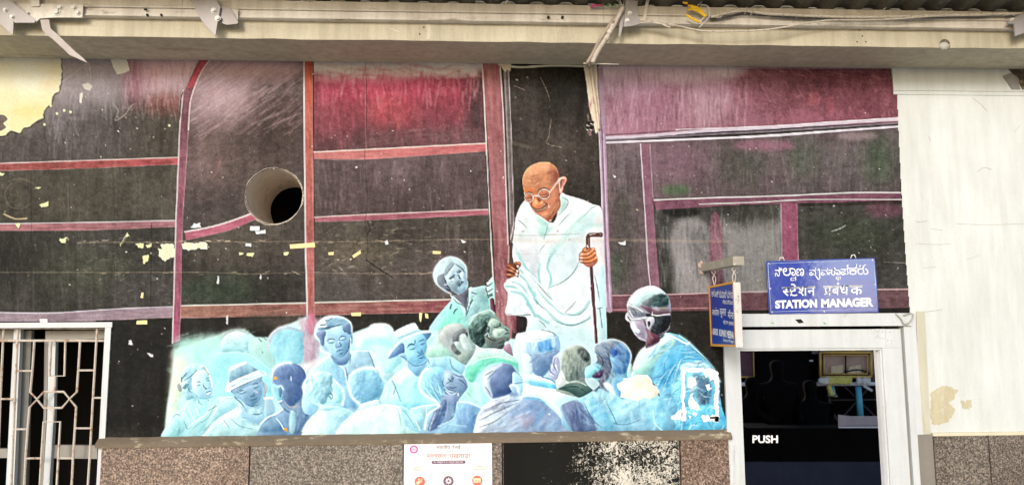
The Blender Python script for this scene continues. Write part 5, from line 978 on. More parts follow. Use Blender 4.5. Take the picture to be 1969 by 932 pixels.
    for p in [[(120, 280), (180, 320), (240, 370)], [(100, 350), (180, 380), (250, 420)], [(95, 440), (180, 460), (270, 465)], [(240, 250), (300, 230), (330, 260)]]:
        line(p, (192, 112, 72), 4, f=zH, op=.85, soft=.5)
    for p in [[(160, 330), (220, 350)], [(140, 365), (190, 385)], [(110, 450), (160, 445)], [(290, 235), (320, 250)]]: line(p, (236, 178, 140), 2, f=zH, op=.8)
    for p in [[(110, 330), (180, 350), (240, 390), (290, 380)], [(90, 410), (160, 420), (230, 450)], [(230, 260), (270, 330), (300, 350)]]: line(p, (44, 20, 14), 1.6, f=zH, op=.9)
    for x, y in [(290, 300), (284, 386), (268, 444)]: blob(*zH([(x, y)])[0], 2.4, 2.6, (250, 226, 214), 1, .5)
    # stick and the hand around it
    line([(1604, 300), (1618, 500), (1640, 800), (1650, 960)], (60, 26, 42), 6.2, f=zH, fid=k); line([(795, 280), (810, 440), (820, 560), (832, 750)], (72, 26, 36), 6.0, w2=5.2, f=m2, fid=k); line([(783, 120), (800, 300), (812, 500), (826, 740)], (130, 74, 84), 1.2, f=m2, op=.7)
    line([(290, 370), (292, 250), (290, 160), (310, 120), (360, 110), (440, 110), (520, 108)], (84, 50, 46), 8, f=zK, fid=k); line([(300, 350), (300, 180)], (140, 104, 92), 2.4, f=zK, op=.8); line([(320, 105), (420, 90)], (224, 200, 180), 2, f=zK, op=.8); blob(*zK([(520, 110)])[0], 4.2, 4.6, (70, 40, 40), 1, .6); blob(*zK([(512, 104)])[0], 1.4, 1.6, (160, 120, 110), 1, .4); line([(275, 300), (290, 330)], (245, 235, 225), 2.4, f=zK)
    fill([(125, 500), (140, 440), (180, 410), (200, 360), (245, 330), (260, 390), (320, 350), (370, 335), (400, 340), (435, 410), (440, 490), (465, 550), (450, 610), (400, 650), (330, 690), (280, 685), (200, 630), (130, 590)], (206, 120, 74), f=zK, fid=k)
    for p in [[(160, 460), (260, 450), (330, 430), (400, 360)], [(150, 525), (260, 525), (340, 500), (420, 430)], [(150, 585), (260, 600), (350, 580), (440, 520)], [(200, 400), (240, 350)]]: line(p, (232, 146, 92), 4.6, f=zK, op=.95, soft=.4)
    for p in [[(170, 487), (260, 490), (330, 460), (410, 395)], [(135, 548), (250, 552), (330, 535), (430, 470)], [(150, 600), (250, 612), (340, 605), (440, 560)], [(200, 410), (270, 420), (310, 395), (340, 350)]]: line(p, (70, 28, 20), 1.8, f=zK, op=.9)
    fill([(210, 625), (330, 620), (420, 590), (440, 600), (330, 685), (280, 680)], (176, 104, 84), f=zK, soft=.6)
    for x, y in [(178, 460), (170, 524), (165, 582)]: blob(*zK([(x, y)])[0], 2.6, 1.5, (255, 236, 222), 1, .5)
    for x, y in [(290, 438), (380, 360), (410, 430), (430, 515)]: blob(*zK([(x, y)])[0], 2.2, 1.4, (252, 206, 170), .9, .6)
    line([(128, 500), (145, 440), (185, 408), (205, 360), (245, 330)], (120, 56, 40), 1.3, f=zK, op=.8); line([(440, 600), (395, 655), (330, 690)], (120, 50, 46), 1.4, f=zK, op=.8)

def paint_right_group():
    global ROUND
    ROUND = .13
    # man in round cap
    k = fig(17, 'man seen from behind in a round pale cap, below the bald elder')
    r = fill([(735, 470), (740, 440), (725, 340), (715, 200), (760, 170), (860, 155), (960, 180), (990, 230), (995, 300), (975, 330), (1000, 400), (1000, 460), (960, 520), (1000, 570), (1075, 600), (1100, 800), (1090, 860), (1030, 800), (960, 720), (880, 650), (840, 625), (738, 610), (740, 560)], (190, 214, 226), f=z6, fid=k)
    with clip(r):
        fill([(720, 210), (780, 170), (870, 160), (955, 182), (930, 210), (830, 232), (740, 228)], (246, 248, 250), f=z6)
        fill([(722, 215), (830, 232), (960, 190), (992, 240), (985, 285), (880, 325), (780, 330), (725, 320)], (206, 222, 232), (166, 196, 224), ang=0, f=z6)
        fill([(845, 240), (960, 210), (965, 280), (860, 310)], (96, 156, 214), f=z6, soft=2); fill([(930, 215), (960, 205), (970, 270), (940, 280)], (186, 206, 230), f=z6, soft=1.5)
        hz(z6, (725, 200, 990, 320), 60, [(220, 232, 240), (130, 170, 214), (176, 200, 226)], ang=92, jit=14, L=(5, 18), w=(1, 3), op=(.15, .45), seed=170)
        strokes([[(725, 325), (830, 335), (900, 322), (985, 290)], [(860, 158), (920, 170), (960, 190), (945, 205)]], z6, (80, 96, 120), 1.6)
        line([(722, 222), (830, 238), (950, 205)], (246, 250, 252), 1.6, f=z6)
        fill([(790, 335), (900, 325), (985, 300), (960, 360), (920, 430), (870, 480), (800, 440)], (130, 152, 186), f=z6, soft=.8)
        fill([(725, 330), (790, 340), (800, 460), (740, 460)], (222, 234, 240), f=z6, soft=1)
        fill([(950, 340), (995, 330), (1002, 420), (970, 500), (920, 480), (930, 400)], (186, 184, 206), f=z6, soft=.8); strokes([[(930, 380), (925, 440), (960, 470)], [(960, 350), (950, 400), (970, 440)], [(940, 350), (935, 390)]], z6, (96, 76, 116), 1.8)
        line([(965, 400), (975, 440)], (236, 232, 244), 2, f=z6)
        hz(z6, (790, 340, 960, 470), 60, [(160, 178, 206), (104, 124, 164)], ang=-50, jit=20, L=(5, 16), w=(1, 3), op=(.15, .4), seed=171)
        fill([(735, 470), (800, 468), (900, 490), (970, 530), (965, 565), (900, 545), (740, 520)], (206, 236, 244), f=z6)
        fill([(780, 510), (900, 520), (970, 540), (965, 568), (880, 560), (800, 545)], (112, 190, 226), f=z6, soft=1.5, op=.85); line([(870, 482), (940, 505), (972, 540)], (70, 140, 180), 2, f=z6)
        fill([(740, 540), (960, 570), (1075, 605), (1030, 680), (1010, 760), (900, 650), (740, 612)], (226, 242, 244), f=z6, soft=1)
        fill([(940, 620), (1075, 610), (1080, 800), (1010, 740)], (184, 222, 230), f=z6, soft=3)
        hz(z6, (740, 540, 1080, 800), 90, [(244, 252, 252), (186, 220, 230), (206, 232, 232)], ang=40, jit=25, L=(6, 26), w=(1, 4), op=(.12, .4), seed=172)
    # small grey-haired back of head
    k = fig(18, 'small grey-haired head from behind with a dark collar')
    r = fill([(40, 620), (90, 590), (60, 540), (58, 460), (80, 400), (130, 375), (180, 378), (215, 410), (230, 445), (225, 500), (195, 560), (210, 600), (245, 640), (200, 680), (40, 640)], (166, 172, 164), f=z7, fid=k)
    with clip(r):
        fill([(70, 450), (100, 400), (180, 385), (226, 440), (200, 540), (100, 580), (64, 520)], (150, 156, 150), f=z7, soft=1)
        fill([(150, 400), (190, 390), (228, 440), (205, 470), (170, 440)], (96, 98, 98), f=z7, soft=1.5)
        hz(z7, (60, 380, 225, 580), 130, [(206, 210, 200), (96, 100, 98), (160, 168, 160), (60, 60, 60)], ang=98, jit=16, L=(4, 16), w=(.7, 2), op=(.2, .6), seed=173)
        fill([(40, 625), (100, 590), (200, 600), (248, 640), (190, 685), (100, 640)], (92, 112, 110), f=z7, soft=.8); line([(90, 592), (150, 580), (205, 605)], (196, 206, 196), 1.6, f=z7); strokes([[(60, 620), (140, 610), (200, 640)]], z7, (44, 60, 58), 1.6)
    fill([(40, 560), (62, 520), (85, 590), (40, 618), (30, 600)], (232, 240, 238), f=z7, soft=.6)
    rim([(92, 588), (62, 540), (56, 460), (82, 398), (130, 372)], z7, (214, 222, 214), 1.4, .7)
    # woman facing left with glasses
    k = fig(19, 'person with swept-back white and dark hair and spectacles in a blue shawl, facing left')
    r = fill([(465, 555), (480, 480), (520, 400), (545, 385), (640, 330), (665, 300), (740, 315), (800, 360), (880, 440), (940, 510), (975, 580), (975, 660), (985, 720), (1000, 890), (690, 880), (640, 700), (600, 600), (520, 545)], (124, 178, 206), f=z7, fid=k)
    with clip(r):
        fill([(465, 560), (480, 480), (530, 400), (640, 335), (680, 310), (720, 350), (640, 440), (560, 520), (560, 560)], (196, 222, 216), f=z7, soft=1.2)
        fill([(480, 520), (560, 480), (640, 420), (600, 520), (560, 560), (500, 550)], (150, 196, 190), f=z7, soft=3, op=.8)
        fill([(640, 430), (760, 370), (860, 440), (950, 520), (900, 520), (760, 500), (660, 600), (590, 560)], (104, 176, 214), f=z7, soft=3)
        fill([(760, 480), (860, 460), (925, 500), (900, 510), (740, 505)], (196, 222, 232), f=z7, soft=2)
        hz(z7, (560, 360, 960, 700), 260, [(150, 206, 232), (70, 140, 186), (196, 220, 236), (96, 180, 222), (90, 130, 170)], ang=-32, jit=24, L=(8, 36), w=(1, 4), op=(.15, .55), seed=174, bend=.25)
        for i in range(9): line([(600 + i * 16, 640), (640 + i * 14, 560 - i * 6), (720 + i * 8, 490 - i * 8), (830 + i * 6, 470 - i * 4)], [(206, 232, 244), (76, 146, 190), (120, 196, 226)][i % 3], 1.8, f=z7, op=.6, taper=True)
        fill([(700, 640), (730, 560), (800, 520), (900, 520), (970, 580), (980, 720), (900, 740), (790, 740), (720, 700)], (126, 190, 216), f=z7, soft=2)
        fill([(820, 540), (900, 560), (925, 640), (900, 720), (850, 700), (840, 620)], (104, 124, 146), f=z7, soft=2.5); fill([(790, 560), (830, 560), (840, 620), (800, 640)], (196, 216, 226), f=z7, soft=1.2)
        fill([(690, 800), (800, 730), (990, 730), (1000, 880), (700, 880)], (110, 190, 222), f=z7, soft=2)
        hz(z7, (690, 540, 990, 880), 240, [(160, 220, 240), (60, 150, 200), (216, 236, 244), (96, 190, 226), (110, 130, 150)], ang=-35, jit=40, L=(5, 26), w=(1, 4), op=(.15, .55), seed=175, bend=.3)
    rim([(740, 315), (800, 358), (880, 438), (940, 508), (975, 580)], z7, (170, 220, 240), 2.2); rim([(465, 555), (480, 480), (520, 402), (600, 350)], z7, (226, 240, 232), 1.5)
    line([(640, 300), (700, 320), (780, 362), (800, 355)], (240, 246, 244), 3.4, f=z7)
    strokes([[(800, 380), (900, 460), (960, 540)]], z7, (60, 80, 90), 1.2, .7)
    r = fill([(50, 420), (55, 370), (70, 340), (62, 260), (100, 180), (180, 100), (300, 55), (400, 65), (460, 105), (520, 160), (550, 230), (555, 400), (545, 500), (510, 570), (440, 630), (420, 690), (280, 760), (275, 680), (220, 665), (160, 610), (110, 530), (95, 470)], (176, 164, 178), f=zN, fid=k)
    with clip(r):
        fill([(70, 270), (110, 180), (200, 100), (320, 60), (420, 80), (500, 150), (430, 150), (400, 190), (350, 180), (270, 220), (220, 270), (160, 290), (100, 250)], (214, 232, 228), f=zN)
        hz(zN, (70, 70, 500, 270), 70, [(236, 246, 242), (170, 190, 190)], ang=-30, jit=20, L=(6, 20), w=(1, 3), op=(.15, .45), seed=176)
        fill([(340, 190), (420, 150), (500, 160), (530, 220), (520, 280), (470, 310), (400, 290), (340, 270)], (74, 88, 92), f=zN, soft=.8)
        fill([(230, 250), (290, 210), (350, 200), (340, 280), (300, 290)], (120, 124, 128), f=zN, soft=1)
        hz(zN, (330, 150, 540, 310), 80, [(110, 126, 126), (44, 54, 58), (150, 160, 160)], ang=-30, jit=30, L=(4, 14), w=(.8, 2), op=(.2, .6), seed=177)
        fill([(215, 280), (300, 290), (400, 330), (530, 330), (545, 370), (400, 385), (320, 360)], (132, 96, 110), f=zN, soft=1); fill([(420, 300), (520, 300), (540, 340), (440, 330)], (150, 132, 134), f=zN, soft=1)
        fill([(270, 370), (340, 370), (400, 390), (550, 390), (550, 480), (510, 560), (430, 610), (380, 610), (330, 560), (370, 470), (360, 410), (300, 410)], (54, 52, 60), f=zN, soft=.8)
        hz(zN, (320, 380, 550, 600), 90, [(84, 84, 92), (30, 28, 34), (120, 120, 126)], ang=60, jit=30, L=(4, 14), w=(.8, 2), op=(.15, .5), seed=178)
        fill([(90, 270), (200, 310), (260, 350), (270, 390), (160, 400), (100, 380), (75, 320)], (150, 146, 156), f=zN, soft=1); line([(110, 310), (150, 330), (170, 370)], (86, 84, 94), 1.8, f=zN, op=.7); line([(90, 330), (110, 370), (130, 400)], (230, 236, 238), 2.2, f=zN, op=.8)
        fill([(100, 470), (160, 450), (250, 460), (270, 540), (260, 640), (220, 660), (150, 600), (120, 540)], (178, 160, 178), f=zN, soft=1); fill([(110, 480), (150, 460), (170, 520), (210, 560), (170, 600), (130, 550)], (222, 228, 232), f=zN, soft=1)
        line([(160, 580), (200, 600), (240, 590)], (130, 112, 132), 1.6, f=zN, op=.7); line([(200, 640), (240, 650), (270, 680)], (230, 226, 230), 1.4, f=zN)
        fill([(270, 520), (330, 570), (430, 620), (420, 680), (300, 740), (270, 760), (285, 660), (290, 600)], (128, 84, 98), f=zN, soft=.8); line([(300, 560), (330, 620), (350, 640)], (176, 130, 140), 3, f=zN, soft=1, op=.7)
        fill([(290, 420), (330, 400), (365, 415), (370, 460), (340, 500), (305, 540), (285, 490)], (214, 206, 216), f=zN, soft=.4); fill([(295, 460), (320, 450), (325, 490), (305, 515)], (44, 32, 40), f=zN, soft=.4); line([(255, 440), (275, 500)], (110, 70, 84), 3.4, f=zN, op=.7)
    line([(75, 270), (130, 285), (190, 310), (240, 345)], (226, 232, 232), 2.4, f=zN, op=.9); line([(340, 378), (400, 388), (480, 380), (540, 372)], (214, 206, 210), 2.6, f=zN, op=.9)
    line([(60, 400), (110, 432), (200, 428), (300, 415)], (222, 226, 230), 4.2, f=zN); line([(105, 440), (200, 434), (300, 422)], (120, 112, 124), 1, f=zN); line([(60, 370), (52, 420), (80, 450)], (226, 232, 234), 2.4, f=zN); line([(72, 400), (100, 440)], (70, 66, 76), 2, f=zN)
    line([(348, 345), (350, 390)], WH, 1.2, f=zN); line([(420, 600), (480, 580), (530, 540), (545, 500)], (196, 186, 190), 1.3, f=zN, op=.7)
    # man with blue turban-like hair
    k = fig(20, 'bearded head with a blue streak in its hair, facing left near the wall patch')
    r = fill([(60, 720), (120, 690), (200, 660), (280, 600), (240, 560), (200, 560), (200, 500), (262, 470), (262, 430), (245, 400), (250, 375), (300, 350), (360, 342), (420, 365), (455, 410), (460, 450), (440, 520), (445, 560), (500, 620), (620, 660), (660, 740), (690, 870), (130, 870), (60, 760)], (146, 190, 214), f=z7, fid=k)
    with clip(r):
        fill([(60, 720), (130, 690), (190, 720), (240, 800), (260, 870), (130, 870)], (116, 124, 160), f=z7, soft=1.5); hz(z7, (70, 700, 260, 870), 70, [(170, 186, 210), (80, 84, 126), (140, 150, 186)], ang=70, jit=18, L=(8, 30), w=(1, 3), op=(.2, .5), seed=179)
        fill([(190, 700), (300, 640), (450, 680), (620, 670), (660, 740), (650, 830), (520, 800), (370, 830), (260, 800)], (160, 208, 222), f=z7, soft=2)
        fill([(220, 690), (280, 680), (340, 800), (360, 850), (290, 850)], (130, 190, 216), f=z7, soft=2); fill([(590, 680), (640, 690), (680, 860), (600, 840), (580, 760)], (140, 196, 220), f=z7, soft=1.5)
        fill([(400, 690), (560, 690), (520, 790), (380, 800)], (176, 214, 228), f=z7, soft=5)
        hz(z7, (180, 640, 680, 860), 200, [(196, 230, 238), (110, 160, 196), (146, 206, 224), (176, 190, 210)], ang=-50, jit=35, L=(8, 34), w=(1, 4.5), op=(.12, .42), seed=180)
        strokes([[(140, 700), (150, 780), (140, 860)], [(320, 700), (360, 780), (380, 830)], [(190, 700), (240, 800), (300, 850)], [(350, 820), (430, 830), (520, 800)]], z7, (84, 100, 140), 1.4, .7); line([(590, 750), (600, 820), (640, 860)], (206, 232, 238), 2, f=z7, op=.8)
        fill([(200, 510), (262, 475), (300, 480), (290, 520), (240, 560), (200, 560)], (160, 216, 228), f=z7, soft=.8); fill([(240, 545), (300, 510), (310, 530), (290, 560), (250, 560)], (96, 60, 100), f=z7, soft=.8)
        fill([(262, 430), (330, 440), (350, 520), (310, 600), (330, 640), (280, 620), (260, 640), (220, 610), (290, 560), (300, 500), (262, 470)], (116, 112, 130), f=z7, soft=1)
        fill([(250, 380), (300, 352), (360, 345), (400, 360), (360, 400), (340, 440), (300, 440), (255, 415)], (150, 154, 166), f=z7, soft=.8)
        fill([(360, 385), (400, 365), (455, 415), (458, 450), (440, 520), (400, 540), (360, 510), (370, 440)], (100, 142, 190), f=z7, soft=1.2); fill([(345, 400), (375, 385), (385, 420), (360, 440)], (70, 106, 180), f=z7, soft=.8)
        hz(z7, (250, 350, 450, 540), 120, [(176, 178, 190), (96, 96, 116), (130, 166, 206), (80, 110, 160)], ang=40, jit=22, L=(5, 20), w=(.8, 2.6), op=(.2, .55), seed=181)
        hz(z7, (250, 520, 360, 700), 60, [(226, 234, 240), (110, 110, 130), (170, 180, 196)], ang=100, jit=20, L=(5, 18), w=(.8, 2.4), op=(.25, .6), seed=182)
        fill([(300, 590), (350, 600), (370, 660), (340, 640)], (226, 232, 240), f=z7, soft=1.5)
        fill([(380, 640), (370, 580), (440, 560), (470, 580), (420, 680)], (104, 160, 204), f=z7, soft=1.5)
        strokes([[(255, 415), (290, 440), (300, 480), (270, 540)], [(330, 420), (350, 500)]], z7, (60, 58, 76), 1.4)
    rim([(248, 400), (252, 374), (300, 348), (360, 338), (420, 360), (456, 405), (462, 450), (445, 520)], z7, (220, 230, 240), 1.6, .8)
    # bare plaster patch
    fill([(380, 595), (415, 578), (420, 562), (450, 562), (470, 555), (500, 542), (560, 545), (580, 570), (590, 600), (610, 610), (628, 640), (610, 665), (570, 682), (540, 676), (500, 694), (460, 684), (400, 672), (405, 640), (385, 620)], (251, 240, 216), f=z7, smooth=False)
    line([(500, 560), (480, 580), (520, 600), (510, 620)], (206, 190, 160), 1, f=z7, op=.6)

def paint_figures():
    global ROUND
    ROUND = .13
    paint_crowd_ground(); paint_post_boy(); paint_leader(); paint_left_group(); paint_mid_group(); paint_grey_pair(); paint_backs(); paint_right_group()
    ROUND = 0.
    # late touches: the joint line, splashes, grime along the foot
    specks((320, 640, 1390, 825), 160, [(240, 250, 250), (120, 140, 150), (200, 170, 190)], size=(.6, 1.4), seed=190)
    for x in range(320, 1392, 3): pass
    yy = np.arange(PH)[:, None] + PY0; g = np.clip((yy - 800) / 60, 0, 1) ** 1.5 * (.2 + .6 * noise(PH, PW, 30, 90, 88))
    CV[:] = CV * (1 - .55 * g[..., None]) + np.array((.56, .52, .48), np.float32) * .55 * g[..., None]
    # grain, patchy wear and vertical washing of the paint
    n1 = noise(PH, PW, 2.2, 2.2, 61) - .5; n2 = .6 * noise(PH, PW, 34, 5, 62) + .9 * noise(PH, PW, 80, 13, 65) - .75; n3 = noise(PH, PW, 60, 80, 63) - .5; n4 = noise(PH, PW, 7, 9, 64) - .5
    dark = 1 - CV.mean(2)
    fg = (ID > 0) & (ID != 16); lum = CV.mean(2, keepdims=True); CV[:] = np.where(fg[..., None], np.clip(lum + (CV - lum) * 1.12 + (lum - .68) * .36 + np.array((.0, .04, .035), np.float32), 0, 1), CV)
    CV[:] = np.clip(CV * (1 + ((.10 * n1 + .05 * n2 + .06 * n3 + .08 * n4) * (.35 + .65 * dark)) [..., None]) + ((.05 * n1 + .05 * n2 + .05 * n4 + .04 * n3) * dark)[..., None], 0, 1)
    bg = (ID == 0)[..., None]; CV[:] = np.where(bg, np.clip(CV * (1 + .35 * np.clip((CV.mean(2, keepdims=True) - .14) / .25, 0, 1) * (1 - CV.mean(2, keepdims=True))), 0, 1), CV)
    lb = CV.mean(2, keepdims=True); CV[:] = np.where(bg, lb + (CV - lb) * .93 + np.array((.0, .006, -.002), np.float32), CV)
    # crisp edges, as weathered brush marks have
    b = blur(CV, 1.6); CV[:] = np.clip(CV + .7 * (CV - b), 0, 1)
# ---------------------------------------------------------------- palette of real surfaces (linear base colours)
def alb(c, k=1.): return tuple(float(v) for v in np.clip(lin(c) / GAIN * k, .004, .86))
M_white = mat('plaster_white', (.53, .54, .50), .75, .09, 1.5, .7, 24, c2=(.73, .76, .76), dirt=(.46, .43, .34), dirt_amt=-.02, stretch=(1, 1, .5), grime=.15, speck=.16)
M_cream = mat('lime_plaster', (.66, .60, .44), .8, .08, 4, .4, 40)
M_beam = mat('beam_distemper', (.56, .50, .375), .7, .10, 2.5, .2, 30, stretch=(.35, 1, 1), dirt=(.38, .33, .24), dirt_amt=.15, grime=.36, speck=.3)
M_galv = mat('painted_angle_steel', (.74, .68, .60), .42, .10, 8, .2, 60, grime=.4, speck=.35, metal=.0, stretch=(.3, 1, 1), dirt=(.30, .22, .17), dirt_amt=.12)
M_steel = mat('grey_gusset_steel', (.32, .29, .28), .5, .12, 12, .12, 80, metal=.2)
M_bolt = mat('pale_bolt_paint', (.72, .68, .62), .4, .1, 30, .1, 80)
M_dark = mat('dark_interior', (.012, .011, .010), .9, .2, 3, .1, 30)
M_frame = mat('white_door_paint', (.54, .555, .55), .38, .04, 5, .10, 50, c2=(.65, .68, .70), stretch=(1, 1, .3), dirt=(.36, .33, .26), dirt_amt=-.05, grime=.17, speck=.15)
M_grey = mat('grey_window_leaf', (.27, .25, .22), .5, .12, 8, .1, 60)
M_grille = mat('rusty_white_grille', (.56, .49, .42), .5, .12, 14, .2, 80, dirt=(.30, .12, .04), dirt_amt=.5)
M_hole = mat('hole_mortar', (.62, .53, .44), .85, .25, 9, .8, 30, dirt=(.20, .12, .06), dirt_amt=.15)
M_shadowgap = M_dark
M_roof = mat('roof_sheet_underside', (.10, .09, .065), .7, .3, 20, .3, 60, dirt=(.34, .32, .26), dirt_amt=.2)
M_pipe = mat('old_conduit_paint', (.52, .45, .38), .6, .2, 20, .4, 60, dirt=(.16, .11, .08), dirt_amt=.35)
M_wire = mat('pale_wire', (.62, .55, .46), .6, .2, 40, .2, 90, dirt=(.10, .07, .05), dirt_amt=.4)
M_yellow = mat('yellow_wire', (.80, .50, .02), .4, .1, 30, .1, 60)
M_green = mat('green_wire', (.05, .45, .10), .4, .1, 30); M_pink = mat('pink_wire', (.60, .08, .22), .4, .1, 30); M_black = mat('black_wire', (.015, .014, .013), .6, .1, 30)
M_tapey = mat('yellowed_tape', (.78, .62, .28), .5, .12, 40, .1, 60); M_tapew = mat('white_tape', (.80, .78, .74), .5, .05, 40, .1, 60)
M_ink = mat('white_letter_paint', (.80, .80, .80), .4, .03, 20, .02)
M_ochre = mat('ochre_frame_paint', (.66, .30, .03), .45, .1, 30, .1)
M_platform = mat('platform_concrete', (.58, .53, .45), .6, .12, 2, .3, 20)

def granite(name, c1, c2, c3, k=1.):
    m = bpy.data.materials.new(name); m.use_nodes = True; n, l = m.node_tree.nodes, m.node_tree.links; b = n['Principled BSDF']; b.inputs['Roughness'].default_value = .42
    tc = n.new('ShaderNodeTexCoord')
    v = n.new('ShaderNodeTexNoise'); v.inputs['Scale'].default_value = 120 * k; v.inputs['Detail'].default_value = 3; v.inputs['Roughness'].default_value = .7; v.inputs['Distortion'].default_value = .4; l.new(tc.outputs['Object'], v.inputs['Vector'])
    r = n.new('ShaderNodeValToRGB'); e = r.color_ramp.elements; e[0].position = .36; e[0].color = (*c1, 1); e[1].position = .66; e[1].color = (*c3, 1); x = e.new(.50); x.color = (*c2, 1); x = e.new(.44); x.color = (*[q * .7 for q in c2], 1); l.new(v.outputs['Fac'], r.inputs[0])
    w = n.new('ShaderNodeTexNoise'); w.inputs['Scale'].default_value = 3; w.inputs['Detail'].default_value = 5; l.new(tc.outputs['Object'], w.inputs['Vector'])
    mm = n.new('ShaderNodeMix'); mm.data_type = 'RGBA'; mm.blend_type = 'MULTIPLY'; mm.inputs['Factor'].default_value = .7; l.new(r.outputs[0], mm.inputs['A'])
    rr = n.new('ShaderNodeValToRGB'); rr.color_ramp.elements[0].position = .3; rr.color_ramp.elements[0].color = (.55, .5, .46, 1); rr.color_ramp.elements[1].position = .7; rr.color_ramp.elements[1].color = (1, 1, 1, 1); l.new(w.outputs['Fac'], rr.inputs[0]); l.new(rr.outputs[0], mm.inputs['B'])
    l.new(mm.outputs['Result'], b.inputs['Base Color'])
    bp = n.new('ShaderNodeBump'); bp.inputs['Strength'].default_value = .25; bp.inputs['Distance'].default_value = .003; l.new(v.outputs['Fac'], bp.inputs['Height']); l.new(bp.outputs[0], b.inputs['Normal'])
    return m
M_gran = granite('brown_granite', (.018, .012, .009), (.15, .095, .066), (.50, .37, .29))
M_gran2 = granite('grey_granite', (.022, .018, .014), (.13, .105, .085), (.42, .36, .30))
def peeled(name):
    """black board paint flaking off pale stone"""
    m = granite(name, (.012, .012, .010), (.018, .018, .015), (.66, .62, .54), .8); n, l = m.node_tree.nodes, m.node_tree.links
    ramp = [x for x in n if x.type == 'VALTORGB'][0]; e = ramp.color_ramp.elements
    for x in e: pass
    e[0].position = .50; e[-1].position = .60
    tex = [x for x in n if x.type == 'TEX_NOISE'][0]; b = n['Principled BSDF']; b.inputs['Roughness'].default_value = .85; b.inputs['Specular IOR Level'].default_value = .1; tex.inputs['Distortion'].default_value = 1.3; tex.inputs['Scale'].default_value = 62
    tc = [x for x in n if x.type == 'TEX_COORD'][0]; sp = n.new('ShaderNodeSeparateXYZ'); l.new(tc.outputs['Object'], sp.inputs[0])
    mr = n.new('ShaderNodeMapRange'); mr.inputs['From Min'].default_value = .34; mr.inputs['From Max'].default_value = .74; mr.inputs['To Min'].default_value = -.26; mr.inputs['To Max'].default_value = .03; l.new(sp.outputs['X'], mr.inputs['Value'])
    big = n.new('ShaderNodeTexNoise'); big.inputs['Scale'].default_value = 7; big.inputs['Detail'].default_value = 4; l.new(tc.outputs['Object'], big.inputs['Vector'])
    a = n.new('ShaderNodeMath'); a.operation = 'ADD'; l.new(tex.outputs['Fac'], a.inputs[0]); l.new(mr.outputs[0], a.inputs[1])
    s = n.new('ShaderNodeMath'); s.operation = 'MULTIPLY_ADD'; l.new(big.outputs['Fac'], s.inputs[0]); s.inputs[1].default_value = .5; s.inputs[2].default_value = -.25
    a2 = n.new('ShaderNodeMath'); a2.operation = 'ADD'; l.new(a.outputs[0], a2.inputs[0]); l.new(s.outputs[0], a2.inputs[1]); l.new(a2.outputs[0], ramp.inputs[0])
    return m
M_peel = peeled('peeling_black_paint')
M_ledge = mat('ledge_mortar', (.17, .13, .09), .8, .3, 12, .5, 50, dirt=(.52, .44, .30), dirt_amt=.25, stretch=(.4, 1, 1))

# ---------------------------------------------------------------- station building
SOF, PLT = 3.54, 1.463             # height of the beam soffit and of the dado ledge
XL, XR = -4.2, 4.6
b = empty('station_building'); tag(b, 'station building with painted front wall, concrete beam, granite dado, barred window and white door', 'building')
WXR = at(214, 640).x               # window opening's right side
DX0, DX1, DZ = at(1399, 700).x, at(1752, 700).x, 2.108
hc = at(527, 377); hr = 54 / FPX * 4.3 * 1.005
bm = bmesh.new(); F = .004; BK = .30
hx0, hx1, hz0, hz1 = hc.x - hr - .02, hc.x + hr + .02, hc.z - hr - .02, hc.z + hr + .02
add_box(bm, XL, hx0, F, BK, 2.10, 3.9)                      # above the window
add_box(bm, hx0, hx1, F, BK, 2.10, hz0); add_box(bm, hx0, hx1, F, BK, hz1, 3.9)
add_box(bm, hx1, DX1, F, BK, 2.13, 3.9)
add_box(bm, WXR, DX0, F, BK, 0, 2.10)
wl_ = done('wall', bm, mat('wall_masonry', (.10, .09, .08), .85, .2, 6, .3, 30), b); wl_['label'] = 'wall masonry behind the painting'
# right-hand white wall, slightly proud strips as in the picture
bm = bmesh.new(); add_box(bm, DX1 + .0005, XR, .001, BK, PLT - .03, 3.402); w2 = done('wall', bm, M_white, b); w2['label'] = 'whitewashed wall to the right of the door'
bm = bmesh.new(); add_box(bm, DX1 + .0005, XR, -.006, BK, 3.4055, 3.9); done('wall_band', bm, M_white, b, bevel=.004)
bm = bmesh.new(); add_box(bm, DX1 + .0005, XR, -.0035, .003, 3.382, 3.404); done('plaster_moulding', bm, M_white, b, bevel=.002)
# concrete beam
bm = bmesh.new(); add_box(bm, XL, XR, -.342, F - .001, SOF, 3.95); bmesh.ops.subdivide_edges(bm, edges=[e for e in bm.edges if abs(e.verts[0].co.x - e.verts[1].co.x) > 1], cuts=60)
r_ = random.Random(4)
for v in bm.verts:
    if v.co.z < 3.6 and v.co.y < -.3: v.co.z += r_.uniform(-.0025, .0025); v.co.y += r_.uniform(-.002, .002)
beam = done('beam', bm, M_beam, b, bevel=.003); beam['label'] = 'buff concrete beam running above the painting'
bm = bmesh.new()
for px, py, y in [(815, 53, -.343), (807, 66, -.343), (824, 67, -.343), (1652, 58, -.343), (1669, 57, -.343), (1648, 81, -.343), (1665, 81, -.343), (1658, 70, -.343)]: add_disc(bm, at(px, py, y), .0045, -.3435, -.341, 8)
tag(done('drill_hole', bm, M_dark, b), kind='stuff')
M_patch = mat('plaster_smear', (.62, .56, .44), .7, .2, 30, .5, 60)
for pts, y0 in [([(818, 46), (826, 46), (829, 60), (827, 75), (820, 76), (822, 60)], -.3445), ([(1090, 48), (1098, 46), (1100, 50), (1092, 52)], -.3445), ([(748, 53), (768, 60), (766, 62), (750, 56)], -.3445), ([(1072, 55), (1074, 55), (1074, 62), (1072, 62)], -.3445)]:
    plate('plaster_dab', pts, y0, -.341, M_patch, b)
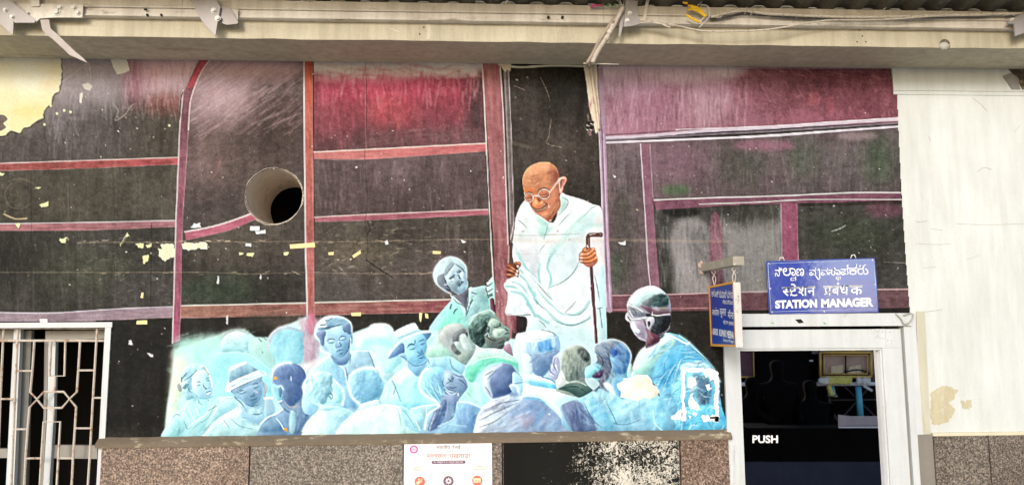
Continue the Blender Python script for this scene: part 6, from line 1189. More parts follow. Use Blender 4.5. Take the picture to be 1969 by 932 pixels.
# ventilation hole through the wall
bm = bmesh.new(); seg = 48; rings = []; rr = random.Random(2)
for j, (t, k) in enumerate([(0.0, 1.0), (.012, .985), (.06, .975), (.14, .972), (.24, .965), (.34, .955), (.44, .94), (.50, .93)]):
    rings.append([bm.verts.new((hc.x + math.cos(a) * hr * (k + rr.uniform(-.012, .012)) , t + F - .004, hc.z + math.sin(a) * hr * (k + rr.uniform(-.012, .012)))) for a in [2 * math.pi * q / seg for q in range(seg)]])
for a_, c_ in zip(rings, rings[1:]):
    for q in range(seg): bm.faces.new((a_[q], c_[q], c_[(q + 1) % seg], a_[(q + 1) % seg]))
hole = done('ventilation_hole', bm, M_hole, b, smooth=True); hole['label'] = 'round hole cut through the wall with rough mortar lining'
bm = bmesh.new(); ro = [rings for rings in []]
r0 = []; r1 = []
for q in range(seg):
    a = 2 * math.pi * q / seg; k1 = 1.035 + .012 * math.sin(a * 3 + 1) + .010 * math.sin(a * 7 + 2) + .008 * math.sin(a * 17) + rr.uniform(-.004, .004); r0.append(bm.verts.new((hc.x + math.cos(a) * hr * k1, -.0012, hc.z + math.sin(a) * hr * k1))); r1.append(bm.verts.new((hc.x + math.cos(a) * hr * .985 * (1 + .006 * math.sin(a * 9)), .004, hc.z + math.sin(a) * hr * .985)))
for q in range(seg): bm.faces.new((r0[q], r1[q], r1[(q + 1) % seg], r0[(q + 1) % seg]))
done('hole_rim', bm, mat('broken_rim', (.62, .54, .44), .9, .3, 40, .8, 80, dirt=(.10, .06, .04), dirt_amt=.15), b)
# dark rooms behind hole, window and door
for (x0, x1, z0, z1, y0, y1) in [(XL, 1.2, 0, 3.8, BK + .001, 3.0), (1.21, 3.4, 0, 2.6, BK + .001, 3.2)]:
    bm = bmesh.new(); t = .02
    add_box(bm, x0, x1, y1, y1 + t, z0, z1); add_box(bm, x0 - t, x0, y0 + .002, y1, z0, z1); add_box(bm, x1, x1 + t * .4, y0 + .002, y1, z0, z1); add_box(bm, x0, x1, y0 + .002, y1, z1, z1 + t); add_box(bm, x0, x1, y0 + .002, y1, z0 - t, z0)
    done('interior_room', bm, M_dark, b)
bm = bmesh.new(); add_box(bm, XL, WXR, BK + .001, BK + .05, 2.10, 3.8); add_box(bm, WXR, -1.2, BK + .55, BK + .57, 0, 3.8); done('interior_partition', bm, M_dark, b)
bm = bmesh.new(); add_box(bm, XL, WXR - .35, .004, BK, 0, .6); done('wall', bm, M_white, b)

box('wall', XL, at(-39, 300).x, .0005, .0035, 2.10, 3.53, M_cream, b, 0)['label'] = 'bare cream wall beyond the left end of the mural'

# dado of granite slabs under a mortar ledge
LX0 = at(190, 850).x; LX1 = at(1403, 835).x
def slab(px0, px1, m_, y=-.030, z0=0., z1=PLT - .028, gap=.0035, lab=None):
    x0, x1 = at(px0, 880, y).x + gap, at(px1, 880, y).x - gap
    o = box('granite_slab', x0, x1, y, .003, z0, z1, m_, b, .0025)
    if lab: o['label'] = lab
    return o
slab(193, 480, M_gran); slab(480, 776, M_gran2); slab(776, 966, M_gran2); slab(966, 1308, M_gran2); slab(1308, 1403, M_gran)
for a_, c_, m_, y in [(1797, 1903, M_gran2, -.028), (1903, 2080, M_gran2, -.027)]: slab(a_, c_, m_, y, z1=PLT - .030)
slab(1766, 1797, mat('smooth_grey_stone', (.22, .20, .17), .6, .15, 10, .2, 40), -.02, z1=PLT - .02)
x0, x1 = at(968, 880, -.03).x, at(1305, 880, -.03).x
bp_ = box('black_paint_patch', x0, x1, -.0315, -.0305, .9, PLT - .031, M_peel, b, 0); bp_['label'] = 'patch of flaking black board paint on the granite'
bm = bmesh.new(); n_ = 90; tops = []
rr = random.Random(8)
prof = [(-.040, 0), (-.041, .018), (-.030, .030), (-.004, .050), (.003, .050), (.003, 0)]
ring_prev = None
for i in range(n_ + 1):
    x = LX0 + (LX1 - LX0) * i / n_
    ring = [bm.verts.new((x, py_ + rr.uniform(-.002, .002) * (j in (1, 2)), PLT - .030 + pz + rr.uniform(-.002, .002) * (j in (1, 2, 3)))) for j, (py_, pz) in enumerate(prof)]
    if ring_prev:
        for j in range(len(prof)): bm.faces.new((ring_prev[j], ring[j], ring[(j + 1) % len(prof)], ring_prev[(j + 1) % len(prof)]))
    else: bm.faces.new(ring[::-1])
    ring_prev = ring
bm.faces.new(ring_prev); led = done('ledge', bm, M_ledge, b); led['label'] = 'sloping mortar ledge between the painting and the granite'
bm = bmesh.new(); add_box(bm, at(1790, 830).x, XR, -.018, .003, PLT - .029, PLT - .012); done('ledge', bm, M_cream, b, bevel=.004)

# strip of plaster and channel beside the door
box('plaster_strip', DX1 + .002, DX1 + .035, -.012, .002, 0, 2.11, M_frame, b, .003)
plate('plaster_strip', [(1762, 598), (1778, 598), (1790, 836), (1768, 836)], -.006, .002, mat('dull_plaster', (.52, .50, .40), .8, .1, 8, .4, 40), b, .001)
M_ochst = mat('exposed_ochre_plaster', (.64, .57, .38), .85, .1, 14, .8, 40, c2=(.50, .46, .34), dirt=(.62, .60, .50), dirt_amt=.4, grime=.3)
for pts in [[(1790, 760), (1803, 745), (1815, 740), (1842, 748), (1838, 765), (1826, 775), (1836, 790), (1822, 812), (1796, 816), (1790, 800)], [(1848, 772), (1866, 768), (1870, 782), (1850, 786)], [(1765, 790), (1776, 800), (1780, 826), (1768, 830)]]:
    plate('plaster_scar', rough(pts, 4, 1.7), -.0015 if pts[0][0] > 1780 else -.0075, .002, M_ochst, b)
# broken corner under the beam on the far right
bm = bmesh.new()
for pts, y0 in [([(1925, 126), (1945, 118), (1985, 92), (1990, 170), (1966, 172), (1955, 150), (1940, 134)], -.009)]: add_prism(bm, pts, y0, 0)
done('broken_corner', bm, mat('exposed_brickwork', (.06, .045, .035), .9, .5, 25, .8, 40, dirt=(.30, .25, .17), dirt_amt=.5), b)
plate('plaster_scar', [(1928, 146), (1944, 140), (1958, 150), (1962, 172), (1946, 172), (1938, 160)], -.0105, 0, mat('grey_mortar', (.26, .25, .25), .9, .3, 25, .6, 50), b)
plate('soffit_lip', [(1928, 124), (1969, 98), (1969, 102), (1934, 127)], -.02, -.01, M_white, b)
for pts, w_ in [([(1828, 159), (1845, 155)], .0022), ([(1870, 188), (1885, 200), (1898, 214)], .0022), ([(1910, 150), (1922, 154)], .002), ([(1786, 262), (1790, 272)], .002), ([(1879, 330), (1893, 322), (1906, 326)], .0025), ([(1760, 425), (1772, 427), (1785, 424)], .0022), ([(1790, 440), (1812, 442)], .002), ([(1762, 468), (1800, 470), (1830, 468)], .0018), ([(1950, 255), (1962, 240)], .002), ([(1775, 515), (1800, 513)], .002), ([(1765, 600), (1790, 598), (1812, 594)], .003), ([(1860, 498), (1885, 490)], .0018), ([(1840, 430), (1900, 432), (1969, 430)], .0015)]:
    tube('hairline_crack', crom([at(x, y, -.0005) for x, y in pts], 4), w_ * .34, mat('crack_dirt', (.34, .32, .27), .9, .3, 50), b, 4)

# ---------------------------------------------------------------- barred window
win = empty('window', (at(214, 620).x, 0, 2.08)); win.parent = b; win['label'] = 'white window with rusty geometric grille at the left'
zW = lambda x, y: (x / 2.8075, 600 + y / 2.8075)
XO = -3.3
def wbox(name, px0, px1, py0, py1, y0, y1, m_, pl=None, left=False):
    a_ = at(px0, py0, y0); c_ = at(px1, py1, y0)
    return box(name, XO if left else a_.x, c_.x, y0, y1, min(a_.z, c_.z), max(a_.z, c_.z), m_, win, .002)
wbox('window_head', 0, 215, 620, 629, -.012, .08, M_frame, left=True)
box('window_jamb', WXR - .030, WXR + .001, -.010, .10, .6, at(214, 629, -.012).z - .0015, M_frame, win, .002)
def bar(pts, r=.0062, y=.03, m_=M_grille, nm='grille_bar'):
    return tube(nm, [at(*zW(*p), y) for p in pts], r, m_, win, 6, smooth=False)
# leaves of the window standing open behind the bars
for poly, y0, m_ in [([(75, 85), (112, 85), (72, 1000), (28, 1000)], .06, M_frame), ([(115, 98), (170, 98), (150, 560), (138, 1000), (72, 1000), (100, 560)], .10, M_grey), ([(245, 100), (575, 96), (575, 142), (245, 150)], .10, M_grey), ([(262, 160), (300, 160), (290, 560), (262, 1000), (228, 1000), (255, 560)], .09, M_frame), ([(240, 160), (262, 160), (250, 560), (228, 1000), (205, 1000), (235, 560)], .10, M_grey), ([(240, 715), (525, 718), (525, 790), (240, 786)], .105, M_grey), ([(-200, 95), (75, 95), (72, 148), (-200, 148)], .10, M_grey), ([(-200, 735), (40, 735), (38, 785), (-200, 785)], .10, M_grey)]:
    plate('window_leaf', [zW(*p) for p in poly], y0, y0 + .03, m_, win, .002)
bar([(-260, 153), (590, 153)], .0068)
bar([(-260, 88), (590, 88)], .004)
bar([(186, 158), (176, 300), (164, 430), (200, 468), (238, 428), (345, 428), (376, 466), (415, 430), (424, 300), (433, 158)])
bar([(128, 1000), (140, 760), (152, 600), (160, 512), (200, 470), (238, 515), (335, 515), (376, 467), (412, 510), (404, 640), (396, 760), (384, 1000)])
bar([(525, 80), (512, 300), (500, 500), (486, 760), (470, 1000)])
bar([(276, 158), (268, 343), (348, 343), (353, 158)]); bar([(298, 345), (295, 426)]); bar([(290, 517), (286, 590)]); bar([(212, 1000), (225, 760), (236, 590), (326, 590), (316, 760), (303, 1000)])
for p in [[(429, 313), (505, 313)], [(407, 625), (488, 625)], [(503, 461), (572, 461)], [(96, 316), (174, 316)], [(72, 630), (146, 630)], [(142, 787), (220, 787)], [(312, 787), (393, 787)], [(-80, 467), (75, 467)]]: bar(p, .0055)
bar([(20, 85), (10, 300), (0, 520), (-10, 800), (-16, 1000)]); bar([(97, 85), (82, 400), (66, 800), (58, 1000)]); bar([(-90, 85), (-100, 500), (-115, 1000)]); bar([(572, 200), (552, 700)], .003, .04)

# ---------------------------------------------------------------- glazed door
dfr = empty('door', (DX0, 0, 0)); dfr.parent = b; dfr['label'] = 'white door with one large glass pane marked PUSH'
YG = .030
def dplate(nm, pts, y0, y1, m_=M_frame, bevel=.002): return plate(nm, pts, y0, y1, m_, dfr, bevel)
zt = at(1570, 604).z; zl = at(1570, 627, -.03).z
box('door_lintel', at(1388, 615).x, DX1 + .001, -.035, .05, zl, zt + .004, M_frame, dfr, .004)
box('door_jamb', DX0 - .022, at(1418, 800).x, -.020, .06, 0, zl - .002, M_frame, dfr, .003)
box('door_jamb', at(1741, 800).x + .012, DX1 - .001, -.020, .06, 0, zl - .002, M_frame, dfr, .003)
box('door_lining', at(1741, 800).x, at(1741, 800).x + .009, .0, .05, 0, zl - .002, M_grey, dfr, 0)
gx0, gx1, gz = at(1423, 800, YG).x, at(1697, 800, YG).x, at(1560, 669, YG).z
jx = at(1418, 800).x + .001; jr = at(1741, 800).x - .003
ztop = at(1560, 633, -.012).z
box('top_rail', jx, jr, -.012, YG + .02, gz, ztop, M_frame, dfr, .004)
box('stile', gx1, jr, -.012, YG + .02, 0, gz - .001, M_frame, dfr, .004)
box('stile', jx, gx0, -.012, YG + .02, 0, gz - .001, M_frame, dfr, .003)
box('glazing_bead', gx0, gx1, -.004, YG - .001, gz - .012, gz - .001, M_frame, dfr, .003)
box('glazing_bead', gx1 - .011, gx1 - .001, -.004, YG - .001, 0, gz - .014, M_frame, dfr, .003)
mg = bpy.data.materials.new('reflective_film_glass'); mg.use_nodes = True; n, l = mg.node_tree.nodes, mg.node_tree.links; n.remove(n['Principled BSDF'])
gl = n.new('ShaderNodeBsdfGlossy'); gl.inputs['Roughness'].default_value = .012; gl.inputs['Color'].default_value = (.93, .91, .95, 1)
tr = n.new('ShaderNodeBsdfTransparent'); tr.inputs['Color'].default_value = (.5, .5, .52, 1); mx = n.new('ShaderNodeMixShader'); mx.inputs[0].default_value = .9
l.new(tr.outputs[0], mx.inputs[1]); l.new(gl.outputs[0], mx.inputs[2]); l.new(mx.outputs[0], n['Material Output'].inputs['Surface'])
box('glass_pane', gx0 - .004, gx1 + .004, YG, YG + .006, .1, gz + .004, mg, dfr, 0)
bm = bmesh.new(); add_glyphs(bm, 'PUSH', [(1447, 836), (1496, 836), (1496, 851), (1447, 851)], lambda x, y: at(x, y, YG - .0012), .03); done('lettering', bm, M_ink, dfr)['label'] = 'PUSH in white letters'
bm = bmesh.new(); add_prism(bm, [(1683, 632), (1702, 632), (1702, 650), (1683, 648)], -.016, -.012); add_prism(bm, [(1703, 633), (1718, 633), (1718, 664), (1703, 664)], -.016, -.012); done('hinge', bm, M_frame, dfr, bevel=.001)
bm = bmesh.new()
for px, py in [(1688, 637), (1688, 645), (1697, 637), (1711, 638), (1707, 654), (1714, 654), (1714, 660)]: add_disc(bm, at(px, py, -.016), .0028, -.0175, -.015, 8)
tag(done('screw', bm, M_steel, dfr), kind='stuff')
for py in (860, 898, 921):
    bm = bmesh.new(); add_prism(bm, [(1404, py - 6), (1415, py - 6), (1415, py + 7), (1404, py + 7)], -.026, -.021); add_disc(bm, at(1410, py, -.026), .003, -.0275, -.025, 8); done('latch_plate', bm, M_frame, dfr)
tube('latch_rod', [at(1411, 855, -.028), at(1412, 930, -.028), at(1412, 990, -.028)], .003, M_frame, dfr, 6)
bm = bmesh.new()
for pts in [[(1529, 614), (1540, 613), (1546, 620), (1536, 621)]]: add_prism(bm, pts, -.0365, -.035)
done('paint_chip', bm, M_dark, dfr)
bm = bmesh.new()
for pts in [[(1480, 619), (1489, 620), (1487, 622)], [(1582, 618), (1589, 622), (1586, 623)]]: add_prism(bm, pts, -.0365, -.035)
tag(done('paint_chip', bm, M_green, dfr), kind='stuff')
# ---------------------------------------------------------------- the mural: a fine sheet of paint, cut into the carriage and each painted person
paint_background(); paint_figures()
def paint_material(name, var):
    m = bpy.data.materials.new(name); m.use_nodes = True; n, l = m.node_tree.nodes, m.node_tree.links; bs = n['Principled BSDF']
    bs.inputs['Roughness'].default_value = .6; bs.inputs['Specular IOR Level'].default_value = .10
    a = n.new('ShaderNodeAttribute'); a.attribute_name = 'paint'
    tc = n.new('ShaderNodeTexCoord'); g = n.new('ShaderNodeTexNoise'); g.inputs['Scale'].default_value = 260; g.inputs['Detail'].default_value = 4; l.new(tc.outputs['Object'], g.inputs['Vector'])
    mr = n.new('ShaderNodeMapRange'); mr.inputs['From Min'].default_value = .3; mr.inputs['From Max'].default_value = .7; mr.inputs['To Min'].default_value = 1 - var; mr.inputs['To Max'].default_value = 1 + var; l.new(g.outputs['Fac'], mr.inputs['Value'])
    mx = n.new('ShaderNodeVectorMath'); mx.operation = 'SCALE'; l.new(a.outputs['Color'], mx.inputs[0]); l.new(mr.outputs[0], mx.inputs['Scale']); l.new(mx.outputs[0], bs.inputs['Base Color'])
    b2 = n.new('ShaderNodeTexNoise'); b2.inputs['Scale'].default_value = 45; b2.inputs['Detail'].default_value = 8; l.new(tc.outputs['Object'], b2.inputs['Vector'])
    bp = n.new('ShaderNodeBump'); bp.inputs['Strength'].default_value = .35; bp.inputs['Distance'].default_value = .003; l.new(b2.outputs['Fac'], bp.inputs['Height']); l.new(bp.outputs[0], bs.inputs['Normal'])
    return m
M_paint = paint_material('mural_paint', .22); M_paintf = paint_material('mural_paint_figures', .07)
ST = 1.5
gx = np.arange(PX0, PX1 - 1, ST); gy = np.arange(PY0, PY1 - 1, ST)
GX, GY = np.meshgrid(gx, gy)
D = fw[None, None] + rt * ((GX - CX) / FPX)[..., None] - up * ((GY - CY) / FPX)[..., None]
Wp = CAM + D * ((0. - CAM[1]) / D[..., 1])[..., None]
# bilinear colour lookup
def look(A, X, Y):
    x = X - PX0 - .0; y = Y - PY0; ix = np.clip(x.astype(int), 0, PW - 2); iy = np.clip(y.astype(int), 0, PH - 2); fx = (x - ix)[..., None]; fy = (y - iy)[..., None]
    return (A[iy, ix] * (1 - fx) + A[iy, ix + 1] * fx) * (1 - fy) + (A[iy + 1, ix] * (1 - fx) + A[iy + 1, ix + 1] * fx) * fy
Cg = look(CV, GX, GY)
Cl = np.where(Cg <= .04045, Cg / 12.92, ((Cg + .055) / 1.055) ** 2.4) / GAIN
Cl = np.clip(Cl, .003, .80)
qx = GX[:-1, :-1] + ST / 2; qy = GY[:-1, :-1] + ST / 2
qid = ID[np.clip((qy - PY0).astype(int), 0, PH - 1), np.clip((qx - PX0).astype(int), 0, PW - 1)].astype(int)
# edge of the painted area, door, window and the hole
nz_ = noise(PH, 4, 5, 5, 9)[np.clip((qy - PY0).astype(int), 0, PH - 1), 0] * 5 - 2.5
redge = np.interp(qy[:, 0], [88, 128, 150, 156, 168, 236, 380, 500, 605], [1711, 1712, 1712, 1722, 1725, 1727, 1734, 1742, 1750])[:, None]
wzq = Wp[:-1, :-1, 2]; wxq = Wp[:-1, :-1, 0]
keep = (qx < redge + nz_ * (qy < 170)) & ~((wxq > DX0 - .022) & (wzq < DZ + .002)) & ~((wxq < WXR - .001) & (wzq < 2.094)) & (wzq > PLT - .01)
keep &= ((wxq - hc.x) ** 2 + (wzq - hc.z) ** 2) > (hr * (.995 + .02 * noise(PH, PW, 6, 6, 12)[np.clip((qy - PY0).astype(int), 0, PH - 1), np.clip((qx - PX0).astype(int), 0, PW - 1)])) ** 2
qid[~keep] = -1
H_, W_ = GX.shape
vid = np.arange(H_ * W_).reshape(H_, W_)
quads = np.stack([vid[:-1, :-1], vid[1:, :-1], vid[1:, 1:], vid[:-1, 1:]], -1)
def sheet(name, mask, m_, parent=None):
    q = quads[mask]; u, inv = np.unique(q.ravel(), return_inverse=True)
    co = Wp.reshape(-1, 3)[u].copy(); cc = np.concatenate([Cl.reshape(-1, 3)[u], np.ones((len(u), 1))], 1)
    if parent is not None: co -= np.array(parent_loc(parent))
    me = bpy.data.meshes.new(name); me.vertices.add(len(u)); me.vertices.foreach_set('co', co.astype(np.float32).ravel())
    nf = len(q); me.loops.add(nf * 4); me.loops.foreach_set('vertex_index', inv.astype(np.int32).ravel()); me.polygons.add(nf); me.polygons.foreach_set('loop_start', np.arange(0, nf * 4, 4, dtype=np.int32)); me.polygons.foreach_set('loop_total', np.full(nf, 4, np.int32))
    me.update(calc_edges=True); me.validate()
    ca = me.color_attributes.new('paint', 'FLOAT_COLOR', 'POINT'); ca.data.foreach_set('color', cc.astype(np.float32).ravel())
    return link(name, me, m_, parent)
mural = sheet('mural', qid == 0, M_paint)
tag(mural, 'large weathered mural of a crowd greeting a bald elder at a maroon railway carriage door', 'mural')
for k, lab in FIGS.items():
    mk = qid == k
    if mk.sum() < 10: continue
    o = sheet('painted_person' if k not in (1, 2, 3) else 'painted_silhouette', mk, M_paintf, mural); o['label'] = lab

# ---------------------------------------------------------------- canopy steelwork above the beam
can = empty('platform_canopy', (0, -.4, 3.7)); tag(can, 'steel canopy edge with pale angle rail, grey gussets and corrugated sheets above the beam', 'canopy')
YC = -.375
zc0 = at(984, 43, YC).z; zc1 = at(984, 8.5, YC).z; zm = at(984, 26, YC).z
def rail_seg(xa, xb, nm='angle_rail'):
    bm = bmesh.new(); add_box(bm, xa, xb, YC, YC + .008, zc0, zc1); add_box(bm, xa, xb, YC + .008, -.343, zc0, zc0 + .008); add_box(bm, xa, xb, YC - .012, YC, zm - .003, zm + .003); add_box(bm, xa, xb, YC - .006, YC - .001, zc0 + .002, zc0 + .008)
    return done(nm, bm, M_galv, can, bevel=.0015)
xs = [XL, at(350, 20, YC).x, at(460, 20, YC).x, at(1160, 20, YC).x, at(1245, 20, YC).x, XR]
rail_seg(XL, xs[1] - .001); rail_seg(xs[1] + .001, xs[3]); rail_seg(xs[3] + .002, xs[5])
def gusset(pts, y, bolts=(), t=.008, m_=M_steel):
    g = plate('gusset_plate', pts, y, y + t, m_, can, .0015)
    for px, py, r_ in bolts:
        bm = bmesh.new(); add_disc(bm, at(px, py, y), r_, y - .012, y + .001, 6); add_disc(bm, at(px, py, y), r_ * 1.5, y - .003, y + .001, 12); done('bolt', bm, M_bolt, can)
gusset([(-30, -6), (12, -6), (68, 40), (66, 44), (28, 44), (26, 40), (25, 66), (22, 66), (-30, 20)], YC - .045, [(11, 20, .008), (24, 33, .008)])
gusset([(28, 6), (60, 8), (100, 8), (160, 10), (158, 34), (100, 34), (76, 36), (70, 42), (52, 44), (30, 20)], YC - .022, [(109, 24, .013), (116, 15, .010), (142, 15, .011), (150, 25, .010), (55, 26, .005)], m_=M_galv)
gusset([(362, -6), (412, -6), (424, 14), (417, 50), (414, 70), (388, 40)], YC - .045, [(411, 21, .010), (419, 36, .010)])
gusset([(418, 10), (444, 18), (458, 42), (456, 46), (436, 48), (424, 44), (420, 30)], YC - .03, [])
gusset([(440, 18), (458, 18), (457, 46), (448, 36)], YC - .018, [], m_=M_galv)
gusset([(1203, -6), (1228, -6), (1225, 14), (1226, 28), (1231, 46), (1224, 48), (1217, 50), (1199, 52), (1202, 22)], YC - .05, [(1211, 26, .008), (1206, 40, .008)])
gusset([(1196, 14), (1202, 26), (1196, 58), (1192, 72), (1189, 70), (1192, 40)], YC - .035)
gusset([(1250, -6), (1244, 24), (1242, 38), (1236, 37), (1244, -6)], YC - .02, m_=M_galv)
gusset([(1975, 20), (1957, 30), (1938, 42), (1936, 46), (1950, 46), (1952, 70), (1990, 56)], YC - .045, [(1945, 38, .006)])
# strap hanger from the rail down to the wall top
bm = bmesh.new(); add_prism(bm, [(58, -6), (75, -6), (76, 12), (60, 13)], YC - .03, YC - .02); done('hanger', bm, M_galv, can)
bm = bmesh.new(); add_box(bm, at(279.5, 29, YC - .008).x - .006, at(283, 29, YC - .008).x, YC - .0165, YC - .010, zc0 + .03, zc0 + .037)
for px in (283, 310): add_disc(bm, at(px, 29, YC - .012), .006, YC - .0145, YC - .0005, 10)
for px in (1054, 1081): add_disc(bm, at(px, 35, YC), .007, YC - .014, YC - .0005, 10)
tag(done('bolt_hole', bm, M_dark, can), kind='stuff')
# corrugated sheets: ribs run away from the wall; each sheet is its own piece
rr = random.Random(6)
x = XL; i = 0
zr = zc1 + .012
while x < XR:
    w_ = .62; bm = bmesh.new(); n_ = 48; prev = None
    for j in range(n_ + 1):
        xx = x + w_ * j / n_; zz = .012 * max(-1, min(1, 1.6 * math.sin(2 * math.pi * j / 12)))
        row = [bm.verts.new((xx, yy, zr + zz + (YC + .02 - yy) * .13 + .006 * (i % 2))) for yy in (YC + .03, -.6, -.82)]
        if prev:
            for k in range(2): bm.faces.new((prev[k], row[k], row[k + 1], prev[k + 1]))
        prev = row
    o = done('roof_sheet', bm, M_roof, can)
    sol = o.modifiers.new('thickness', 'SOLIDIFY'); sol.thickness = .0012
    x += w_ - .02; i += 1
for k in range(9):
    xx = XL + .3 + k * 1.02
    tube('roof_hook', [(xx, YC + .005, zc1 - .004), (xx + .004, YC - .02, zc1 + .006), (xx + .02, YC - .03, zc1 + .02)], .004, M_bolt, can, 6)

# ---------------------------------------------------------------- strap brace, conduit and cables
st = plate('flat_brace', [(77, 38), (94, 38), (97, 55), (112, 68), (143, 98), (160, 112), (168, 121), (150, 113), (134, 106), (117, 90), (102, 76), (88, 66), (81, 57)], -.39, -.383, mat('dull_brace_paint', (.42, .36, .33), .5, .08, 10, .1, 50), None, .002)
tag(st, 'bent flat steel brace from the canopy rail to the wall near the cream patch', 'brace')
M_br = MATS['dull_brace_paint']
cp = empty('conduit', (at(1135, 122, -.30).x, -.35, 3.54)); tag(cp, 'pair of old taped cable conduits slanting down from the beside the middle gusset', 'pipe')
cp['label'] = 'pair of old taped cable conduits slanting down beside the middle gusset to the wall'
tube('conduit_tube', crom([at(1198, 14, -.43), at(1184, 42, -.42), at(1168, 70, -.41), at(1150, 98, -.40), at(1139, 121, -.385)], 5), .0125, M_pipe, cp, 10)
tube('conduit_tube', crom([at(1186, 30, -.40), at(1163, 62, -.39), at(1150, 84, -.38), at(1140, 104, -.375), at(1129, 122, -.37)], 5), .010, mat('browned_conduit', (.36, .29, .23), .7, .3, 20, .4, 60, dirt=(.66, .60, .52), dirt_amt=.2), cp, 10)
for px, py in [(1178, 52), (1172, 62), (1166, 74)]: 
    q = at(px, py, -.415); tube('tape_band', [q + Vector((.006, 0, .010)), q - Vector((.006, 0, .010))], .0145, M_wire, cp, 10)
tube('conduit_stub', [at(1136, 124, -.34), at(1133, 126, -.02)], .008, M_pipe, cp, 8)
tube('bracket_lip', [at(1122, 122, -.345), at(1190, 124, -.345)], .003, M_patch, cp, 6)
wall_run = tube('conduit', crom([at(1137, 128, -.006), at(1141, 165, -.008), at(1147, 205, -.008), at(1152, 250, -.006)], 5), .0075, mat('painted_over_conduit', (.66, .56, .45), .75, .2, 20, .4, 60, dirt=(.28, .12, .13), dirt_amt=.3), None, 8)
tag(wall_run, 'cream painted conduit running down the wall beside the painted doorway', 'pipe')

cb = empty('cable_bundle', (at(1500, 25, -.4).x, -.42, 3.75)); tag(cb, 'sagging taped cables tied along the pale rail at upper right', 'cable')
def cable(nm, px, r, y, m_): return tube(nm, crom([at(a_, c_, y + rr.uniform(-.003, .003)) for a_, c_ in px], 5), r, m_, cb, 7)
cable('cable', [(1366, 33), (1385, 29), (1400, 25), (1430, 21), (1455, 24), (1475, 27), (1520, 29), (1560, 31), (1620, 33), (1700, 33), (1780, 31), (1850, 28), (1969, 26)], .008, YC - .035, M_wire)
cable('cable', [(1364, 36), (1400, 32), (1430, 26), (1462, 29), (1500, 32), (1570, 35), (1640, 34), (1720, 34), (1790, 30), (1880, 29)], .006, YC - .026, mat('black_taped_cable', (.05, .04, .035), .7, .4, 30, .4, 60, dirt=(.55, .50, .42), dirt_amt=.4))
cable('cable', [(1230, 40), (1270, 46), (1309, 52), (1345, 59), (1390, 61), (1450, 59), (1500, 54), (1550, 45), (1600, 39), (1650, 39), (1720, 37), (1800, 31), (1900, 29)], .0045, YC - .045, M_wire)
cable('cable', [(1229, 38), (1262, 43), (1282, 51), (1290, 53)], .004, YC - .05, M_wire); cable('cable', [(1232, 37), (1262, 41), (1300, 49), (1330, 56), (1350, 60)], .0035, YC - .052, M_wire)
cable('cable', [(1361, 12), (1364, 30), (1358, 40), (1344, 54)], .003, YC - .05, M_wire); cable('cable', [(1384, 20), (1388, 32), (1376, 34)], .002, YC - .05, M_wire)
cable('cable', [(1436, 14), (1432, 28)], .0018, YC - .05, M_wire); cable('cable', [(1447, 16), (1443, 32)], .0018, YC - .05, M_wire)
cable('cable', [(1190, -6), (1197, 14)], .0022, YC - .05, M_wire); cable('cable', [(1201, -6), (1199, 14)], .002, YC - .05, M_wire); cable('cable', [(1186, 0), (1198, 12)], .0018, YC - .05, M_wire); cable('cable', [(1935, 30), (1944, 26), (1950, 30)], .003, YC - .05, M_wire)
cy = empty('yellow_wires', (at(1340, 25, -.4).x, -.43, 3.76)); tag(cy, 'loop of bright yellow wires hanging on the rail near the middle gusset', 'wire')
for pts in [[(1313, 5), (1322, 7)], [(1323, 11), (1335, 13), (1345, 18), (1352, 25)], [(1322, 19), (1334, 19), (1348, 26), (1356, 33)], [(1320, 29), (1332, 37), (1344, 43)], [(1326, 13), (1338, 18), (1348, 22), (1358, 32)]]:
    tube('wire', crom([at(a_, c_, YC - .05) for a_, c_ in pts], 4), .0065, M_yellow, cy, 7)
tube('wire', crom([at(a_, c_, YC - .045) for a_, c_ in [(1348, 20), (1356, 22), (1358, 30), (1350, 38), (1344, 44)]], 4), .004, M_wire, cy, 7)
cg = empty('frayed_wires', (at(1150, 11, -.42).x, -.42, 3.8)); tag(cg, 'short frayed pink and green wire ends poking out left of the middle gusset', 'wire')
tube('wire', [at(1137, 11, YC - .03), at(1159, 11, YC - .03)], .006, M_pink, cg, 7); tube('wire', [at(1138, 12, YC - .03), at(1138, 16, YC - .03)], .006, M_pink, cg, 7)
for k in range(9): tube('wire', [at(1160 + k * 3.4, 7 + (k % 3), YC - .03), at(1163 + k * 3.6, 14 - (k % 2) * 2, YC - .032)], .0022, [M_green, M_black, M_green, M_wire][k % 4], cg, 5)
jc = empty('ceiling_rose', tuple(at(1815, 88, -.343))); tag(jc, 'small round grey knob plastered on the lower edge of the beam at right', 'knob')
bm = bmesh.new(); bmesh.ops.create_uvsphere(bm, u_segments=16, v_segments=8, radius=.028); bmesh.ops.scale(bm, vec=(1, .55, .8), verts=bm.verts); 
for v in bm.verts: v.co += at(1815, 89, -.343)
done('knob_body', bm, mat('knob_paint', (.44, .42, .36), .6, .15, 20, .3, 50), jc, True)
bm = bmesh.new(); c_ = at(1817, 86, -.344); add_disc(bm, c_, .031, -.3445, -.3425, 18); done('backing', bm, mat('sooty_ring', (.10, .085, .06), .8, .4, 30, .4, 50, dirt=(.42, .40, .33), dirt_amt=.5), jc)

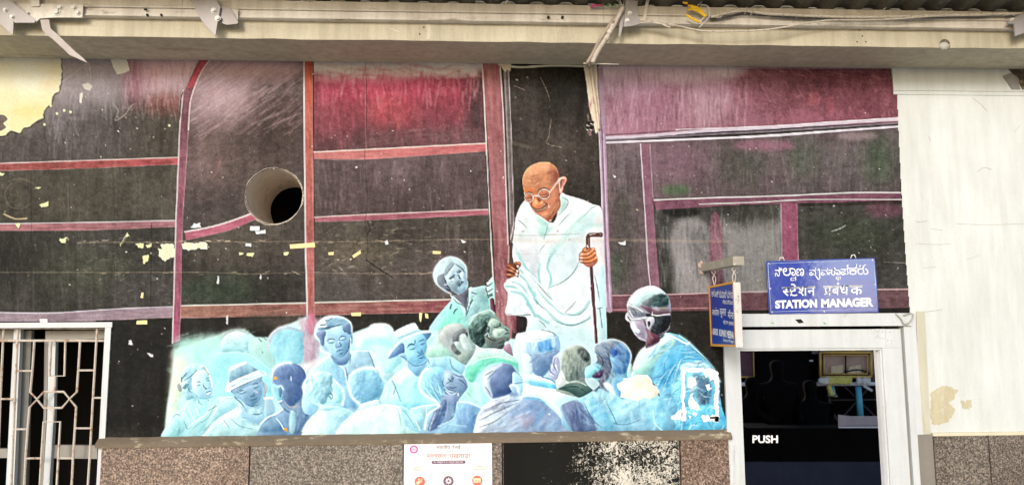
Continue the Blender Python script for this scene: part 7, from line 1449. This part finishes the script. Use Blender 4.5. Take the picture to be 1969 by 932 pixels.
# ---------------------------------------------------------------- STATION MANAGER board over the door
zS = lambda x, y: (1470 + x / 7.765, 490 + y / 7.765)
YS = -.040
sg = empty('sign_board', tuple(at(1580, 602, YS))); tag(sg, 'blue enamel STATION MANAGER board in three scripts over the door', 'sign')
blue = bpy.data.materials.new('blue_enamel'); blue.use_nodes = True; bb = blue.node_tree.nodes['Principled BSDF']; bb.inputs['Base Color'].default_value = (.012, .04, .36, 1); bb.inputs['Roughness'].default_value = .30; bb.inputs['Coat Weight'].default_value = 1; bb.inputs['Coat IOR'].default_value = 2.7; bb.inputs['Coat Roughness'].default_value = .10
nn = blue.node_tree.nodes.new('ShaderNodeTexNoise'); nn.inputs['Scale'].default_value = 9; nn.inputs['Detail'].default_value = 4; bpp = blue.node_tree.nodes.new('ShaderNodeBump'); bpp.inputs['Strength'].default_value = .12; bpp.inputs['Distance'].default_value = .006
blue.node_tree.links.new(nn.outputs['Fac'], bpp.inputs['Height']); blue.node_tree.links.new(bpp.outputs[0], bb.inputs['Coat Normal'])
plate('panel', [zS(28, 100), zS(1640, 45), zS(1702, 855), zS(72, 880)], YS, YS + .006, blue, sg, .001)
M_rim = mat('enamel_rim', (.50, .62, .80), .3, .1, 30, .05, 60, coat=.6)
for a_, c_ in [(((45, 128), (1632, 74)), 0), (((52, 140), (95, 845)), 0), (((95, 848), (1690, 800)), 0), (((1634, 80), (1688, 800)), 0)]:
    p, q = a_; tube('rim_line', [at(*zS(*p), YS - .001), at(*zS(*q), YS - .001)], .0014, M_rim, sg, 4)
for a_ in [((30, 100), (1640, 47)), ((30, 104), (72, 876)), ((72, 876), (1700, 852)), ((1642, 50), (1700, 850))]:
    tube('edge_bead', [at(*zS(*p), YS) for p in a_], .0028, mat('dark_blue_bead', (.05, .08, .36), .3, .1, 30, .05, 60, coat=.5), sg, 6)
PS = lambda x, y: at(*zS(x, y), YS - .0016)
bm = bmesh.new()
G = lambda s, x0, x1, y0, y1, bold=.010, sl=0., **k: add_glyphs(bm, s, rbox(x0, x1, y0, y1, sl), PS, bold, **k)
G('ನಿ', 155, 268, 178, 320); G('ಲಾ', 274, 470, 190, 312); G('ದ', 388, 475, 318, 386); G('ಣ', 474, 592, 200, 312)
G('ವ', 668, 772, 186, 308); G('ವ', 838, 950, 190, 306); G('ಸಾ', 950, 1136, 182, 304); G('ಥ', 1062, 1138, 312, 372); G('ಪ', 1138, 1256, 168, 300); G('ಕ', 1262, 1382, 150, 296); G('ರು', 1386, 1550, 160, 292)
add_ribbon(bm, spline([(760, 300), (772, 320), (800, 360), (824, 342), (822, 250), (812, 210), (790, 230)], False, 6), 15, PS)
add_ribbon(bm, [(1098, 372), (1100, 384)], 14, PS)
for (x, y, w_, h_) in [(1410, 150, 30, 26), (1224, 144, 30, 26), (1350, 140, 34, 26), (1478, 140, 30, 26)]: add_ribbon(bm, [(x, y + h_), (x + w_, y)], 14, PS)
G('स', 268, 395, 480, 612, .010, clipx=.78); G('टे', 372, 500, 428, 612, .010); G('श', 508, 642, 470, 610, .010); G('न', 640, 760, 474, 606, .010)
add_ribbon(bm, [(262, 494), (760, 474)], 16, PS); add_ribbon(bm, [(350, 540), (395, 560)], 15, PS)
G('प', 888, 1002, 472, 600, .010); add_ribbon(bm, [(892, 590), (960, 560), (985, 540)], 14, PS); G('ब', 1005, 1120, 466, 596, .010); G('ध', 1128, 1260, 452, 592, .010); G('क', 1282, 1464, 462, 592, .010)
add_ribbon(bm, [(878, 472), (1120, 466)], 16, PS); add_ribbon(bm, [(1150, 462), (1464, 462)], 16, PS)
dq = [(1085 + 18 * math.cos(t), 428 + 16 * math.sin(t)) for t in np.linspace(0, 2 * math.pi, 13)[:-1]]; bm.faces.new([bm.verts.new(PS(x + 14, y)) for x, y in dq])
add_glyphs(bm, 'STATION', [(158, 676), (785, 655), (788, 786), (162, 802)], PS, .055); add_glyphs(bm, 'MANAGER', [(845, 656), (1622, 630), (1628, 770), (848, 786)], PS, .055)
done('lettering', bm, M_ink, sg)['label'] = 'white lettering in Kannada, Hindi and English reading STATION MANAGER'
for x_, y_ in [(262, 62), (1330, 24)]:
    c_ = at(*zS(x_, y_), YS + .004)
    tube('hook', [c_ + Vector((-.018, 0, -.012)), c_ + Vector((-.010, -.002, .008)), c_ + Vector((.004, -.003, .010)), c_ + Vector((.014, 0, -.012))], .0035, M_bolt, sg, 6)
for x_, y_ in [(60, 130), (1610, 75), (85, 500), (110, 850), (1650, 440), (890, 845)]:
    bm = bmesh.new(); add_disc(bm, at(*zS(x_, y_), YS), .004, YS - .003, YS, 8); done('screw', bm, M_bolt, sg)
# ---------------------------------------------------------------- hanging name plate, seen edge-on, on its bracket arm
xp = 1.315
P0 = atx(1366, 549, xp); P1 = atx(1411, 549, xp)
npl = empty('name_plate', (xp, -.25, P1.z)); tag(npl, 'narrow blue name plate with ochre border hanging side-on left of the door', 'sign')
ya, yb = -.030, -.455
zt_, zb_ = at(1366, 549, ya).z, at(1366, 656, ya).z
zt_ = .5 * (zt_ + atx(1411, 549, xp).z)
def nbox(nm, y0, y1, z0, z1, t0, t1, m_): return box(nm, xp - t0, xp + t1, y0, y1, z0, z1, m_, npl, .001)
PL = [atx(1365.5, 549, xp), atx(1412, 549, xp), atx(1415.5, 668, xp), atx(1366.5, 656, xp)]
y_far, y_near = .5 * (PL[0].y + PL[3].y), .5 * (PL[1].y + PL[2].y)
z_t, z_b = .5 * (PL[0].z + PL[1].z), .5 * (PL[2].z + PL[3].z)
nbox('panel', y_near, y_far, z_b, z_t, .002, .004, mat('deep_blue_panel', (.012, .045, .30), .4, .15, 10, .1, 60))
fwd = .010
for nm, a_ in [('border', (y_near - .004, y_far + .004, z_t - .001, z_t + .010)), ('border', (y_near - .004, y_far + .004, z_b - .011, z_b + .001)), ('border', (y_far - .012, y_far + .004, z_b + .0012, z_t - .0012)), ('border', (y_near - .004, y_near + .010, z_b + .0012, z_t - .0012))]:
    nbox(nm, *a_, .005, .003, M_ochre)
nbox('edge_strip', y_near - .009, y_near - .0045, z_b - .012, z_t + .004, .006, .03, mat('dirty_white_edge', (.62, .60, .56), .6, .15, 20, .2, 60, dirt=(.25, .20, .15), dirt_amt=.2))
zN = lambda x, y: (1350 + x / 7.175, 540 + y / 7.175)
bm = bmesh.new()
def PN(x, y): q = atx(*zN(x, y), xp - .0028); return q
def GN(s, q, bold=.006): add_glyphs(bm, s, q, PN, bold)
GN('ಅಶೋಕ್', [(130, 115), (228, 118), (228, 222), (132, 212)]); GN('ಕುಮಾರ್', [(238, 118), (338, 122), (338, 238), (238, 226)]); GN('ಮೀನಾ', [(348, 122), (430, 124), (430, 238), (348, 234)])
GN('ಸ್ಥಾನ', [(284, 252), (336, 254), (336, 330), (284, 322)]); GN('ಪ್ರಬಂಧ', [(346, 254), (430, 258), (430, 335), (346, 328)])
GN('अशोक', [(135, 365), (232, 368), (232, 478), (138, 468)]); GN('कुमार', [(245, 380), (330, 385), (330, 520), (245, 500)]); GN('मीना', [(355, 392), (434, 396), (434, 525), (355, 510)])
GN('स्टेशन', [(290, 530), (358, 534), (358, 612), (290, 600)]); GN('प्रबंधक', [(366, 548), (436, 552), (436, 632), (366, 622)])
GN('ASHOK', [(142, 645), (220, 658), (222, 752), (142, 735)], .04); GN('KUMAR', [(236, 660), (330, 674), (330, 775), (236, 755)], .04); GN('MEENA', [(340, 678), (436, 695), (438, 800), (340, 778)], .04)
GN('Station', [(292, 785), (358, 798), (358, 842), (292, 830)]); GN('Manager', [(366, 800), (442, 812), (442, 868), (366, 848)])
done('lettering', bm, M_ink, npl)['label'] = 'white lettering in Kannada, Hindi and English'
arm = empty('bracket_arm', (1.33, -.25, at(1400, 500, -.3).z)); tag(arm, 'grey square bracket arm sticking out of the wall above the hanging name plate', 'bracket')
ax0 = atx(1424, 500, 1.335)
E0 = at(1354, 515, -.004); E1 = at(1420, 501, -.52)
bm = bmesh.new(); h_ = .026
def ring_at(c, hx, hz): return [bm.verts.new((c.x + sx * hx, c.y, c.z + sz * hz)) for sx, sz in ((-1, -1), (1, -1), (1, 1), (-1, 1))]
ra = ring_at(E0, .020, .020); rb = ring_at(E1, .028, .022)
for k in range(4): bm.faces.new((ra[k], ra[(k + 1) % 4], rb[(k + 1) % 4], rb[k]))
bm.faces.new(ra); bm.faces.new(rb); done('arm_tube', bm, mat('arm_grey_paint', (.34, .31, .25), .6, .15, 14, .3, 50, dirt=(.58, .54, .47), dirt_amt=.2), arm, bevel=.002)
bm = bmesh.new(); rr2 = random.Random(3)
for k in range(10):
    c_ = Vector((E0.x + rr2.uniform(-.03, .03), -.006, E0.z + rr2.uniform(-.025, .03))); bmesh.ops.create_icosphere(bm, subdivisions=1, radius=rr2.uniform(.006, .016), matrix=Matrix.Translation(c_) @ Matrix.Diagonal((1, .6, 1, 1)))
done('mortar_lump', bm, mat('mortar_lump', (.48, .36, .30), .9, .4, 30, .6, 50, dirt=(.08, .05, .04), dirt_amt=.4), arm)
for pa, pb in [((E0 * .72 + E1 * .28), PL[0] * .78 + PL[1] * .22), ((E0 * .12 + E1 * .88), PL[1])]:
    for k in range(2):
        pts = [pa + Vector((.004 * k, 0, -.018)), pa * .7 + pb * .3 + Vector((.01 * (1 - 2 * k), 0, 0)), pa * .4 + pb * .6 + Vector((-.008 * (1 - 2 * k), 0, 0)), pb + Vector((0, .01, 0))]
        tube('tie_wire', crom(pts, 4), .0028, M_wire, arm, 5)
# loose looped cable at the right end of the lintel
lc = tube('looped_wire', crom([at(1722, 603, -.04), at(1732, 612, -.045), at(1738, 622, -.045), at(1748, 620, -.045), at(1756, 608, -.04), at(1752, 602, -.04), at(1738, 606, -.045)], 5), .0042, mat('grey_wire', (.42, .40, .34), .6, .2, 30, .2, 60), None, 6)
tag(lc, 'grey looped wire hanging at the right end of the door lintel', 'wire')

# ---------------------------------------------------------------- poster on the granite
YP = -.0345
ps = empty('poster', tuple(at(870, 932, YP))); tag(ps, 'white cleanliness drive poster with Hindi heading pasted on the granite dado', 'poster')
tl, tr_ = at(777, 847.5, YP), at(946.5, 846, YP)
zP = lambda x, y: (760 + x / 8.95, 840 + y / 8.95)
pbm = bmesh.new(); q = [at(777, 848, YP), at(945.5, 846, YP), at(948, 1060, YP), at(775, 1062, YP)]
f_ = [pbm.verts.new(v) for v in q]; k_ = [pbm.verts.new(v + Vector((0, .0025, 0))) for v in q]; pbm.faces.new(f_[::-1]); pbm.faces.new(k_)
for k in range(4): pbm.faces.new((f_[k], f_[(k + 1) % 4], k_[(k + 1) % 4], k_[k]))
done('sheet', pbm, mat('poster_paper', (.80, .77, .78), .45, .02, 10, .03, 40, grime=.03, speck=.02), ps)
PPt = lambda x, y: at(*zP(x, y), YP - .0010)
PPt2 = lambda x, y: at(*zP(x, y), YP - .0016)
def pdisc(nm, x, y, r_, c, P=PPt, sq=1., rin=0.):
    bm = bmesh.new(); n_ = 24; o = [bm.verts.new(P(x + r_ * math.cos(a), y + r_ * sq * math.sin(a))) for a in [2 * math.pi * k / n_ for k in range(n_)]]
    if rin:
        i_ = [bm.verts.new(P(x + rin * math.cos(a), y + rin * sq * math.sin(a))) for a in [2 * math.pi * k / n_ for k in range(n_)]]
        for k in range(n_): bm.faces.new((o[k], o[(k + 1) % n_], i_[(k + 1) % n_], i_[k]))
    else: bm.faces.new(o)
    return done(nm, bm, c, ps)
def printed(nm, items, m_, P=PPt, bold=.004):
    bm = bmesh.new()
    for it in items:
        if isinstance(it[0], str): add_glyphs(bm, it[0], rbox(*it[1:5], -.01), P, bold)
        else: add_ribbon(bm, it[0], it[1], P)
    return done(nm, bm, m_, ps)
C_br = mat('ink_dark_brown', (.10, .035, .03), .5, .05, 20, .02); C_rd = mat('ink_brick_red', (.38, .10, .07), .5, .05, 20, .02); C_pk = mat('ink_magenta', (.78, .03, .30), .5, .05, 20, .02)
C_or = mat('ink_coral', (.62, .14, .10), .5, .08, 20, .02); C_pu = mat('ink_plum', (.17, .09, .14), .5, .08, 20, .02); C_lt = mat('ink_pale', (.80, .76, .78), .5, .03, 20, .02); C_cr = mat('ink_cream', (.78, .72, .66), .5, .03, 20, .02); C_yl = mat('ink_yellow', (.85, .66, .42), .5, .03, 20, .02)
printed('heading', [('भारतीय', 705, 948, 128, 205), ('रेलवे', 980, 1125, 128, 205)], C_br)
printed('subheading', [('अपना रेल है', 835, 995, 235, 262)], C_br)
printed('title', [('स्वच्छता', 540, 885, 292, 375), ('पखवाड़ा', 930, 1292, 290, 380)], C_rd)
bm = bmesh.new(); add_ribbon(bm, [(652, 430), (1182, 424)], 56, PPt); done('pill', bm, C_pu, ps); pdisc('pill', 652, 430, 28, C_pu, lambda x, y: at(*zP(x, y), YP - .0012)); pdisc('pill', 1182, 424, 28, C_pu, lambda x, y: at(*zP(x, y), YP - .0012))
printed('date_line', [('01 अक्टूबर से 15 अक्टूबर 2024 तक', 665, 1165, 406, 450)], C_lt, lambda x, y: at(*zP(x, y), YP - .002))
pdisc('emblem', 320, 207, 70, C_pk, rin=46); pdisc('emblem', 322, 207, 24, mat('ink_pink', (.80, .45, .52), .5, .05, 20, .02)); pdisc('emblem', 320, 207, 34, C_pk, rin=30)
printed('logo', [([(1380, 170), (1430, 150), (1480, 165), (1585, 150)], 5), ([(1385, 184), (1490, 182)], 7), ([(1380, 218), (1540, 216)], 7)], mat('ink_grey', (.35, .30, .28), .5, .05, 20, .02))
for x0_, y0_, x1_ in [(190, 540, 575), (1255, 520, 1640)]:
    bm = bmesh.new(); add_ribbon(bm, [(x0_, y0_), (x1_, y0_)], 80, lambda x, y: at(*zP(x, y), YP - .0006)); done('tint_box', bm, C_cr, ps)
printed('slogan', [('स्वच्छ रेल', 325, 440, 508, 535), ('स्वच्छ भारत', 312, 452, 550, 578)], C_rd); printed('slogan', [('एक कदम', 1400, 1498, 492, 520), ('स्वच्छता की ओर', 1352, 1548, 534, 562)], C_rd)
printed('border_line', [([(180, 97), (1650, 78)], 3), ([(180, 97), (172, 860)], 3), ([(1650, 78), (1656, 860)], 3)], C_cr)
for x_, y_, c_ in [(422, 762, C_or), (915, 752, C_pu), (1412, 745, C_or)]:
    pdisc('badge', x_, y_, 90, c_, PPt)
    bm = bmesh.new(); add_ribbon(bm, [(x_ - 118, y_ - 20), (x_ - 105, y_ - 70), (x_ - 70, y_ - 108), (x_ - 35, y_ - 124)], 7, PPt); add_ribbon(bm, [(x_ + 118, y_ + 20), (x_ + 116, y_ + 60), (x_ + 100, y_ + 90)], 6, PPt); done('badge_arc', bm, C_or if c_ is C_or else C_rd, ps)
bm = bmesh.new(); add_ribbon(bm, [(370, 800), (400, 770), (440, 750)], 50, PPt2); add_ribbon(bm, [(395, 710), (430, 740), (460, 760)], 26, PPt2); add_ribbon(bm, [(440, 720), (455, 700)], 8, PPt2); add_ribbon(bm, [(460, 730), (480, 718)], 8, PPt2); done('badge_sign', bm, C_yl, ps)
pdisc('badge_sign', 917, 750, 42, C_lt, PPt2, rin=20)
bm = bmesh.new()
for k in range(8): a = k * math.pi / 4; add_ribbon(bm, [(917 + 44 * math.cos(a), 750 + 44 * math.sin(a)), (917 + 60 * math.cos(a), 750 + 60 * math.sin(a))], 12, PPt2)
done('badge_sign', bm, C_lt, ps)
bm = bmesh.new(); add_ribbon(bm, [(1345, 742), (1472, 738)], 76, PPt2); done('badge_sign', bm, C_yl, ps)
bm = bmesh.new(); add_ribbon(bm, [(1380, 760), (1380, 735), (1400, 735), (1400, 760)], 9, lambda x, y: at(*zP(x, y), YP - .0022)); add_ribbon(bm, [(1420, 735), (1440, 735), (1440, 760), (1420, 760)], 9, lambda x, y: at(*zP(x, y), YP - .0022)); done('badge_sign', bm, C_or, ps)

# ---------------------------------------------------------------- torn paper frame left on the mural and scraps of tape
tp = empty('torn_poster', tuple(at(1345, 808, -.002))); tag(tp, 'white torn remains of a poster frame stuck on the blue shawl of the mural', 'poster')
M_torn = mat('torn_paper', (.80, .80, .79), .7, .04, 30, .4, 60)
for pts in [[(1308, 706), (1368, 708), (1380, 714), (1383, 736), (1381, 770), (1383, 800), (1382, 811), (1374, 810), (1376, 790), (1372, 770), (1376, 742), (1372, 728), (1366, 732), (1362, 722), (1357, 726), (1353, 714), (1330, 716), (1320, 714), (1316, 722), (1318, 750), (1314, 770), (1320, 790), (1318, 808), (1312, 810), (1309, 805), (1312, 780), (1309, 760), (1311, 745)],
            [(1290, 802), (1300, 794), (1310, 786), (1312, 796), (1308, 806), (1292, 806)], [(1346, 801), (1350, 796), (1357, 800), (1360, 794), (1364, 801), (1370, 797), (1382, 800), (1382, 811), (1366, 809), (1352, 810)], [(1327, 757), (1332, 754), (1334, 768), (1342, 776), (1346, 786), (1340, 789), (1332, 784), (1328, 788), (1324, 776)], [(1357, 741), (1365, 737), (1364, 744), (1370, 747), (1360, 750)], [(1321, 730), (1336, 726), (1340, 738), (1330, 748), (1322, 742)], [(1334, 790), (1340, 792), (1337, 800), (1333, 798)], [(1322, 798), (1330, 800), (1326, 806)]]:
    plate('paper_scrap', rough(pts, 3, .8), -.0028, -.0012, M_torn, tp)
plate('paper_scrap', [(1365, 801), (1377, 800), (1377, 804), (1365, 804.5)], -.0045, -.0035, M_black, tp)
TP = [([(557, 470), (605, 466), (606, 475), (558, 478)], 'y', 'long yellowed tape strip across the orange post'), ([(677, 491), (693, 481), (694, 487), (680, 496)], 'y', 'short yellowed tape strip set slanting on the dark middle panel'), ([(631, 485), (642, 484), (641, 490), (632, 490)], 'y', 'small yellowed tape square left of the slanting strip'),
      ([(675, 601), (694, 600), (694, 607), (676, 607)], 'y', 'yellowed tape strip under the bottom bar left of the brim hat'), ([(263, 616), (283, 615), (283, 623), (262, 623)], 'y', 'yellowed tape strip at the top of the black panel beside the window'), ([(832, 482), (848, 483), (847, 488), (832, 488)], 'y', 'pale tape strip above the young man holding the post'),
      ([(272, 562), (276, 562), (275, 573), (270, 572)], 'y', 'tiny upright yellow tape scrap left of the curved post'), ([(806, 601), (812, 601), (810, 617), (808, 619), (806, 612)], 'y', 'longer of two tape scraps hanging above the brim hat'), ([(817, 602), (823, 603), (824, 612), (818, 611)], 'y', 'shorter of two tape scraps hanging above the brim hat'),
      ([(482, 437), (499, 436), (499, 443), (482, 443)], 'w', 'white tape rectangle just below the round hole'), ([(76, 613), (91, 613), (91, 619), (77, 619)], 'w', 'pale lump stuck on the lilac bar above the window')]
for pts, c_, lab in TP:
    o = plate('tape_strip', pts, -.0022, -.0010, M_tapey if c_ == 'y' else M_tapew); tag(o, lab, 'tape', 'scraps of tape stuck on the mural')

# ---------------------------------------------------------------- platform and what stands on it behind the photographer (mirrored in the glass)
pf = box('platform', -60, 60, -7.0, .003, -.3, 0, M_platform, None, 0); tag(pf, kind='structure')
gd = box('ground', -300, 300, -600, 40, -1.35, -1.3, mat('track_ballast', (.22, .20, .17), .95, .4, 3, .8, 10), None, 0); tag(gd, kind='structure')
def mir(px, py, yv): q = at(px, py, yv); return Vector((q.x, 2 * YG - yv, q.z))
def person(name, head, feet_z, label, lean=0., seated=False, m_=None, sc=1.):
    """one skinned body grown from a skeleton; head is the crown position"""
    h = (head.z - feet_z); H = 1.72 * sc if seated else h; u = H / 7.5
    o = Vector((head.x, head.y, head.z)); hip = o + Vector((0, 0, -3.9 * u)); 
    J = [(hip, .17), (o + Vector((0, 0, -2.9 * u)), .155), (o + Vector((0, 0, -1.75 * u)), .185), (o + Vector((0, 0, -1.32 * u)), .09), (o + Vector((0, 0, -1.05 * u)), .062), (o + Vector((0, .01, -.62 * u)), .098), (o + Vector((0, 0, -.18 * u)), .085)]
    E_ = [(0, 1), (1, 2), (2, 3), (3, 4), (4, 5), (5, 6)]
    for s in (-1, 1):
        i = len(J); J += [(o + Vector((s * .92 * u, 0, -1.62 * u)), .075), (o + Vector((s * 1.12 * u, -.03, -2.9 * u)), .052), (o + Vector((s * .75 * u, .25, -3.3 * u)), .038), (o + Vector((s * .66 * u, .34, -3.3 * u)), .036)]; E_ += [(2, i), (i, i + 1), (i + 1, i + 2), (i + 2, i + 3)]
        i = len(J)
        if seated: J += [(hip + Vector((s * .42 * u, 0, -.1)), .10), (hip + Vector((s * .6 * u, .46, -.06)), .08), (hip + Vector((s * .6 * u, .46, -.48)), .055), (hip + Vector((s * .6 * u, .62, -.52)), .045)]
        else: J += [(hip + Vector((s * .42 * u, 0, -.2 * u)), .10), (hip + Vector((s * .45 * u, .02, -1.9 * u)), .075), (Vector((hip.x + s * .45 * u, hip.y, feet_z + .09)), .05), (Vector((hip.x + s * .45 * u, hip.y + .16, feet_z + .05)), .045)]
        E_ += [(0, i), (i, i + 1), (i + 1, i + 2), (i + 2, i + 3)]
    me = bpy.data.meshes.new(name); me.from_pydata([tuple(p - o) for p, _ in J], E_, []); ob = link(name, me, m_); ob.location = o
    ob.modifiers.new('skin', 'SKIN'); 
    for k, (_, r_) in enumerate(J): me.skin_vertices[0].data[k].radius = (r_ * H / 1.72 * 1.0, r_ * H / 1.72 * .85)
    me.skin_vertices[0].data[0].use_root = True
    ss = ob.modifiers.new('sub', 'SUBSURF'); ss.levels = ss.render_levels = 2
    tag(ob, label, 'person'); return ob
M_c1 = mat('backlit_black', (.003, .003, .003), .9, spec=.05, var=.3, scale=10, bump=.3, bscale=40) if True else mat('x', (.003, .003, .003), .9, .3, 10, .3, 40); M_c2 = mat('backlit_brown_black', (.004, .003, .003), .9, spec=.05, var=.3, scale=10, bump=.3, bscale=40) if True else mat('x', (.003, .003, .003), .9, .3, 10, .3, 40)  # backlit shade of the silhouettes put into near-black body colours
person('person', mir(1492, 684, 5.3), 0, 'standing figure coloured near black as a backlit silhouette, reflected in the door glass', m_=M_c2)
person('person', mir(1556, 722, 5.3), .35, 'broad figure coloured near black as a backlit silhouette, reflected in the middle of the door glass', m_=M_c1, seated=True)
person('person', mir(1444, 716, 5.4), .35, 'smaller dark figure reflected at the left of the door glass', m_=M_c1, seated=True)
def mplate(nm, pts, yv, t, m_, parent=None):
    bm = bmesh.new(); P = [mir(px, py, yv) for px, py in pts]; f = [bm.verts.new(p) for p in P]; k = [bm.verts.new(p + Vector((0, -t, 0))) for p in P]; n_ = len(P)
    bm.faces.new(f); bm.faces.new(k[::-1])
    for i in range(n_): bm.faces.new((f[i], f[(i + 1) % n_], k[(i + 1) % n_], k[i]))
    return done(nm, bm, m_, parent)
wg = empty('railway_wagon', (3.5, -8.4, -1.3)); tag(wg, 'dark garlanded wagon across the platform, reflected in the door glass', 'wagon')
M_wag = mat('wagon_body', (.005, .004, .004), .9, spec=.02, var=.4, scale=3, bump=.3, bscale=20) if True else mat('x', (.005, .004, .004), .9, .4, 3, .3, 20); M_gold = mat('gold_frame', (.80, .48, .12), .35, .15, 10, .1, 40, metal=.2); M_brn = mat('wagon_panel', (.50, .32, .24), .6, .4, 8, .3, 30); M_wr = mat('white_rail', (.85, .82, .85), .4, .05, 10); M_bl = mat('turquoise_post', (.12, .50, .68), .4, .1, 10); M_flow = mat('marigold', (.85, .62, .16), .8, .5, 60, .5, 60); M_fl2 = mat('white_flowers', (.85, .70, .66), .8, .4, 60, .5, 60)
box('body', mir(1400, 700, 8.3).x, mir(1712, 700, 8.3).x, -11.2, -8.42, -1.25, 2.02, M_wag, wg, .01)
YV = 8.30
def fr(pts, w_, m_, yv=YV - .05, nm='window_frame'):
    for a_, c_ in zip(pts, pts[1:]): tube(nm, [mir(*a_, yv), mir(*c_, yv)], w_, m_, wg, 6)
mplate('panel', [(1583, 682), (1675, 682), (1675, 720), (1583, 720)], YV, .04, M_brn, wg)
mplate('panel', [(1420, 676), (1449, 676), (1449, 722), (1420, 722)], YV, .04, mat('plum_panel', (.14, .06, .08), .6, .4, 8), wg)
mplate('panel', [(1562, 664), (1695, 664), (1695, 680), (1562, 680)], YV + .01, .04, mat('grey_fascia', (.14, .13, .12), .7, .4, 8), wg)
mplate('panel', [(1678, 680), (1695, 680), (1695, 736), (1678, 736)], YV + .01, .04, MATS['grey_fascia'], wg)
for pts in [[(1598, 704), (1622, 701), (1622, 716), (1598, 718)], [(1632, 705), (1655, 700), (1656, 716), (1630, 718)]]: mplate('statue_relief', pts, YV - .03, .03, mat('tan_relief', (.75, .56, .34), .7, .4, 20), wg)
fr([(1577, 677), (1675, 677), (1675, 724), (1577, 724), (1577, 677)], .022, M_gold); fr([(1584, 682), (1668, 682), (1668, 718), (1584, 718), (1584, 682)], .010, M_gold); fr([(1626, 682), (1626, 718)], .012, M_wag)
fr([(1461, 670), (1463, 728)], .014, M_gold); fr([(1449, 676), (1450, 724)], .012, M_gold); fr([(1463, 693), (1480, 693)], .014, M_wr); fr([(1553, 693), (1563, 693)], .012, M_wr); fr([(1420, 724), (1449, 724)], .012, M_gold)
fr([(1600, 672), (1618, 669), (1640, 673), (1655, 669)], .018, M_gold)
fr([(1570, 738), (1696, 737)], .030, M_wr, nm='hand_rail'); fr([(1420, 738), (1462, 738)], .030, M_wr, nm='hand_rail')
fr([(1650, 742), (1655, 802)], .05, M_bl, nm='post'); fr([(1600, 742), (1604, 758)], .03, M_bl, nm='post'); fr([(1592, 759), (1610, 761)], .02, MATS['grey_fascia'] if False else M_grey, nm='step')
bm = bmesh.new(); r3 = random.Random(9)
for k in range(150): bmesh.ops.create_icosphere(bm, subdivisions=1, radius=r3.uniform(.022, .045), matrix=Matrix.Translation(mir(r3.uniform(1592, 1634), r3.uniform(727, 735), YV - .15)))
for k in range(26): bmesh.ops.create_icosphere(bm, subdivisions=1, radius=r3.uniform(.02, .04), matrix=Matrix.Translation(mir(1593 + k * .25 + r3.uniform(-2, 2), 742 + k * .6, YV - .15)))
tag(done('garland', bm, M_flow, wg))
bm = bmesh.new()
for k in range(60): bmesh.ops.create_icosphere(bm, subdivisions=1, radius=r3.uniform(.02, .045), matrix=Matrix.Translation(mir(r3.choice([r3.uniform(1576, 1592), r3.uniform(1650, 1674)]), r3.uniform(728, 736), YV - .15)))
for k in range(12): bmesh.ops.create_icosphere(bm, subdivisions=1, radius=.025, matrix=Matrix.Translation(mir(1662 + k * 1.2, 742 + k * .7, YV - .15)))
done('garland', bm, M_fl2, wg)
wc = mir(1650, 768, YV - .02); bm = bmesh.new(); pts = [Vector((wc.x + .48 * math.cos(a), wc.y, wc.z + .48 * math.sin(a))) for a in np.linspace(0, 2 * math.pi, 33)]; add_tube(bm, pts, .02, 6)
for k in range(8): a = k * math.pi / 4; add_tube(bm, [wc, wc + Vector((.48 * math.cos(a), 0, .48 * math.sin(a)))], .012, 5)
done('wheel', bm, mat('wheel_iron', (.05, .04, .035), .6, .2, 10), wg)
pl_ = mplate('reflection_blocker', [(1466, 380), (1556, 380), (1556, 900), (1466, 900)], 8.0, .3, M_wag); tag(pl_, 'added dark slab across the platform that blocks sky reflection on the left of the sign', 'reflection_blocker')  # added out of view to keep bright sky out of the sign's left part
bk = empty('bench_counter', tuple(mir(1655, 890, 4.6))); tag(bk, 'dark low counter with a pale top reflected at the right of the door glass', 'counter')
mplate('counter_front', [(1500, 822), (1693, 822), (1697, 886), (1500, 886)], 4.40, .3, M_wag, bk); mplate('counter_top', [(1614, 797), (1640, 800), (1696, 800), (1697, 820), (1614, 820)], 4.42, .03, mat('counter_top', (.42, .36, .38), .6, .2, 6), bk)
mplate('counter_trim', [(1614, 820), (1697, 820), (1697, 822), (1614, 822)], 4.38, .02, M_wr, bk)
mplate('floor_glow_panel', [(1412, 887), (1702, 887), (1708, 1000), (1412, 1000)], 4.40, .3, mat('floor_glow_tint', (.035, .038, .06), .8, .4, 2, .2, 20, spec=.1), bk)  # added panel, tinted to imitate the bluish floor glow; also hides the legs
mplate('counter_front', [(1418, 812), (1435, 822), (1499, 822), (1499, 886), (1424, 886)], 4.41, .5, M_wag, bk)
